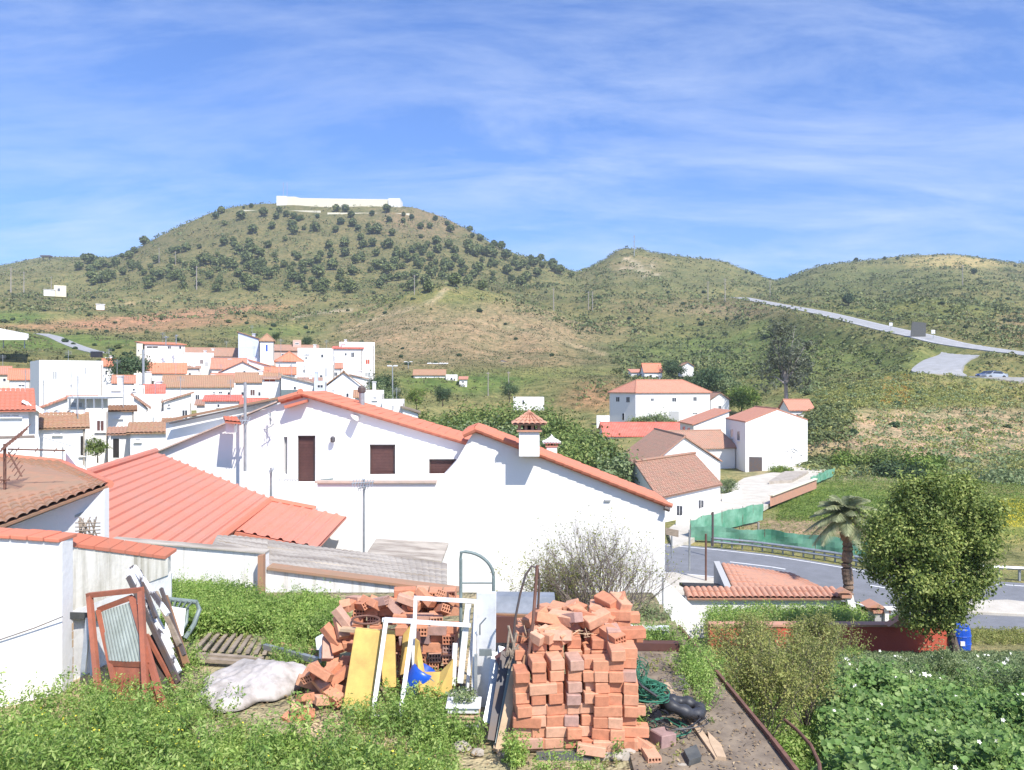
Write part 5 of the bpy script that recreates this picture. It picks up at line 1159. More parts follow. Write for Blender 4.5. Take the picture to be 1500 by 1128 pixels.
# black squashed bag / tyre
ty = empty('tyre', P(1002, 1040, 7.45), 'squashed black tyre lying on the concrete terrace', 'tyre')
mb = MB(); n = 26
ring = []
for i in range(n+1):
    t = 2*math.pi*i/n; ring.append(P(1000, 1035, 7.45)+V(.165*math.cos(t), .12*math.sin(t), -.04*math.cos(t)+.01*math.sin(2*t)))
mb.tube(ring, [.055+.012*math.sin(i*1.7) for i in range(n+1)], 10, False); mb.build('tyre', 'black', ty, smooth=True)
# planks and fragments on terrace
mb = MB(); mb.bar(gp(975, 1010)+V(0, 0, .05), gp(1052, 1118)+V(0, 0, .03), .055, .045); tag(mb.build('plank', 'wood_l'), 'long narrow plank lying across the concrete terrace', 'plank')
mb = MB(); mb.prism([gp(1036, 1080)+V(0, 0, .03), gp(1056, 1100)+V(0, 0, .03), gp(1064, 1120)+V(0, 0, .03), gp(1050, 1118)+V(0, 0, .03), gp(1040, 1098)+V(0, 0, .03)], V(0, 0, .03)); tag(mb.build('broken_board', 'wood_l'), 'broken pale board at the foot of the long plank', 'board')
mb = MB(); mb.prism([gp(1000, 1112)+V(0, 0, .02), gp(1018, 1104)+V(0, 0, .02), gp(1026, 1122)+V(0, 0, .02), gp(1008, 1128)+V(0, 0, .02)], V(.01, .0, .06)); tag(mb.build('stone_fragment', 'slate'), 'dark grey stone fragment at the bottom edge beside the plank', 'stone')
mb = MB(); mb.bar(V(1.12, 9.95, -3.05), V(1.93, 9.9, -3.05), .05, .16, V(0, 0, 1)); mb.bar(V(1.12, 9.9, -2.98), V(1.93, 9.85, -2.98), .12, .03); tag(mb.build('white_channel', 'frame_w'), 'white metal channel lying at the back of the concrete terrace', 'channel')
mb = MB(); mb.bar(V(1.0, 9.5, -3.07), V(2.0, 9.45, -3.07), .12, .09); tag(mb.build('timber', 'shutter'), 'dark timber beam lying in front of the white channel', 'beam')
for i, (x, y, s) in enumerate(((920, 1105, .07), (903, 1112, .05), (928, 1095, .05), (1000, 1125, .04), (640, 1085, .06), (700, 1105, .05), (745, 1110, .05), (675, 1098, .07))):
    bm_ = bmesh.new(); bmesh.ops.create_icosphere(bm_, subdivisions=2, radius=s)
    for v_ in bm_.verts: v_.co = Vector((v_.co.x*1.3, v_.co.y, v_.co.z*.6))*R.uniform(.8, 1.15)
    me = bpy.data.meshes.new('rock'); bm_.to_mesh(me); bm_.free(); me.materials.append(M['stone']); o = bpy.data.objects.new('rock', me); COL.objects.link(o); o.location = gp(x, y)+V(0, 0, s*.4)
    tag(o, 'small pale rubble stone on the ground around the brick piles', 'stone', 'rubble stones around the brick piles')
# stuff beside left of pile: leaning metal strips, planks, rods
def lean(name, lab, cat, x0, y0, Y0, x1, y1, Y1, w, t, mat, **k):
    mb = MB(); mb.bar(P(x0, y0, Y0), P(x1, y1, Y1), w, t, V(0, 1, 0)); return tag(mb.build(name, mat, **k), lab, cat)
lean('metal_strip', 'dark narrow metal sheet leaning left of the brick pile', 'metal sheet', 722, 1085, 7.0, 742, 955, 7.5, .10, .015, 'dark_metal')
lean('metal_strip', 'grey metal profile leaning between the white door and the brick pile', 'metal profile', 712, 1060, 7.2, 735, 948, 7.7, .07, .03, 'grey_metal')
lean('metal_strip', 'greenish metal profile leaning against the planks left of the pile', 'metal profile', 729, 1090, 6.95, 752, 960, 7.4, .05, .03, 'greengrey')
lean('plank', 'pale weathered plank leaning against the left side of the brick pile', 'plank', 733, 1102, 6.9, 758, 978, 7.2, .10, .025, 'wood_l')
lean('plank', 'dark brown plank leaning against the left side of the brick pile', 'plank', 742, 1108, 6.85, 772, 960, 7.15, .055, .03, 'wood_b')
lean('plank', 'short dark board wedged behind the leaning planks', 'plank', 758, 1000, 7.3, 735, 955, 7.6, .16, .03, 'shutter')
mb = MB(); mb.tube([P(750, 1078, 6.95), P(768, 1000, 7.05), P(781, 910, 7.2), P(787, 828, 7.35)], [.014, .016, .016, .015], 8); tag(mb.build('steel_post', 'rust'), 'tall rusty steel post leaning in front of the brick pile', 'post')
mb = MB(); mb.tube([P(752, 935, 7.4), P(755, 905, 7.4), P(762, 870, 7.4), P(770, 842, 7.4), P(779, 829, 7.4), P(788, 833, 7.42), P(790, 850, 7.45), P(788, 900, 7.5)], .011, 8); tag(mb.build('bent_bar', 'dark_metal'), 'thin black bar bent into a hook beside the rusty post', 'bar')
mb = MB()
for k in range(9): mb.tube([P(752+R.uniform(-8, 14), 915+R.uniform(0, 40), 7.2), P(752+R.uniform(-14, 20), 960+R.uniform(0, 30), 7.2)], .012, 5)
tag(mb.build('scrap_sticks', 'wood'), 'jumble of grey scrap sticks at the left shoulder of the brick pile', 'sticks')
# white door leaf, arched bed frame, chair-like frame
dr = empty('door_leaf', P(712, 1075, 7.9), 'white metal door leaf standing upright between the window frames and the planks', 'door')
mb = MB(); mb.prism([P(697, 1065, 7.9), P(725, 1065, 7.8), P(727, 868, 7.95), P(698, 868, 8.05)], V(0, .05, 0)); mb.build('leaf', 'frame_w', dr, bevel=.006)
mb = MB(); mb.prism([P(702, 950, 7.83), P(720, 950, 7.78), P(721, 960, 7.78), P(702, 960, 7.83)], V(0, -.02, 0)); mb.bar(P(697, 958, 7.85), P(697, 1060, 7.8), .03, .03, V(0, 1, 0)); mb.build('rail', 'grey_metal', dr)
MB().tube([P(703, 930, 7.9), P(703, 915, 7.86), P(712, 905, 7.84)], .008, 6).build('handle', 'grey_metal', dr)
lean('board', 'narrow white board leaning in shade at the right of the white door leaf', 'board', 716, 1075, 7.6, 727, 955, 7.85, .10, .02, 'frame_w')
ah = empty('arched_frame', P(700, 1060, 8.3), 'grey-green arched tube frame rising above the white door leaf', 'frame')
Yh = 8.3; arc = [P(675, 1060, Yh), P(675, 820, Yh), P(675.5, 809, Yh)]+[P(678+(45)*math.sin(t), 808+(38)*(1-math.cos(t)), Yh) for t in np.linspace(.1, math.pi/2, 10)]+[P(723, 870, Yh), P(722, 1060, Yh)]
mb = MB(); mb.tube(arc, .017, 8); mb.build('tube', 'greengrey', ah); MB().tube([P(675, 854, Yh), P(723, 854, Yh)], .009, 6).build('crossbar', 'greengrey', ah)
# window frames
def frame4(name, lab, pts, w, t, mat, cat='window frame', parts=True, extra=()):
    e = empty(name, V(*[sum(p[i] for p in pts)/4 if i < 2 else min(p[2] for p in pts) for i in range(3)]), lab, cat)
    nm = ('bottom_rail', 'stile', 'top_rail', 'stile')
    for i in range(4):
        a, b = pts[i], pts[(i+1) % 4]; d = (b-a).normalized()*w*.5
        MB().bar(a-(d if i % 2 == 0 else -d), b+(d if i % 2 == 0 else -d), w, t if i % 2 else t*.96, V(0, 1, 0)).build(nm[i], mat, e)
    for a, b in extra: MB().bar(a, b, w*.8, t*.7, V(0, 1, 0)).build('crossbar', mat, e)
    return e
frame4('window_frame', 'large white window frame leaning in front of the yellow foam boards', [P(546, 1050, 7.5), P(586, 1050, 7.5), P(606, 910, 8.0), P(566, 908, 8.0)], .04, .04, 'frame_w')
frame4('window_frame', 'wide white window frame leaning against the bricks with its top bar highest', [P(603, 1040, 8.1), P(684, 1010, 8.05), P(698, 881, 8.25), P(609, 876, 8.3)], .036, .04, 'frame_w')
mb = MB(); mb.bar(P(560, 908, 8.02), P(690, 916, 8.02), .035, .035, V(0, 1, 0)); tag(mb.build('white_rail', 'frame_w'), 'long white rail lying across both leaning window frames', 'rail')
lean('window_stile', 'white upright window stile right of the hollow bricks', 'window stile', 674, 1000, 8.0, 686, 885, 8.1, .06, .05, 'frame_w')
lean('window_stile', 'short white upright between the yellow sheet and the window stile', 'window stile', 664, 1004, 7.9, 667, 942, 8.0, .045, .04, 'frame_w')
lean('window_stile', 'thin white stile nearest to the white door leaf', 'window stile', 693, 1010, 7.85, 697, 880, 8.0, .03, .03, 'frame_w')
lean('bent_rod', 'thin grey rod leaning over the yellow sheet towards the planter', 'rod', 620, 985, 7.9, 660, 1020, 7.7, .018, .018, 'grey_metal')
# yellow foam sheets
def sheet(lab, q, th, mat, name='foam_board', cat='foam board', bev=.008):
    mb = MB(); mb.prism(q, V(0, th, 0)); return tag(mb.build(name, mat, bevel=bev), lab, cat)
sheet('large yellow foam board leaning on the rubble bricks', [P(501, 1040, 7.65), P(549, 1045, 7.6), P(558, 925, 8.05), P(520, 921, 8.05)], .06, 'foam')
sheet('second yellow foam board behind the white window frame', [P(560, 1008, 7.85), P(580, 1007, 7.85), P(578, 925, 8.1), P(556, 923, 8.1)], .05, 'foam')
sheet('narrow yellow-green board between the two white frames', [P(584, 990, 8.1), P(600, 985, 8.1), P(602, 915, 8.3), P(590, 930, 8.3)], .03, 'foam')
mb = MB()
vs = [P(608, 935, 8.05), P(614, 940, 8.0), P(622, 985, 7.9), P(645, 985, 7.85), P(664, 965, 7.8), P(662, 1010, 7.75), P(640, 1022, 7.7), P(616, 1022, 7.7), P(606, 990, 7.9)]
mb.prism(vs, V(0, .02, 0)); tag(mb.build('yellow_sheet', 'foam'), 'curled yellow sheet lying around the hollow bricks', 'sheet')
lean('board', 'dark brown board standing between the white frame and the hollow bricks', 'board', 618, 1010, 8.1, 610, 925, 8.3, .07, .02, 'shutter')
mb = MB(); mb.lathe(P(600, 1030, 7.95), [(.09, 0), (.105, .02), (.11, .22), (.10, .25), (.085, .25), (.08, .06)], 14); q = mb.build('bucket', 'blue', smooth=True); q.rotation_euler = (0, .5, 0); q.scale = (1.25, 1.25, 1.35); q.location.z += .04; tag(q, 'bright blue plastic bucket tipped behind the white window frame', 'bucket')
# planter with stacked trays
pt = empty('tray_stack', P(680, 1075, 7.3), 'stack of white plastic trays with a small plant growing on top', 'planter')
for i, (y, w_) in enumerate(((1072, .25), (1061, .26), (1048, .27), (1034, .28))):
    mb = MB(); mb.box(P(678+i*.5, y, 7.35), (w_, .22, .055)); mb.box(P(678+i*.5, y-4.5, 7.35), (w_+.035, .25, .018)); mb.build('tray', ('frame_w', 'grey_metal', 'wood_l', 'frame_w')[i], pt, bevel=.004)
mb = MB(); mb.box(P(678, 1080, 7.35), (.26, .22, .05)); mb.build('tray', 'black', pt)
rs = np.random.RandomState(5); c_, d_ = crown_pts([(0, 0, .05, .14, .11, .07)], 500, rs, .2); c_ += np.array(P(678, 1026, 7.35)); v, f = leaves(c_, .028, rs, d_)
o = npmesh('potted_plant', v, f, 'l_grey', loc=tuple(OFF[pt.name]), parent=pt)
# rubble heap of bricks behind
g2 = 'bricks of the tumbled heap behind the yellow boards'; l2 = 'orange clay brick in the tumbled heap behind the yellow boards'
rr = random.Random(12)
for xi, (x, n) in enumerate(((506, 6), (528, 8), (550, 8), (572, 9), (594, 9), (616, 9), (638, 9), (660, 8))):
    for row, Y in enumerate((8.45, 8.8)):
        bhh = .0925
        z = GZ0+.04
        if x < 600 and row == 0: n_ = n-3
        elif row == 0: n_ = n-4
        else: n_ = n
        if x > 590: n_ = 8 if row == 0 else 10
        if x > 590 and row == 0 and x > 640: n_ = 7
        for k in range(n_):
            if k >= n_-(3 if row else 4) or (590 < x < 680 and row == 0):
                q = brick(V((x-750)/F*Y+rr.uniform(-.02, .02), Y+rr.uniform(-.04, .04), z), (rr.uniform(-.06, .06), rr.uniform(-.06, .06), rr.choice((0, 0, math.pi/2))+rr.uniform(-.15, .15)), l2, g2, holes=(600 < x < 680 or rr.random() < .25)); q.scale = (1.15, 1.0, 1.12)
            z += bhh
for k in range(18):
    brick(P(rr.uniform(505, 680), rr.uniform(874, 898), rr.uniform(8.5, 8.9)), (rr.uniform(-.6, .6), rr.uniform(-.6, .6), rr.uniform(0, 3)), l2, g2, rr.random() < .3)
hb = [(465, 1020), (470, 1000), (480, 1010), (478, 1025), (490, 1020), (462, 1035), (488, 1000), (497, 990), (482, 985), (470, 985), (455, 985), (452, 1000), (495, 1030), (475, 1035), (500, 1010)]
for k, (x, y) in enumerate(hb):
    Y = 7.9+rr.uniform(-.1, .3); brick(P(x, y, Y), (rr.uniform(-.5, .5), rr.uniform(-.5, .5), rr.uniform(0, 3)), 'hollow brick fallen at the left foot of the yellow foam boards', 'fallen bricks left of the yellow foam boards', rr.random() < .8)
for k, (x, y, a) in enumerate(((488, 965, .1), (480, 950, .3), (492, 940, .2), (486, 930, 1.2), (500, 918, .6), (502, 905, 1.4))): brick(P(x, y, 8.3), (.9, rr.uniform(-.3, .3), a), 'dark brick standing on end at the left edge of the tumbled heap', 'upright bricks at the left edge of the tumbled heap')
mb = MB()
pts = [P(536+20*math.cos(t), 908+6*math.sin(t), 8.25-.12*math.sin(t)) for t in np.linspace(0, 2*math.pi, 22)]
mb.tube(pts, .012, 6, False); tag(mb.build('metal_hoop', 'rust'), 'rusty metal hoop lying on the tumbled heap of bricks', 'hoop')
mb = MB(); mb.bar(P(500, 921, 8.2), P(556, 926, 8.15), .09, .03, V(0, 0, 1)); tag(mb.build('pale_board', 'wood_l'), 'pale board lying along the top of the large yellow foam board', 'board')
mb = MB(); mb.prism([P(462, 935, 9), P(490, 920, 9), P(498, 926, 8.9), P(480, 955, 8.8), P(464, 952, 8.8)], V(0, .05, 0)); tag(mb.build('white_slab', 'frame_w'), 'tilted white slab left of the tumbled heap', 'slab')
lean('white_angle', 'small white L-shaped profile left of the tumbled heap', 'profile', 470, 965, 8.6, 470, 938, 8.7, .03, .03, 'frame_w')
lean('drain_pipe', 'grey pipe lying on the ground right of the wooden pallet', 'pipe', 388, 947, 9.4, 468, 968, 8.7, .06, .05, 'grey_metal')
mb = MB(); mb.tube([P(395, 942, 9.8), P(465, 958, 9.2)], .045, 10); tag(mb.build('clay_pipe', 't_geo'), 'reddish clay pipe lying behind the grey pipe', 'pipe')
# tarp heap
tp = bmesh.new(); bmesh.ops.create_grid(tp, x_segments=70, y_segments=44, size=1); 
tv_ = np.array([v_.co[:] for v_ in tp.verts]); gx, gy = tv_[:, 0], tv_[:, 1]; ux = gx*np.sqrt(1-gy**2/2); uy = gy*np.sqrt(1-gx**2/2)
ctr = gp(364, 1012); rr2 = np.clip(1-(ux**2+uy**2), 0, 1)
fold = .6*np.abs(fbm(ux*2.2+uy*1.2+4, uy*3.2+7, 3, 5))
hgt = rr2**.55*(.13+.14*(fbm(ux*2.3+9, uy*2.2+3, 4, 8)+.4)+.12*ux*.5)+.22*fold*rr2**.3+.02*fbm(ux*12, uy*12, 2, 3)*rr2**.3+.012
th = np.arctan2(uy, ux); rad = 1+.14*np.sin(th*3+1)+.07*np.sin(th*7)+.03*np.sin(th*13)
for i, v_ in enumerate(tp.verts): v_.co = Vector((ctr.x+ux[i]*.55*rad[i], ctr.y+uy[i]*.6*rad[i]+.1, GZ0+max(hgt[i], .008)))
me = bpy.data.meshes.new('tarpaulin'); tp.to_mesh(me); tp.free(); me.materials.append(M['tarp'])
for p_ in me.polygons: p_.use_smooth = True
o = bpy.data.objects.new('tarpaulin', me); COL.objects.link(o); tag(o, 'crumpled greyish white plastic sheet lying on the bare ground', 'tarpaulin')
so = o.modifiers.new('t', 'SOLIDIFY'); so.thickness = .006
for k, (x, y) in enumerate(((437, 1035), (447, 1022), (452, 1046), (425, 1050), (440, 1052))):
    q = brick(P(x, y, 7.6), (rr.uniform(-.4, .4), rr.uniform(-.5, .5), rr.uniform(0, 3)), 'pinkish brick fragment at the right end of the crumpled sheet', 'brick fragments beside the crumpled sheet'); q.scale = (.9, .6, .9)
# wooden slatted pallet
wp = empty('slatted_pallet', gp(335, 965), 'broken weathered wooden pallet with narrow slats lying on the ground', 'pallet')
for k in range(9):
    x = 303+k*10.5
    MB().bar(P(x+8+k*.6, 925+k*1.1, 10.1), P(x-16+k*2, 951+k*.9, 9.2), .045, .018).build('slat', 'wood', wp)
for (a, b) in (((303, 929, 10.05), (395, 942, 10.0)), ((288, 955, 9.15), (385, 962, 9.1)), ((285, 961, 9.05), (375, 968, 8.95))):
    MB().bar(P(*a)-V(0, 0, .03), P(*b)-V(0, 0, .03), .07, .04).build('bearer', 'wood', wp)
# grey slatted plastic lounger on the left
sl = empty('garden_chair', P(265, 945, 9.5), 'grey-green slatted plastic seat back standing in the weeds', 'seat')
mb = MB(); mb.tube([P(241, 877, 9.6), P(288, 882, 9.6), P(292, 893, 9.6), P(284, 915, 9.5), P(271, 935, 9.4)], .028, 8); mb.tube([P(241, 889, 9.6), P(275, 893, 9.6), P(273, 912, 9.5), P(262, 932, 9.4)], .02, 8); mb.build('frame', 'greengrey', sl)
for k in range(6): MB().bar(P(243+k*8, 876+k*.8, 9.59), P(242+k*6, 890+k*.6, 9.59), .055, .02).build('slat', 'greengrey', sl)
for k, (x0, y0, x1, y1, w_, mt) in enumerate(((236, 930, 186, 842, .05, 'stained'), (252, 950, 201, 850, .045, 'frame_w'), (246, 900, 196, 830, .05, 'peeling'), (263, 945, 228, 868, .05, 'wood'), (270, 960, 236, 862, .035, 'dark_metal'), (228, 905, 204, 836, .035, 'dark_metal'))):
    lean('white_board' if mt in ('stained', 'frame_w', 'peeling') else 'dark_board', ('flaking pale board %s of the scrap stack beside the rusty frames' if mt in ('stained', 'frame_w', 'peeling') else 'thin dark batten %s of the scrap stack beside the rusty frames') % ('at the left edge', 'in the middle', 'at the very top', 'at the right side', 'at the far right', 'at the upper left')[k], 'board', x0, y0, 8.55-.03*k, x1, y1, 8.9, w_, .03, mt)
# rusty door frames
f1 = frame4('rusty_frame', 'rust-red steel door frame leaning in front of the lower wall, nearest the wall end', [P(143, 1005, 7.9), P(215, 1035, 7.6), P(206, 864, 8.3), P(131, 872, 8.5)], .05, .05, 'redox', 'door frame')
dl = empty('rusty_door', P(200, 1035, 7.7), 'rust-red steel door with grey corrugated panel and solid red lower panel', 'door')
q0, q1, q2, q3 = P(172, 1015, 7.95), P(241, 1040, 7.55), P(193, 875, 8.35), P(145, 893, 8.5)
for a, b, nm in ((q0, q3, 'stile'), (q1, q2, 'stile'), (q3, q2, 'top_rail'), (q0.lerp(q3, .35), q1.lerp(q2, .38), 'middle_rail')): MB().bar(a, b, .055, .04, V(0, 1, 0)).build(nm, 'redox', dl)
mb = MB(); mb.prism([q0, q1, q1.lerp(q2, .38), q0.lerp(q3, .36)], V(.0, .02, 0)); mb.build('lower_panel', 'redox', dl)
mb = MB(); tiles(mb, q3.lerp(q0, .04), q2.lerp(q1, .04), q0.lerp(q3, .37), q1.lerp(q2, .39), pitch=.05, step=9, amp=.008, n=4, thick=.004); mb.build('upper_panel', 'panel_grey', dl)
lean('steel_bar', 'thin rust-red bar leaning between the two steel door frames', 'bar', 180, 1000, 8.1, 163, 900, 8.5, .03, .03, 'redox')
lean('white_board', 'long white peeling board leaning above the rusty door', 'board', 262, 985, 8.1, 205, 870, 8.7, .06, .03, 'peeling')
lean('white_board', 'white peeling board with dark blotches standing highest in the scrap stack', 'board', 220, 900, 8.7, 190, 832, 8.9, .11, .03, 'peeling')
lean('white_board', 'broad white board leaning behind the dark one in the scrap stack', 'board', 250, 960, 8.5, 198, 838, 8.95, .09, .02, 'frame_w')
lean('dark_board', 'dark narrow board leaning along the long white peeling board', 'board', 262, 1000, 8.0, 188, 845, 8.75, .05, .03, 'dark_metal')
lean('dark_board', 'dark metal sheet standing in shade under the scrap boards', 'metal sheet', 246, 1015, 8.0, 222, 930, 8.4, .16, .01, 'dark_metal')
lean('brown_board', 'brown splintered board leaning at the right of the scrap stack', 'board', 272, 975, 8.6, 240, 875, 9.0, .09, .03, 'wood_b')
lean('brown_board', 'thin brown slat leaning low against the scrap stack', 'board', 258, 1010, 8.0, 215, 930, 8.3, .035, .03, 'redox')
sheet('white rectangular panel standing behind the brown splintered board', [P(238, 935, 9.3), P(268, 932, 9.3), P(272, 892, 9.4), P(246, 888, 9.4)], .02, 'frame_w', 'white_board', 'board')
lean('grey_tube', 'grey bent tube standing beside the lower wall', 'tube', 122, 985, 8.35, 130, 905, 8.5, .05, .03, 'grey_metal')
lean('grey_tube', 'thin grey tube standing right of the bent one by the lower wall', 'tube', 134, 990, 8.3, 138, 895, 8.5, .025, .025, 'grey_metal')
# grey-blue tank behind
tk = empty('metal_trough', P(765, 905, 9.6), 'galvanised metal trough turned upside down behind the brick pile', 'trough')
mb = MB(); 
for x in (0,):
    pts = [P(726, 893, 9.6), P(812, 893, 9.6)]
    prof = [(math.cos(t), math.sin(t)) for t in np.linspace(0, math.pi, 9)]; a, b = P(727, 900, 9.7), P(812, 902, 9.5); vs = []
    for p_ in (a, b):
        for c2, s2 in prof: vs.append(p_+V(0, c2*.3, s2*.27))
    mb.add(vs, [(i, i+1, i+10, i+9) for i in range(8)]+[tuple(range(9)), tuple(range(17, 8, -1))])
mb.build('shell', 'grey_metal', tk); MB().bar(P(725, 902, 9.4), P(812, 905, 9.2), .05, .05).build('rim', 'wood_b', tk)
MB().box(P(765, 915, 9.5), (.66, .4, .3)).build('body', 'shutter', tk)
# blue barrel
bb = empty('plastic_barrel', P(1405, 951, 22.6), 'bright blue plastic barrel standing by the red wall', 'barrel')
mb = MB(); mb.lathe(P(1405, 952, 22.6), [(.26, 0), (.29, .06), (.3, .2), (.31, .22), (.3, .24), (.3, .42), (.31, .44), (.3, .46), (.28, .62), (.24, .66)], 18); mb.build('barrel', 'blue', bb, smooth=False)
mb = MB(); mb.lathe(P(1405, 952, 22.6)+V(0, 0, .66), [(.25, 0), (.25, .04), (.2, .05)], 18); mb.build('lid', 'blue', bb)
MB().box(P(1410, 943, 22.25), (.12, .03, .12)).build('sticker', 'frame_w', bb)
mb = MB(); mb.tube([gp(1150, 1055, -3.55), gp(1168, 1070, -3.5), gp(1188, 1092, -3.42), gp(1200, 1118, -3.35), gp(1203, 1150, -3.3)], .018, 8); tag(mb.build('bent_pipe', 'rust'), 'rusty pipe curving through the mallow leaves at the bottom edge', 'pipe')
mb = MB(); mb.tube([P(1312, 928, 21.9), P(1312, 920, 21.9)], .05, 8); 
# ------------------------------------------------------------------ roadside things
def railing_posts(): pass
gr = empty('guardrail', onz(1150, 815, -9), 'long grey steel guardrail on the far side of the village road', 'guardrail')
gpts = [onz(x, y, -9) for x, y in ((1045, 801), (1100, 806), (1160, 814), (1220, 823), (1275, 833))]
for zz in (.22, .42):
    mb = MB(); mb.tube([p+V(0, .3, zz) for p in gpts], .07, 6); mb.build('rail', 'grey_metal', gr)
for p in resample(gpts, 16): MB().box(p+V(0, .38, .2), (.08, .08, .55)).build('post', 'grey_metal', gr)
g3 = empty('guardrail', onz(1480, 850, -9), 'short steel guardrail at the right edge of the picture', 'guardrail')
gpts = [onz(x, y, -9)+V(0, .4, 0) for x, y in ((1440, 850), (1500, 853), (1600, 858))]
mb = MB(); mb.tube([p+V(0, 0, .55) for p in gpts], .09, 6); mb.build('rail', 'grey_metal', g3)
for p in resample(gpts, 6): MB().box(p+V(0, .08, .28), (.09, .09, .66)).build('post', 'grey_metal', g3)
def netfence(lab, pts, h, seed):
    e = empty('net_fence', pts[len(pts)//2], lab, 'fence'); rr = random.Random(seed)
    pp = resample(pts, 40); mb = MB(); vs = []
    for i, p in enumerate(pp):
        sag = .05*math.sin(i*.5+seed)+.05*rr.random()
        d = pp[min(i+1, 39)]-pp[max(i-1, 0)]; n = V(-d.y, d.x, 0).normalized()
        for k in range(4): vs.append(p+V(0, 0, h*k/3-(sag if k == 3 else 0))+n*(.04*math.sin(i*.7+k)+.04*rr.random()))
    mb.add(vs, [(i*4+k, i*4+k+1, i*4+k+5, i*4+k+4) for i in range(39) for k in range(3)]); o = mb.build('net', 'net', e)
    s_ = o.modifiers.new('t', 'SOLIDIFY'); s_.thickness = .02
    for p in resample(pts, 8): MB().tube([p+V(0, .06, 0), p+V(0, .06, h+.05)], .018, 5).build('post', 'rust', e)
netfence('tall green net fence climbing beside the driveway', [onz(1012, 790, -9), onz(1045, 780, -9), onz(1080, 771, -9), onz(1118, 762, -9)], 1.15, 1)
netfence('long low green net fence along the road verge below the field', [onz(1012, 791, -9), onz(1060, 794, -9), onz(1130, 799, -9), onz(1200, 807, -9), onz(1272, 817, -9)], .85, 2)
netfence('short green net fence at the top of the brick parapet', [onz(1188, 712, -9), onz(1204, 704, -9), onz(1222, 697, -9)], .8, 3)
bp = empty('brick_parapet', onz(1160, 735, -9), 'low orange brick parapet along the upper field edge', 'wall')
mb = MB(); a, b = onz(1128, 742, -9), onz(1194, 716, -9); mb.prism([a, b, b+V(0, 0, .8), a+V(0, 0, .75)], V(.2, .2, 0)); mb.build('wall', 't_geo', bp); mb = MB(); mb.bar(a+V(.1, .1, .8), b+V(.1, .1, .85), .3, .08); mb.build('coping', 'cream', bp)
vw = empty('low_wall', onz(1035, 745, -9), 'low whitewashed wall stepping down beside the driveway', 'wall')
for a, b, h in (((1056, 722), (1076, 716), .6), ((1058, 735), (1086, 726), .5), ((990, 770), (1054, 745), .5)):
    a = onz(*a, -8.9); b = onz(*b, -8.9); mb = MB(); mb.prism([a, b, b+V(0, 0, h), a+V(0, 0, h)], V(.1, .25, 0)); mb.build('wall', 'white', vw)
pb_ = empty('planting_bed', onz(1150, 702, -9), 'raised white-edged planting bed in front of the warehouse wall', 'bed')
mb = MB(); mb.prism([onz(1126, 705, -8.6), onz(1160, 703, -8.6), onz(1184, 690, -8.6), onz(1150, 690, -8.6)], V(0, 0, -.4)); mb.build('edge', 'stone', pb_)
bd = empty('wall_emblem', P(1155, 670, 86.4), 'dark sketchy line drawing painted on the warehouse wall', 'drawing')
mb = MB()
WA, WB = XZ(1092, 84, 0), XZ(1183, 89, 0)
wn = V(WB.y-WA.y, WA.x-WB.x, 0).normalized(); wn = wn if wn.y < 0 else -wn
for st_ in ([(1150, 661), (1152, 660), (1154, 661)], [(1158, 658), (1162, 657), (1165, 659), (1168, 661)], [(1160, 661), (1164, 663)], [(1158, 667), (1160, 672)], [(1172, 666), (1175, 667)], [(1150, 674), (1154, 673)]):
    mb.tube([hitp(x, y, WA, WB)+wn*.02 for x, y in st_], .05, 4)
mb.build('lines', 'greywall', bd)
# posts in front of the corner
for i, (x, y0, y1, lab) in enumerate(((1010, 776, 836, 'thin grey post left of the two at the roadside corner'), (1034, 782, 850, 'tall dark post right of the two at the roadside corner'))):
    mb = MB(); mb.tube([P(x, y0, 37.5-i), P(x, y1, 37.5-i)], .045, 6); tag(mb.build('post', 'rust' if i else 'grey_metal'), lab, 'post')
mb = MB(); mb.tube([P(1044, 750, 42), P(1044, 800, 42)], .06, 6); tag(mb.build('post', 'dark_metal'), 'dark post with a small head standing by the green net corner', 'post')
mb = MB(); mb.tube([P(1111, 765, 46), P(1111, 806, 46)], .06, 6); tag(mb.build('post', 'stone'), 'pale weathered post by the lower green net', 'post')
sg = empty('road_sign', P(984, 812, 40), 'small olive direction sign on a post at the corner of the blank house', 'sign')
MB().tube([P(984, 785, 40), P(984, 818, 40)], .04, 6).build('post', 'grey_metal', sg)
mb = MB(); mb.prism([P(975, 773, 40), P(994, 777, 40), P(994, 787, 40), P(975, 783, 40)], V(0, .04, 0)); mb.build('panel', 'wood', sg)
bo = empty('billboard', P(1345, 497, 203), 'dark back of a large road sign on two posts beside the hill road', 'sign')
mb = MB(); mb.prism([P(1334, 493, 201), P(1356, 494, 201), P(1357, 473, 201), P(1336, 471, 201)], V(0, .15, 0)); mb.build('panel', 'slate', bo)
for x in (1338, 1346, 1354): MB().tube([P(x, 500, 201.5), P(x, 474, 201.5)], .1, 6).build('post', 'dark_metal', bo)
for x, y, Y, lab in ((1305, 476, 225, 'small round white sign on the verge left of the billboard'), (1367, 487, 195, 'small white sign on the verge right of the billboard')):
    e = empty('verge_sign', P(x, y+9, Y), lab, 'sign'); MB().tube([P(x, y, Y), P(x, y+9, Y)], .07, 6).build('post', 'grey_metal', e); MB().box(P(x, y-1, Y), (.9, .08, .9)).build('panel', 'frame_w', e)
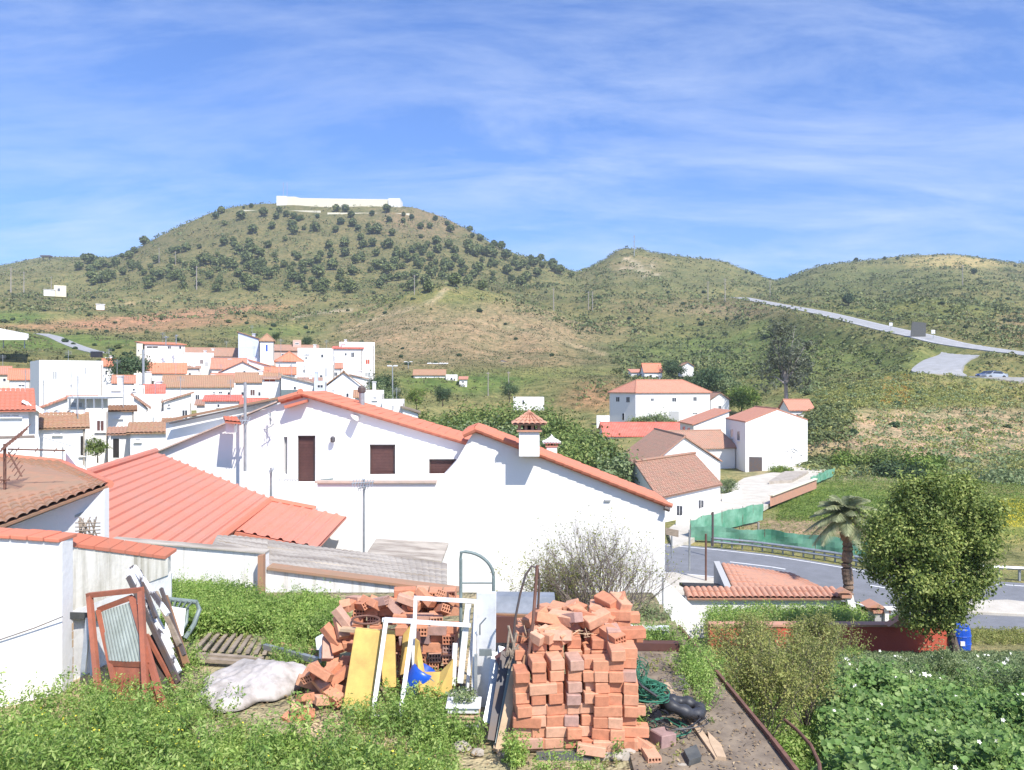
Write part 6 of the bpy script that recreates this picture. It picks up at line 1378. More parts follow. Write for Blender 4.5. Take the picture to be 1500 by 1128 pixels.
# car on the lay-by
def car(name, lab, c, rz, paint, sc=1.):
    e = bpy.data.objects.new(name, None); COL.objects.link(e); OFF[e.name] = Vector((0, 0, 0)); tag(e, lab, 'car')
    prof = [(-2.05, .35), (-2.1, .62), (-1.95, .86), (-1.1, .95), (-.55, 1.38), (.75, 1.42), (1.45, 1.0), (2.0, .92), (2.1, .6), (2.05, .35)]
    mb = MB(); n = len(prof); L = []
    for yy, k in ((-.82, .93), (-.86, 1), (.86, 1), (.82, .93)): L.append([V(x*(1 if k == 1 else .99), yy*(1 if z < 1 else .82), z) for x, z in prof])
    vs = sum(L, []); fs = [tuple(range(n)), tuple(range(4*n-1, 3*n-1, -1))]+[(a*n+i, a*n+(i+1) % n, (a+1)*n+(i+1) % n, (a+1)*n+i) for a in range(3) for i in range(n)]
    mb.add(vs, fs); mb.build('body', paint, e)
    gl = MB(); 
    for s in (-1, 1): gl.prism([V(-.95, s*.775, .98), V(1.25, s*.775, 1.0), V(.7, s*.72, 1.34), V(-.5, s*.72, 1.32)], V(0, s*.03, 0))
    gl.prism([V(-1.08, -.66, .97), V(-1.08, .66, .97), V(-.58, .6, 1.35), V(-.58, -.6, 1.35)], V(-.03, 0, .03)); gl.prism([V(1.42, -.66, 1.03), V(1.42, .66, 1.03), V(.8, .6, 1.4), V(.8, -.6, 1.4)], V(.03, 0, .03)); gl.build('windows', 'glass', e)
    for x in (-1.3, 1.3):
        for s in (-1, 1): MB().tube([V(x, s*.7, .32), V(x, s*.89, .32)], .32, 14).build('wheel', 'rubber', e)
    for s in (-.6, .6): MB().box((-2.08, s, .68), (.06, .3, .14)).build('headlight', 'frame_w', e); MB().box((2.08, s, .7), (.06, .25, .14)).build('tail_light', 'redwall', e)
    MB().box((-2.1, 0, .45), (.08, 1.6, .16)).build('bumper', 'black', e)
    e.location = c; e.rotation_euler = (0, 0, rz); return e
pc = P(1456, 549, 142); pc.z = gz(pc.x, pc.y)+.1
car('parked_car', 'silver-blue car parked on the dirt lay-by below the hill road, the nearer of two', pc, .12, 'carsilver')
pc = P(1449, 543, 147); pc.z = gz(pc.x, pc.y)+.1
car('parked_car', 'dark blue car parked behind the silver-blue car on the dirt lay-by', pc, .05, 'carblue')
# power poles across the hills
for (x, y0, y1, lab) in ((233, 363, 386, 'wooden power pole high on the left flank of the fort hill, left of another'), (257, 368, 388, 'wooden power pole just right of the highest one on the left flank'), (288, 390, 425, 'tall concrete power pole at the foot of the fort hill on the left'), (607, 403, 432, 'concrete power pole above the tan knoll'),
    (811, 422, 455, 'tall pale power pole right of the tan knoll'), (862, 427, 454, 'left pole of the pair below the saddle'), (868, 428, 456, 'right pole of the pair below the saddle'), (16, 392, 430, 'tall power pole near the left edge of the picture'), (35, 398, 430, 'power pole with a white base right of the one at the left edge'), (75, 405, 430, 'slim power pole beside the cream hillside house'),
    (1037, 412, 442, 'power pole on the slope below the second hill'), (1062, 408, 442, 'power pole right of the one below the second hill'), (1128, 410, 436, 'power pole beside the road at the pass'), (1410, 388, 418, 'power pole on the right hill'), (715, 545, 580, 'pale pole rising from the green field behind the round trees'), (745, 545, 580, 'thin green-grey pole right of the pale one in the green field')):
    p = ghit(x, y1)
    if p is None: continue
    h = (y1-y0)/F*p.y; e = empty('power_pole', p-V(0, 0, .3), lab, 'power pole')
    MB().tube([p-V(0, 0, .3), p+V(0, 0, h)], [h*.022, h*.014], 6).build('pole', 'palebark', e); MB().bar(p+V(-h*.07, 0, h*.94), p+V(h*.07, 0, h*.94), .15, .15).build('crossarm', 'palebark', e)
p = ghit(929, 376)
mm = empty('radio_mast', p, 'slim radio mast on the rocky top of the second hill', 'mast')
MB().tube([p-V(0, 0, 1), P(929, 344, p.y)], .28, 6).build('mast', 'grey_metal', mm)
for k in range(3): MB().box(P(929, 347+k*7, p.y), (1.5, .5, .4)).build('antenna_panel', 'grey_metal', mm)
wt = P(68, 378, 800); p = ghit(68, 382)
if p is not None:
    e = empty('lookout_hut', p, 'tiny dark flat-topped lookout on the far left ridge', 'hut'); MB().box(P(68, 375.5, p.y), (9, 5, 1.4)).build('roof', 'dark_metal', e)
    for k in (-3, 3): MB().tube([p+V(k, 0, -1), P(68, 376, p.y)+V(k, 0, 0)], .4, 6).build('post', 'dark_metal', e)

mb = MB(); mb.tube([P(-60, 954, 7.58), P(0, 937, 7.82), P(50, 920, 8.03), P(92, 903, 8.2)], .006, 5); tag(mb.build('cable', 'dark_metal'), 'thin black cable running across the near white yard wall', 'cable')

rs_ = np.random.RandomState(9); n = 1500; c_ = np.stack([rs_.uniform(1.0, 2.2, n), rs_.uniform(6, 10.2, n), np.full(n, -3.105)], 1); v, f = leaves(c_, .035, rs_, None, 1.5, .4); o = npmesh('dry_litter', v, f, 'litter'); o['kind'] = 'stuff'
n = 900; c_ = np.stack([rs_.uniform(-2.6, .9, n), rs_.uniform(6.6, 9.5, n), np.full(n, -3.12)], 1); v, f = leaves(c_, .04, rs_, None, 1.5, .5); o = npmesh('dry_litter', v, f, 'litter'); o['kind'] = 'stuff'
# ------------------------------------------------------------------ vegetation
def stems(mb, base, top, n, r, spread, rng, seg=4):
    for k in range(n):
        a = rng.uniform(0, 6.28); e = top+V(math.cos(a)*spread, math.sin(a)*spread, rng.uniform(-.25, .1)*spread)
        pts = [base.lerp(e, i/seg)+V(rng.uniform(-1, 1), rng.uniform(-1, 1), 0)*spread*.08*(0 < i < seg) for i in range(seg+1)]
        mb.tube(pts, [r*(1-.75*i/seg) for i in range(seg+1)], 5, False)
def tree(name, lab, loc, lobes, nleaf, lsize, mat, trunk_h, trunk_r, cat='tree', group=None, seed=0, bark='bark', clump=0, csize=.4, shell=.5, limbs=7, aspect=.5, up=.3):
    rs = np.random.RandomState(seed+1); rng = random.Random(seed)
    e = empty(name, loc, lab, cat, group)
    OFFS = V(0, 0, 0); OFF[e.name] = OFFS
    mb = MB(); cz = np.mean([l[2] for l in lobes]); cx = np.mean([l[0] for l in lobes]); cy = np.mean([l[1] for l in lobes])
    t0 = V(0, 0, -.3); t1 = V(cx*.4, cy*.4, trunk_h)
    mb.tube([t0, t0.lerp(t1, .4)+V(trunk_r*.5, 0, 0), t1], [trunk_r*1.25, trunk_r, trunk_r*.75], 8)
    for k in range(limbs):
        l = lobes[k % len(lobes)]; a = rng.uniform(0, 6.28); rr = rng.uniform(.3, .8)
        en = V(l[0]+math.cos(a)*l[3]*rr, l[1]+math.sin(a)*l[4]*rr, l[2]+rng.uniform(-.3, .6)*l[5]); md = t1.lerp(en, .5)+V(rng.uniform(-.1, .1), rng.uniform(-.1, .1), .08)*l[3]
        mb.tube([t1-V(0, 0, trunk_h*.1), md, en], [trunk_r*.6, trunk_r*.35, trunk_r*.1], 5, False)
    mb.build('trunk', bark, e, recalc=False)
    c, d = crown_pts(lobes, nleaf, rs, shell, clump, csize); v, f = leaves(c, lsize, rs, d, up, aspect)
    npmesh('crown', v, f, mat, loc=(0, 0, 0), parent=e); return e
def rlobes(rs, n, R_, H_, z):   # lumpy crown
    out = []
    for k in range(n):
        a = rs.uniform(0, 6.28); r = rs.uniform(.15, .62)*R_; out.append((r*math.cos(a), r*math.sin(a), z+rs.uniform(-.35, .4)*H_, R_*rs.uniform(.32, .55), R_*rs.uniform(.32, .55), H_*rs.uniform(.28, .5)))
    return out
# --- pines and shrubs on the hills: simple copies with crown and trunk in one mesh
def hilltree(seed, mat, h=5., w=5.):
    rs = np.random.RandomState(seed); lb = rlobes(rs, 5, w*.5, h*.45, h*.55)+[(0, 0, h*.55, w*.4, w*.4, h*.38)]
    c, d = crown_pts(lb, 620, rs, .35); c[:, 2] = np.maximum(c[:, 2], .15*h); v, f = leaves(c, .95, rs, d, .4, .65)
    mb = MB(); mb.tube([V(0, 0, -1), V(0, 0, h*.45)], [.2, .14], 5, False); k = len(v)
    v2 = np.array(mb.v); q = np.array([(a, b, c_) for a, b, c_, _ in mb.f]+[(a, c_, d_) for a, _, c_, d_ in mb.f])
    o = npmesh('hill_tree', np.vstack([v, v2]), np.vstack([f, q+k]), [mat, 'bark'], mi=[0]*len(f)+[1]*len(q)); return o
PT = [hilltree(s, 'l_pine') for s in (1, 2, 3, 4)]; PD = [hilltree(s, 'l_dark') for s in (5, 6)]
first = {}
def put(protos, px, py, s, name, lab, cat, group, squash=1.):
    p = ghit(px, py)
    if p is None: return None
    k = R.randrange(len(protos)); src = protos[k]
    if id(src) not in first: first[id(src)] = 1; o = src
    else: o = src.copy(); COL.objects.link(o)
    o.name = name; o.location = p-V(0, 0, .3); s *= R.uniform(.75, 1.25); o.scale = (s, s, s*squash); o.rotation_euler = (0, 0, R.uniform(0, 6.28)); tag(o, lab, cat, group); return o
cnt = 0; used = []
lp = 'round green pine on the wooded slope of the fort hill'; gpn = 'pines on the slope of the fort hill'
def dens(x, y):
    d = 0
    if 110 < x < 840: d = math.exp(-((y-(395-abs(x-450)*.03))/30.)**2)*.9
    if 300 < x < 690 and y < 345: d = .25
    if x < 300: d *= math.exp(-((y-(415-(x-110)*.08))/28)**2)+.25
    if 560 < x < 700 and y < 360: d = .15
    if y > 432 - abs(x-480)*.02: d *= .12
    return d
tries = 0
while cnt < 262 and tries < 9000:
    tries += 1; x = R.uniform(105, 842); y = R.uniform(310, 440)
    if R.random() > dens(x, y) or any((x-a)**2+((y-b)*1.6)**2 < 55 for a, b in used): continue
    p = ghit(x, y)
    if p is None or p.y < 330: continue
    o = put(PT, x, y, 1.3*R.uniform(.7, 1.25)*(p.y/560)**.5, 'pine_tree', lp, 'tree', gpn)
    if o: used.append((x, y)); cnt += 1
print('pines', cnt, tries)
for (x, y, s, lab) in ((316, 321, 1.25, 'round pine standing alone on the left shoulder below the hilltop fort'), (368, 304.5, .8, 'small tree on the skyline just left of the hilltop fort'), (357, 306, .5, 'tiny tree left of the small skyline tree by the fort'), (638, 324, 1.0, 'left tree of the skyline pair right of the fort'), (655, 331, 1.15, 'right tree of the skyline pair right of the fort'),
    (692, 349, 1.15, 'round dark tree standing alone on the right skyline of the fort hill'), (721, 366, .7, 'small tree on the right skyline below the lone dark tree'), (744, 376, .7, 'dark tree on the skyline where the fort hill flattens'), (128, 379, .8, 'left tree of a pair on the far left ridge'), (141, 379, .8, 'right tree of a pair on the far left ridge'),
    (603, 322, 1.3, 'dark tree close under the right end of the hilltop fort'), (570, 326, 1.1, 'dark tree under the middle right of the fort wall'), (545, 317, 1.0, 'dark tree against the terrace wall below the fort'), (500, 330, 1.1, 'tall dark tree below the middle of the fort wall'), (437, 325, .9, 'dark bush below the left part of the fort wall'), (465, 320, .7, 'small dark bush below the fort beside the terrace wall'),
    (1254, 384, .8, 'dark tree at the left end of the right hill skyline'), (1296, 381, .9, 'flat dark tree on the right hill skyline'), (1315, 381, .8, 'round dark tree at the edge of the bare hilltop'), (1419, 374, .4, 'tiny tree on the bare hilltop at right'), (1440, 380, .35, 'tiny shrub right of the tiny tree on the bare hilltop'), (1487, 391, .55, 'small tree on the skyline at the right edge'),
    (1427, 402, 1.1, 'dark rounded tree below the bare hilltop'), (1093, 401, .7, 'small tree on the right shoulder of the second hill'), (1102, 403, .7, 'second small tree on the right shoulder of the second hill'), (1243, 448, 1.1, 'dark shrub on the slope above the hill road')):
    put(PD, x, y, s, 'hill_tree', lab, 'tree', None)
gs = 'dark shrubs dotted over the lower hills'; ls = 'dark green shrub dotted over the lower hill slopes'
sh = 0; tries = 0
while sh < 230 and tries < 3000:
    tries += 1; x = R.uniform(0, 1500); y = R.uniform(425, 640) if x > 1080 else R.uniform(425, 540)
    if 1190 < x and 560 > y > 500 and x > 1330: continue
    p = ghit(x, y)
    if p is None or p.y < 85: continue
    a = np.array([tuple(q) for q in ROAD+LOT+LOT2]); 
    if np.hypot(a[:, 0]-p.x, a[:, 1]-p.y).min() < 9: continue
    if 600 < x < 900 and y > 440 and R.random() < .75: continue
    put(PD if R.random() < .6 else PT, x, y, .35*(p.y/200)**.35*R.uniform(.6, 1.3), 'hill_shrub', ls, 'shrub', gs, .7); sh += 1
# --- scrub: low cover over all the hills (nobody could count it)
def scrub(name, n, region, size, cl, mat, seed, leaf=.5, hh=.6):
    rs = np.random.RandomState(seed); out = []; R2 = random.Random(seed)
    tot = 0; pts = []
    w = GY[:-1, :]*0
    # sample on the ground mesh inside the region, visible side
    idx = np.argwhere(region)
    if len(idx) == 0: return
    area = (GY[idx[:, 0], idx[:, 1]])*0+1.
    k = idx[rs.randint(0, len(idx), n)]
    i, j = k[:, 0], k[:, 1]; i = np.minimum(i, GX.shape[0]-2); j = np.minimum(j, GX.shape[1]-2); a, b = rs.rand(n), rs.rand(n)
    def lerp(A_): return A_[i, j]*(1-a)*(1-b)+A_[i+1, j]*a*(1-b)+A_[i, j+1]*(1-a)*b+A_[i+1, j+1]*a*b
    X, Y, Z = lerp(GX), lerp(GY), lerp(GZ)
    s = rs.uniform(.5, 1.3, n)*size*np.clip(Y/260., .55, 1.5)
    c = np.repeat(np.stack([X, Y, Z], 1), cl, 0); sc = np.repeat(s, cl)[:, None]
    d = rs.normal(size=(n*cl, 3)); d /= np.linalg.norm(d, axis=1)[:, None]; d[:, 2] = np.abs(d[:, 2])
    c = c+d*sc*np.array([1, 1, hh])
    v, f = leaves(c, sc[:, 0]*leaf, rs, d, .3, .7)
    o = npmesh(name, v, f, mat); o['kind'] = 'stuff'
    return o
d_road = np.full(GX.shape, 99.)
for q in (ROAD+LOT+LOT2+SMALLROADS[0][0])[::2]: d_road = np.minimum(d_road, np.hypot(GX-q.x, GY-q.y))
vis = (GY > 118) & (GPX > -60) & (GPX < 1560) & (d_road > 6) & ((GPX > 600) | (GY > 150)) & ~((GPX > 880) & (GPX < 1110) & (GY < 150))
tan = (GPX > 480) & (GPX < 900) & (GY > 170) & (GY < 330)
scrub('scrub', 5500, vis & ~tan & (GY > 300), 1.2, 7, 'l_scrub', 41)
scrub('scrub', 4500, vis & ~tan & (GY <= 300), 1.1, 11, 'l_scrub', 42)
scrub('green_scrub', 4800, vis & ~tan & (GPX > 840) & (GY > 150), 1.7, 12, 'l_olive', 43)
scrub('green_scrub', 3500, vis & ~tan & (GPX < 900) & (GY > 330), 1.6, 10, 'l_olive', 46)
scrub('pine_undergrowth', 1500, (GPX > 130) & (GPX < 830) & (GPY > 325) & (GPY < 428) & (GY > 380), 1.7, 12, 'l_olive', 56, .5, .8)
scrub('dry_scrub', 4200, vis & tan, .8, 6, 'l_scrub', 44)
scrub('bank_shrubs', 1100, (GY > 78) & (GY < 150) & (GPX > 1190) & (GPX < 1530) & (d_road > 6) & (GPY < 600), 1.3, 18, 'l_weed2', 45, .4)
scrub('bank_scrub', 800, (GY > 78) & (GY < 150) & (GPX > 1180) & (GPX < 1530) & (d_road > 6), 1.6, 22, 'l_grey', 47, .36)
scrub('bank_scrub', 260, (GY > 78) & (GY < 120) & (GPX > 1180) & (GPX < 1530), 1.9, 26, 'l_weed2', 57, .3)
scrub('bank_scrub', 500, (GY > 84) & (GY < 120) & (GPX > 1170) & (GPX < 1240), 2.0, 26, 'l_olive', 58, .3)
scrub('field_grass', 15000, (GY > 47) & (GY < 84) & (GPX > 1120) & (GPX < 1540) & (GPY < 765) & ~((GPY > 700) & (GPX < 1140)), .3, 7, 'l_grass', 48, .5, .9)
scrub('field_grass', 4500, (GY > 44) & (GY < 60) & (GPX > 1040) & (GPX < 1540), .18, 6, 'l_grass', 49, .6, .9)
scrub('yellow_flowers', 1500, (GY > 44) & (GY < 80) & (GPX > 1455) & (GPX < 1540) & (GPY < 775) & (GPY > 735), .3, 6, 'l_yellow', 50, .4, 1.2)
scrub('orange_flowers', 350, (GY > 95) & (GY < 145) & (GPX > 1285) & (GPX < 1335) & (GPY < 595), .7, 12, 'orange_f', 51, .25, 1.)
# --- mid valley trees
gt = 'round green trees in the valley behind the big white houses'
mids = [(625, 600, 96, 7.5, 5.6, 0), (668, 588, 88, 8, 7, 0), (712, 590, 82, 8.5, 7, 0), (770, 592, 78, 9, 6.5, 0), (790, 594, 88, 8, 7, 0), (735, 596, 92, 8, 7, 0), (735, 618, 66, 7, 5, 1), (812, 600, 80, 8.5, 7, 0), (850, 622, 74, 7.5, 6.5, 0), (690, 618, 68, 7, 4.6, 1), (800, 640, 64, 6, 5, 1), (838, 645, 62, 6, 5, 0), (868, 640, 66, 6.5, 5.5, 0), (887, 672, 60, 4.2, 3.6, 1), (640, 618, 76, 6, 4, 1)]
tl_ = ['leftmost round tree behind the red roof edge beside the last village houses', 'broad tree left of the tiled chimney on the skyline of the grove', 'broad tree right of the green field pole in the grove', 'big tree directly behind the tiled chimney', 'tree of the grove hiding the foot of the long low white building', 'pale tree at the back of the grove left of the tiled chimney', 'low grey-green tree between the roofs left of the chimney', 'broad bright tree right of the tiled chimney', 'tall tree at the right of the grove above the roof slope', 'low dark tree behind the step between the two red roofs', 'tree just right of the small white chimney', 'tree lower on the red roof slope in the grove', 'rightmost large tree of the grove near the brown roofs', 'small dark bushy tree between the red roof and the weathered brown roof', 'low bush-like tree behind the left red roof']
for i, (x, ytop, Y, w_, h_, k) in enumerate(mids):
    rs = np.random.RandomState(60+i); z = -9.6; top = (564-ytop)/F*Y; hh = top-z
    tree('broadleaf_tree', tl_[i], XZ(x, Y, z), rlobes(rs, 11, w_*.62, hh*.55, hh*.55)+[(0, 0, hh*.5, w_*.4, w_*.4, hh*.42)], 6500, .34, 'l_tree' if k == 0 else 'l_grey', hh*.3, .22, group=None, seed=60+i, clump=260, csize=.9)
for i, (x, ytop, ybase, Y, w_, mat, lab) in enumerate(((1040, 528, 590, 150, 9, 'l_dark', 'dark bushy tree behind the right end of the hipped-roof house'), (1062, 545, 595, 148, 7, 'l_grey', 'grey-green tree right of the dark one behind the annexe'), (985, 523, 553, 188, 6, 'l_dark', 'dark tree beside the orange-roofed valley house'), (1025, 540, 575, 160, 7, 'l_dark', 'low dark tree above the annexe roof'), (1085, 560, 602, 140, 7, 'l_grass', 'bright green bush beside the eucalyptus'), (1180, 560, 605, 150, 8, 'l_grey', 'grey bush right of the eucalyptus trunk'),
    (185, 512, 556, 116, 6.2, 'l_dark', 'dark tree between the box house and the stair tower'), (143, 631, 664, 50, 1.3, 'l_tree', 'small round bright green tree in the village courtyard'), (405, 483, 498, 175, 2.2, 'l_dark', 'tiny round shrub beside the brick-coloured skyline hut'), (450, 488, 508, 172, 3, 'l_dark', 'dark shrub right of the skyline hut'), (565, 540, 590, 112, 5, 'l_dark', 'dark green tree right of the tall terraced house'), (556, 548, 600, 105, 4, 'l_grey', 'grey-green tree in front of the tall terraced house corner'), (648, 558, 590, 125, 3.5, 'l_dark', 'small dark tree below the low white farmhouse'), (746, 553, 585, 140, 3.2, 'l_dark', 'narrow dark tree in the green field'), (610, 560, 595, 120, 3, 'l_grass', 'bright bush in front of the low white farmhouse'),
    (958, 601, 624, 126, 5, 'l_grey', 'leafy grey-green bush in front of the hipped-roof house'), (940, 608, 622, 127, 4, 'l_tree', 'low green bush left of the leafy one at the hipped-roof house'), (985, 612, 624, 126, 3, 'l_tree', 'small bush right of the leafy one at the hipped-roof house'),
    (1145, 677, 697, 82, 2.6, 'l_grass', 'bright green bush in the bed by the warehouse wall'), (1064, 694, 722, 66, 2, 'l_grey', 'spiky bush beside the store near the driveway'),
    (1245, 650, 700, 86, 5, 'l_grass', 'leftmost bright bush below the scrubby bank'), (1285, 652, 700, 84, 6, 'l_tree', 'middle broad bush below the scrubby bank'), (1340, 655, 705, 82, 7, 'l_grass', 'large bright bush below the bank behind the citrus tree'), (1310, 670, 712, 78, 5, 'l_dark', 'dark bush low in the row below the bank'), (1470, 690, 735, 76, 7, 'l_grey', 'grey-green olive tree at the right edge above the yellow field'),
    (1475, 770, 835, 50, 4.2, 'l_grey', 'grey-green bush behind the guardrail at the right edge'), (1490, 775, 838, 47, 3, 'l_dark', 'dark bush behind the guardrail at the right edge'), (1205, 625, 660, 100, 6, 'l_weed2', 'olive shrub left of the top of the bank behind the warehouse'), (1228, 600, 640, 108, 6, 'l_weed2', 'dry shrub at the crest of the bank behind the warehouse'))):
    rs = np.random.RandomState(160+i); z = (564-ybase)/F*Y; hh = (ybase-ytop)/F*Y
    far_ = Y > 45
    tree('bushy_tree' if hh > 2.5 else 'bush', lab, XZ(x, Y, z-.3), rlobes(rs, 9, w_*.6, hh*.5, hh*.52)+[(0, 0, hh*.45, w_*.35, w_*.35, hh*.42)], 3200, max(.1, min(.45, w_*.055)), mat, hh*.3, max(.04, w_*.02), cat='tree' if hh > 2.5 else 'bush', seed=160+i, clump=120, csize=w_*.14)
# eucalyptus
tree('eucalyptus', 'tall sparse grey eucalyptus standing in the gully', XZ(1150, 130, P(0, 612, 130).z), [(0, 0, 11, 3, 3, 3.5), (-2, .5, 8.5, 2.6, 2.6, 2.2), (2.2, 0, 9, 2.4, 2.4, 2.4), (-1, 0, 13.5, 2, 2, 2), (1.8, 0, 6, 2.2, 2.2, 1.6), (-2.8, 0, 6, 2, 2, 1.5), (.6, 0, 15, 1.3, 1.3, 1.4), (3.4, 0, 11, 1.2, 1.2, 1.5)], 4200, .55, 'l_euca', 6, .35, seed=5, bark='palebark', clump=130, csize=1.1, limbs=12, aspect=.35)
# citrus tree
ct = V(11.6, 21.0, -7.1)
def rel(x, y, Y=21.): p = P(x, y, Y)-ct; return p.x, p.z
lb = []
for x, y, r1_, r2_ in ((1345, 742, 40, 34), (1398, 728, 34, 30), (1305, 782, 32, 36), (1352, 790, 40, 40), (1425, 778, 30, 44), (1395, 800, 34, 40), (1300, 828, 26, 26), (1335, 850, 36, 34), (1385, 858, 38, 32), (1430, 850, 22, 30), (1352, 900, 30, 24), (1392, 890, 30, 24), (1370, 915, 24, 12), (1365, 712, 20, 16), (1283, 800, 16, 24), (1448, 752, 14, 22), (1330, 715, 18, 14), (1415, 705, 14, 12), (1276, 762, 12, 14), (1446, 818, 12, 20)):
    xx, zz = rel(x, y); s = 21/F; lb.append((xx, R.uniform(-.35, .35), zz, r1_*s*.88, r1_*s*.9, r2_*s*.88))
tree('citrus_tree', 'large dense citrus tree beside the red wall and blue barrel', ct, lb, 52000, .095, 'l_citrus', 1.0, .12, seed=8, clump=900, csize=.30, limbs=16, shell=.7, aspect=.5)
# palm
pm = empty('palm_tree', onz(1242, 872, -8.6), 'slim palm with a rough trunk and drooping grey-green fronds beside the road', 'palm tree')
base = onz(1242, 872, -8.6); top = P(1240, 752, base.y); rs = np.random.RandomState(3); hh = top.z-base.z
mb = MB(); n = 34; mb.tube([base.lerp(top, i/n)+V(.03*math.sin(i*.4), 0, -.2 if i == 0 else 0) for i in range(n+1)], [(.20 if i < 22 else .17+.10*math.sin((i-22)/12*math.pi))+.018*(i % 2) for i in range(n+1)], 12); mb.build('trunk', 'palmbark', pm)
for k in range(40):
    a = k*2.399; el = 1.25-1.7*(k/40.); L = 1.65*(.8+.3*R.random()); pts = []
    for i in range(9):
        t = i/8; h_ = math.cos(el)*L*t; z_ = math.sin(el)*L*t-1.0*t*t*L*.5; pts.append(top+V(math.cos(a)*h_, math.sin(a)*h_, z_))
    fr = MB(); fr.tube(pts, [.018*(1-.7*i/8) for i in range(9)], 4, False); side = V(-math.sin(a), math.cos(a), 0)
    for i in range(40):
        t = .12+.87*i/40; j = min(7, int(t*8)); p = pts[j].lerp(pts[j+1], t*8-j); d = (pts[j+1]-pts[j]).normalized(); ll = .42*math.sin(math.pi*min(1, t*.9+.12))+.1
        for s in (-1, 1):
            e_ = p+(side*s*.8+d*.75).normalized()*ll-V(0, 0, ll*.35); w_ = d*.032
            fr.add([p-w_, p+w_, e_], [(0, 1, 2)])
    fr.build('frond', 'l_palm', pm, recalc=False)
# bare twiggy shrub between pile and house
def twigshrub(name, lab, base, H_, W_, nmain, depth, rad, lmat, nl, ls_, seed, bark='twig', cat='shrub', yfl=.6, upb=.0):
    e = empty(name, base, lab, cat); rng = random.Random(seed); rs = np.random.RandomState(seed); mb = MB(); tips = []
    def grow(p, d, l, r, dep):
        q = p+d*l*.5+V(rng.uniform(-1, 1), rng.uniform(-1, 1), rng.uniform(-.5, 1))*l*.08; q2 = q+(d+V(rng.uniform(-1, 1), rng.uniform(-1, 1), rng.uniform(-.3, .6))*.25).normalized()*l*.5
        mb.tube([p, q, q2], [r, r*.8, r*.55], 4 if dep < 3 else 3, False); tips.append(q); tips.append(q2)
        if dep > 0:
            for k in range(rng.choice((2, 3, 3))):
                dd = (d+V(rng.uniform(-1, 1), rng.uniform(-1, 1), rng.uniform(-.25, .8+upb))*.6).normalized(); grow(q if rng.random() < .4 else q2, dd, l*rng.uniform(.6, .85), r*.55, dep-1)
    for k in range(nmain):
        a = rng.uniform(0, 6.28); t = rng.uniform(.1, 1); d = V(math.cos(a)*W_*t, math.sin(a)*W_*t*yfl, H_*(1.05-.45*t)); grow(base+V(math.cos(a), math.sin(a), 0)*.05, d.normalized(), d.length*.4, rad, depth)
    mb.build('branches', bark, e, recalc=False)
    if nl:
        t = np.array([tuple(x) for x in tips]); t = t[t[:, 2] > base.z+H_*.18]; c = t[rs.randint(0, len(t), nl)]+rs.normal(size=(nl, 3))*.035*max(1, H_); v, f = leaves(c, ls_, rs, None, .4); npmesh('foliage', v, f, lmat, loc=tuple(base), parent=e)
    return e
twigshrub('bare_shrub', 'large leafless grey shrub in front of the blank white wall', P(885, 950, 11.2), 1.5, 1.15, 26, 5, .017, 'l_weed2', 3800, .03, 2)
twigshrub('bare_shrub', 'smaller twiggy shrub with some olive leaves left of the large leafless one', P(815, 940, 11.6), 1.2, .75, 15, 5, .014, 'l_weed2', 5200, .035, 3)
twigshrub('bare_shrub', 'low twiggy shrub with reddish tips at the foot of the sloping white wall', P(950, 955, 11.0), .62, .6, 12, 4, .01, 'l_grey', 2600, .032, 4)
# yellowish airy shrub on the right
for i, (x, y, Y, H_, W_, lab) in enumerate(((1110, 1100, 9.2, 1.15, .75, 'airy yellow-green broom shrub beside the concrete terrace'), (1180, 1060, 10.6, 1.1, .85, 'tall airy broom shrub behind the first one'), (1100, 990, 13, .8, .9, 'airy broom shrub in front of the red wall on the left'), (1195, 985, 13.5, .85, .9, 'airy broom shrub in front of the red wall in the middle'), (1130, 1040, 11, 1.05, .7, 'dense low broom shrub between its taller neighbours'))):
    twigshrub('broom_shrub', lab, P(x, y, Y), H_, W_, 16, 4, .009, 'l_weed2', 9000, .034, 20+i, upb=.3)
for i, (x, y, Y, H_, W_, lab) in enumerate(((1290, 1010, 12.5, .85, .7, 'feathery grey-green fennel clump rising above the mallow leaves'), (1400, 1000, 14, .9, .8, 'feathery fennel clump in the middle of the white-flowered weeds'), (1490, 1030, 11.5, 1.0, .6, 'feathery fennel clump at the right edge of the picture'))):
    b_ = P(x, y, Y); b_.z = zat(b_.x, b_.y); twigshrub('fennel', lab, b_, H_, W_, 14, 4, .007, 'l_grey', 6500, .036, 40+i, upb=.4, cat='plant', bark='l_grass2')
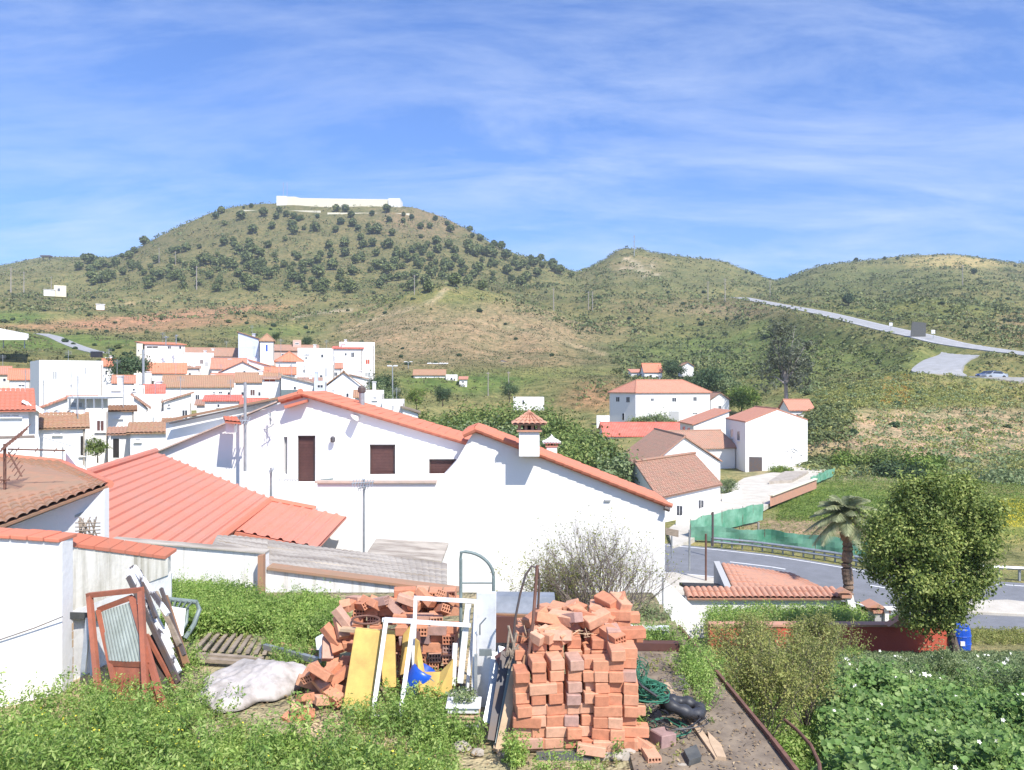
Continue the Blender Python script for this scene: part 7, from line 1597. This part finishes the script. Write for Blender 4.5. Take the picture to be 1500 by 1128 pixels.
# ------------------------------------------------------------------ ground vegetation near the camera (uncountable)
def weeds(name, pts, hts, nper, size, spread, mat, seed, up=.5, aspect=.45, stalk=True):
    rs = np.random.RandomState(seed); n = len(pts); base = np.repeat(pts, nper, 0); h = np.repeat(hts, nper)
    t = rs.beta(1.6, 1.1, n*nper); lean_ = np.repeat(rs.normal(size=(n, 2))*.22, nper, 0)
    a = rs.uniform(0, 6.28, n*nper); r = spread*(1-.45*t)*rs.uniform(.2, 1, n*nper)
    c = base.copy(); c[:, 0] += np.cos(a)*r+lean_[:, 0]*t*h; c[:, 1] += np.sin(a)*r+lean_[:, 1]*t*h; c[:, 2] += t*h
    out = np.stack([np.cos(a), np.sin(a), .2+0*a], 1); v, f = leaves(c, size, rs, out*.7, up, aspect)
    if stalk:
        L2 = np.repeat(rs.normal(size=(n, 2))*0, 1, 0); le = lean_[::nper]; k = len(v); w = .0035
        b0 = pts+np.array([-w, 0, 0]); b1 = pts+np.array([w, 0, 0]); tp_ = pts.copy(); tp_[:, 0] += le[:, 0]*hts; tp_[:, 1] += le[:, 1]*hts; tp_[:, 2] += hts
        v = np.vstack([v, np.stack([b0, b1, tp_], 1).reshape(-1, 3)]); f = np.vstack([f, np.arange(n*3).reshape(-1, 3)+k])
    o = npmesh(name, v, f, mat); o['kind'] = 'stuff'; return o, c
def scatter(n, rs, x0, x1, y0, y1, z, keep=None, zf=None):
    """points on the level z seen between photo rows y0 (far) and y1 (near)"""
    Ya, Yb = z*-F/(y0-564), z*-F/(y1-564); Y = rs.uniform(Yb, Ya, n); px = rs.uniform(x0, x1, n); X = (px-750)/F*Y
    p = np.stack([X, Y, np.full(n, z)], 1); py = 564-z/Y*F
    if keep is not None: k = keep(px, py); p = p[k]
    return p
rs = np.random.RandomState(77)
# foreground left weeds, taller to the left under the wall; edge line of visible mass
def fg(px, py):
    edge = np.interp(px, [-80, 60, 150, 240, 300, 420, 520, 640, 700], [1088, 1082, 1078, 1082, 1092, 1098, 1100, 1120, 1150])
    return py > edge+14*(fbm(px/30., py/30., 3, 2)*2)
p = scatter(5200, rs, -160, 700, 1060, 1260, GZ0, fg)
h = .13+.9*np.clip(fbm(p[:, 0]*2.6+20, p[:, 1]*2.6, 3, 5), -.1, .4)+rs.uniform(0, .12, len(p))+np.exp(-((p[:, 0]+3.6)/.5)**2)*.13+(rs.rand(len(p)) < .05)*.15
h = np.clip(h, .05, .6)
k2 = rs.rand(len(p)) < .7
px_ = 750+p[:, 0]/p[:, 1]*F; hp = p[(px_ < 560) & (rs.rand(len(p)) < .035)]
weeds('tall_weeds', hp, rs.uniform(.38, .62, len(hp)), 90, .045, .11, 'l_weed', 270, .3, .35)
weeds('weeds', p[k2], h[k2], 46, .032, .085, 'l_weed', 70); weeds('feathery_weeds', p[~k2], h[~k2]*1.15, 70, .022, .07, 'l_grass2', 170, .3, .28)
k = rs.rand(len(p)) < .24; pf = p[k]; 
c = pf+np.stack([rs.normal(size=len(pf))*.05, rs.normal(size=len(pf))*.05, h[k]*rs.uniform(.8, 1.05, len(pf))], 1); v, f = leaves(c, .022, rs, None, .8, .9); o = npmesh('weed_flowers', v, f, 'petal_y'); o['kind'] = 'stuff'
# patch of weeds behind the scrap (240-490, 845-940)
def bg(px, py):
    lo = np.interp(px, [236, 300, 380, 440, 500], [945, 935, 930, 945, 950]); hi = np.interp(px, [236, 380, 500], [868, 890, 905]); return (py < lo) & (py > hi)
p = scatter(5200, rs, 236, 500, 866, 955, GZ0, bg); h = np.clip(.2+.3*fbm(p[:, 0]*1.8+5, p[:, 1]*1.8, 3, 6)+rs.uniform(0, .12, len(p)), .06, .5)
weeds('weeds', p, h, 26, .045, .12, 'l_weed', 71); weeds('feathery_weeds', p[::5], h[::5]*1.5, 30, .03, .08, 'l_grass2', 171, .3, .3)
# tufts round the scrap and piles
tuft = []
for (x, y, n_, sx, sy) in ((150, 1040, 200, 40, 16), (220, 1050, 160, 30, 14), (290, 1040, 70, 22, 20), (570, 1065, 160, 40, 10), (630, 1055, 220, 16, 22), (650, 1090, 160, 20, 8), (690, 1090, 25, 16, 5), (430, 975, 120, 22, 10), (420, 950, 90, 26, 6), (900, 1090, 50, 10, 10), (930, 1070, 70, 8, 10), (755, 1120, 50, 8, 4), (840, 1140, 30, 30, 4), (590, 1040, 60, 12, 8), (275, 975, 60, 14, 10), (960, 945, 110, 24, 4), (1010, 985, 120, 10, 20), (1030, 1010, 120, 10, 20)):
    px = rs.normal(size=n_)*sx+x; py = np.clip(rs.normal(size=n_)*sy+y, 880, 1160); z = np.full(n_, GZ0); Y = -GZ0*F/(py-564); tuft.append(np.stack([(px-750)/F*Y, Y, z], 1))
p = np.vstack(tuft); weeds('weed_tufts', p, rs.uniform(.06, .32, len(p)), 24, .03, .06, 'l_weed', 72)
p = scatter(2600, rs, 250, 1000, 930, 1130, GZ0, lambda px, py: fbm(px/40., py/25., 3, 4) > .03); weeds('dry_grass', p, rs.uniform(.02, .09, len(p)), 7, .03, .03, 'l_weed2', 73)
# right slope: mallow with big round leaves
def slope_pts(n, x0, x1, Y0, Y1, rs):
    Y = Y0+(Y1-Y0)*rs.rand(n)**.85; px = rs.uniform(x0, x1, n); X = (px-750)/F*Y; z = HT(X, Y); return np.stack([X, Y, z], 1), px
p, px = slope_pts(3300, 1215, 1620, 6.0, 13.5, rs); k = (p[:, 0] > 2.95+.05*(p[:, 1]-6)) & (px > np.interp(p[:, 1], [6, 9, 13], [1170, 1225, 1235])); p = p[k]
h = np.clip(.48+1.5*fbm(p[:, 0]*1.5, p[:, 1]*1.1, 3, 12)+rs.uniform(-.05, .2, len(p)), .08, .95)
k = rs.rand(len(p)) < np.clip(h*2.2, .2, 1); p = p[k]; h = h[k]
def mallow(name, p, h, nper, size, seed, mat='l_mallow'):
    rs = np.random.RandomState(seed); n = len(p); b = np.repeat(p, nper, 0); hh = np.repeat(h, nper); t = rs.beta(2.2, 1, n*nper); a = rs.uniform(0, 6.28, n*nper); r = rs.uniform(.02, .2, n*nper)
    c = b+np.stack([np.cos(a)*r, np.sin(a)*r, t*hh], 1); N_ = len(c); nn = rs.normal(size=(N_, 3))*.45; nn[:, 2] += 1.; nn[:, 1] -= .35; nn /= np.linalg.norm(nn, axis=1)[:, None]
    u = rs.normal(size=(N_, 3)); u -= (u*nn).sum(1)[:, None]*nn; u /= np.linalg.norm(u, axis=1)[:, None]; w = np.cross(nn, u); s = (size*rs.uniform(.5, 1.35, N_))[:, None]
    ring = [c-nn*s*.18]; m = 7
    for k_ in range(m):
        an = 2*math.pi*k_/m; rad = .5*(1.0 if k_ else .45)*(1+.08*(-1)**k_); ring.append(c+(u*math.cos(an)+w*math.sin(an))*s*rad+nn*s*.05*((-1)**k_))
    v = np.stack(ring, 1).reshape(-1, 3); i = np.arange(N_)[:, None]*(m+1); f = np.concatenate([np.hstack([i, i+1+k_, i+1+(k_+1) % m]) for k_ in range(m)])
    o = npmesh(name, v, f, mat); o['kind'] = 'stuff'; return c
c = mallow('mallow_plants', p, h, 17, .07, 80)
k2 = rs.rand(len(p)) < .22; weeds('feathery_weeds', p[k2], h[k2]*1.25+.05, 60, .03, .1, 'l_grass2', 180, .3, .3)
def flowers(name, c, n, size, rs, mat='petal', dz=.06):
    k = rs.randint(0, len(c), n); q = c[k]+np.stack([rs.normal(size=n)*.03, -.02+rs.normal(size=n)*.03, np.full(n, dz)], 1); o = None
    vs, fs = [], []
    for j in range(n):
        i = len(vs); r = size*rs.uniform(.7, 1.3); nn = V(*(rs.normal(size=3)*.4+np.array([0, -.6, .8]))).normalized(); u = nn.cross(V(1, 0, 0)).normalized(); w = nn.cross(u); vs.append(q[j])
        for a in range(10): rad = r*(1 if a % 2 else .55); vs.append(q[j]+np.array(u*math.cos(a*.628)*rad+w*math.sin(a*.628)*rad+nn*r*.2))
        fs += [(i, i+1+a, i+1+(a+1) % 10) for a in range(10)]
    o = npmesh(name, vs, fs, mat); o['kind'] = 'stuff'; return o
flowers('white_flowers', c[c[:, 2] > np.percentile(c[:, 2], 35)], 120, .028, rs)
p, px = slope_pts(4200, 1150, 1620, 12.5, 21.5, rs); k = (px > np.interp(p[:, 1], [12, 16, 21], [1225, 1215, 1260])); p = p[k]
h = np.clip(.55+.6*fbm(p[:, 0]*.7, p[:, 1]*.7, 3, 13)+rs.uniform(0, .2, len(p)), .2, 1.1)*np.interp(p[:, 1], [13, 16, 19.5, 21.5], [1, .75, .35, .2])
_, c = weeds('tall_weeds', p, h, 34, .06, .2, 'l_grey', 81)
flowers('white_flowers', c[c[:, 2] > np.percentile(c[:, 2], 30)], 240, .045, rs)
p, px = slope_pts(2200, 1150, 1620, 9, 16, rs); p = p[(px > 1215) & (p[:, 0] > 3.3)]; h = np.clip(.35+.5*fbm(p[:, 0], p[:, 1], 3, 15)+rs.uniform(0, .2, len(p)), .15, .8)
mallow('mallow_plants', p, h, 9, .10, 82)
p, px = slope_pts(3400, 990, 1260, 6, 21.5, rs); p = p[(p[:, 0] > 2.45)]; h = np.clip(.25+.4*fbm(p[:, 0], p[:, 1], 3, 14)+rs.uniform(0, .15, len(p)), .1, .6)
weeds('weeds', p, h, 30, .05, .12, 'l_weed', 83)
p, px = slope_pts(3400, 1040, 1262, 23, 26.3, rs); h = rs.uniform(.45, 1.15, len(p)); weeds('garden_weeds', p, h, 24, .075, .15, 'l_weed', 84)
p, px = slope_pts(700, 1160, 1245, 23.2, 25.6, rs); weeds('garden_weeds', p, rs.uniform(.5, .95, len(p)), 30, .10, .18, 'l_grass', 85)
p, px = slope_pts(900, 1195, 1330, 27, 31, rs); weeds('verge_grass', p, rs.uniform(.1, .35, len(p)), 22, .07, .12, 'l_grass', 86)
p, px = slope_pts(700, 1385, 1540, 24, 27, rs); p = p[p[:, 2] > -8.95]; weeds('verge_grass', p, rs.uniform(.05, .25, len(p)), 14, .06, .1, 'l_weed2', 87)
# ------------------------------------------------------------------ sky, sun, camera
w = bpy.data.worlds.new('World'); SC.world = w; w.use_nodes = True; nt = w.node_tree; bgd = nt.nodes['Background']
EL, AZ = math.radians(50), math.radians(-32)    # sun height; direction to the sun measured from straight behind the camera towards the right
sd = V(math.cos(EL)*math.sin(-AZ), -math.cos(EL)*math.cos(AZ), math.sin(EL))
sky = nt.nodes.new('ShaderNodeTexSky'); sky.sky_type = 'NISHITA'; sky.sun_disc = False; sky.sun_elevation = EL; sky.sun_rotation = math.atan2(sd.x, sd.y); sky.altitude = 300; sky.air_density = 1.1; sky.dust_density = 1.1; sky.ozone_density = 2.2
tc = nt.nodes.new('ShaderNodeTexCoord'); sp = nt.nodes.new('ShaderNodeSeparateXYZ'); nt.links.new(tc.outputs['Generated'], sp.inputs[0])
mx = nt.nodes.new('ShaderNodeMath'); mx.operation = 'MAXIMUM'; mx.inputs[1].default_value = .0; nt.links.new(sp.outputs['Z'], mx.inputs[0])
ad = nt.nodes.new('ShaderNodeMath'); ad.operation = 'ADD'; ad.inputs[1].default_value = .22; nt.links.new(mx.outputs[0], ad.inputs[0])
dx = nt.nodes.new('ShaderNodeMath'); dx.operation = 'DIVIDE'; nt.links.new(sp.outputs['X'], dx.inputs[0]); nt.links.new(ad.outputs[0], dx.inputs[1])
dy = nt.nodes.new('ShaderNodeMath'); dy.operation = 'DIVIDE'; nt.links.new(sp.outputs['Y'], dy.inputs[0]); nt.links.new(ad.outputs[0], dy.inputs[1])
cb = nt.nodes.new('ShaderNodeCombineXYZ'); nt.links.new(dx.outputs[0], cb.inputs[0]); nt.links.new(dy.outputs[0], cb.inputs[1])
mp = nt.nodes.new('ShaderNodeMapping'); mp.inputs['Rotation'].default_value = (0, 0, .55); mp.inputs['Scale'].default_value = (.8, 2.1, 1); nt.links.new(cb.outputs[0], mp.inputs['Vector'])
n1 = noise(nt, 1.7, 10, .66, mp.outputs[0], .35); n2 = noise(nt, .45, 4, .5, cb.outputs[0])
c1 = ramp(nt, n1.outputs['Fac'], [(.40, (0, 0, 0)), (.72, (1, 1, 1))]); c2 = ramp(nt, n2.outputs['Fac'], [(.3, (.2, .2, .2)), (.58, (1, 1, 1))])
cm = mixc(nt, 1., c1.outputs['Color'], c2.outputs['Color'], 'MULTIPLY')
SKYTINT = mixc(nt, 1., sky.outputs[0], (.64, .89, 1.38), 'MULTIPLY')
cmx = nt.nodes.new('ShaderNodeMath'); cmx.operation = 'MULTIPLY'; cmx.inputs[1].default_value = .55; nt.links.new(cm, cmx.inputs[0])
final = mixc(nt, cmx.outputs[0], SKYTINT, (6.0, 6.7, 8.0))
nt.links.new(final, bgd.inputs['Color']); bgd.inputs['Strength'].default_value = .108
L = bpy.data.lights.new('sun', 'SUN'); L.energy = 4.6; L.angle = math.radians(.53); L.color = (1, .95, .87)
lo = bpy.data.objects.new('sun', L); COL.objects.link(lo); lo.rotation_euler = sd.to_track_quat('Z', 'Y').to_euler(); lo.location = (0, 0, 60)
cam = bpy.data.cameras.new('camera'); co = bpy.data.objects.new('camera', cam); COL.objects.link(co); co.location = (0, 0, 0); co.rotation_euler = (math.pi/2, 0, 0)
cam.sensor_width = 36; cam.lens = F/1500*36; cam.clip_end = 5000; cam.clip_start = .1; SC.camera = co
vs_ = SC.view_settings; vs_.view_transform = 'Standard'; vs_.look = 'None'; vs_.exposure = .55; vs_.gamma = 1; vs_.use_curve_mapping = False
SC.cycles.max_bounces = 6; SC.cycles.diffuse_bounces = 3; SC.cycles.transparent_max_bounces = 4

hz_ = MB(); hz_.box((0, 465, 80), (2600, 1010, 184)); ho = hz_.build('haze', 'white'); ho['kind'] = 'stuff'
hm = bpy.data.materials.new('haze'); hm.use_nodes = True; hn = hm.node_tree; hn.nodes.remove(hn.nodes['Principled BSDF']); pv = hn.nodes.new('ShaderNodeVolumePrincipled')
pv.inputs['Color'].default_value = (.86, .92, 1, 1); pv.inputs['Density'].default_value = .00028; pv.inputs['Anisotropy'].default_value = .2; hn.links.new(pv.outputs[0], hn.nodes['Material Output'].inputs['Volume'])
ho.data.materials.clear(); ho.data.materials.append(hm)
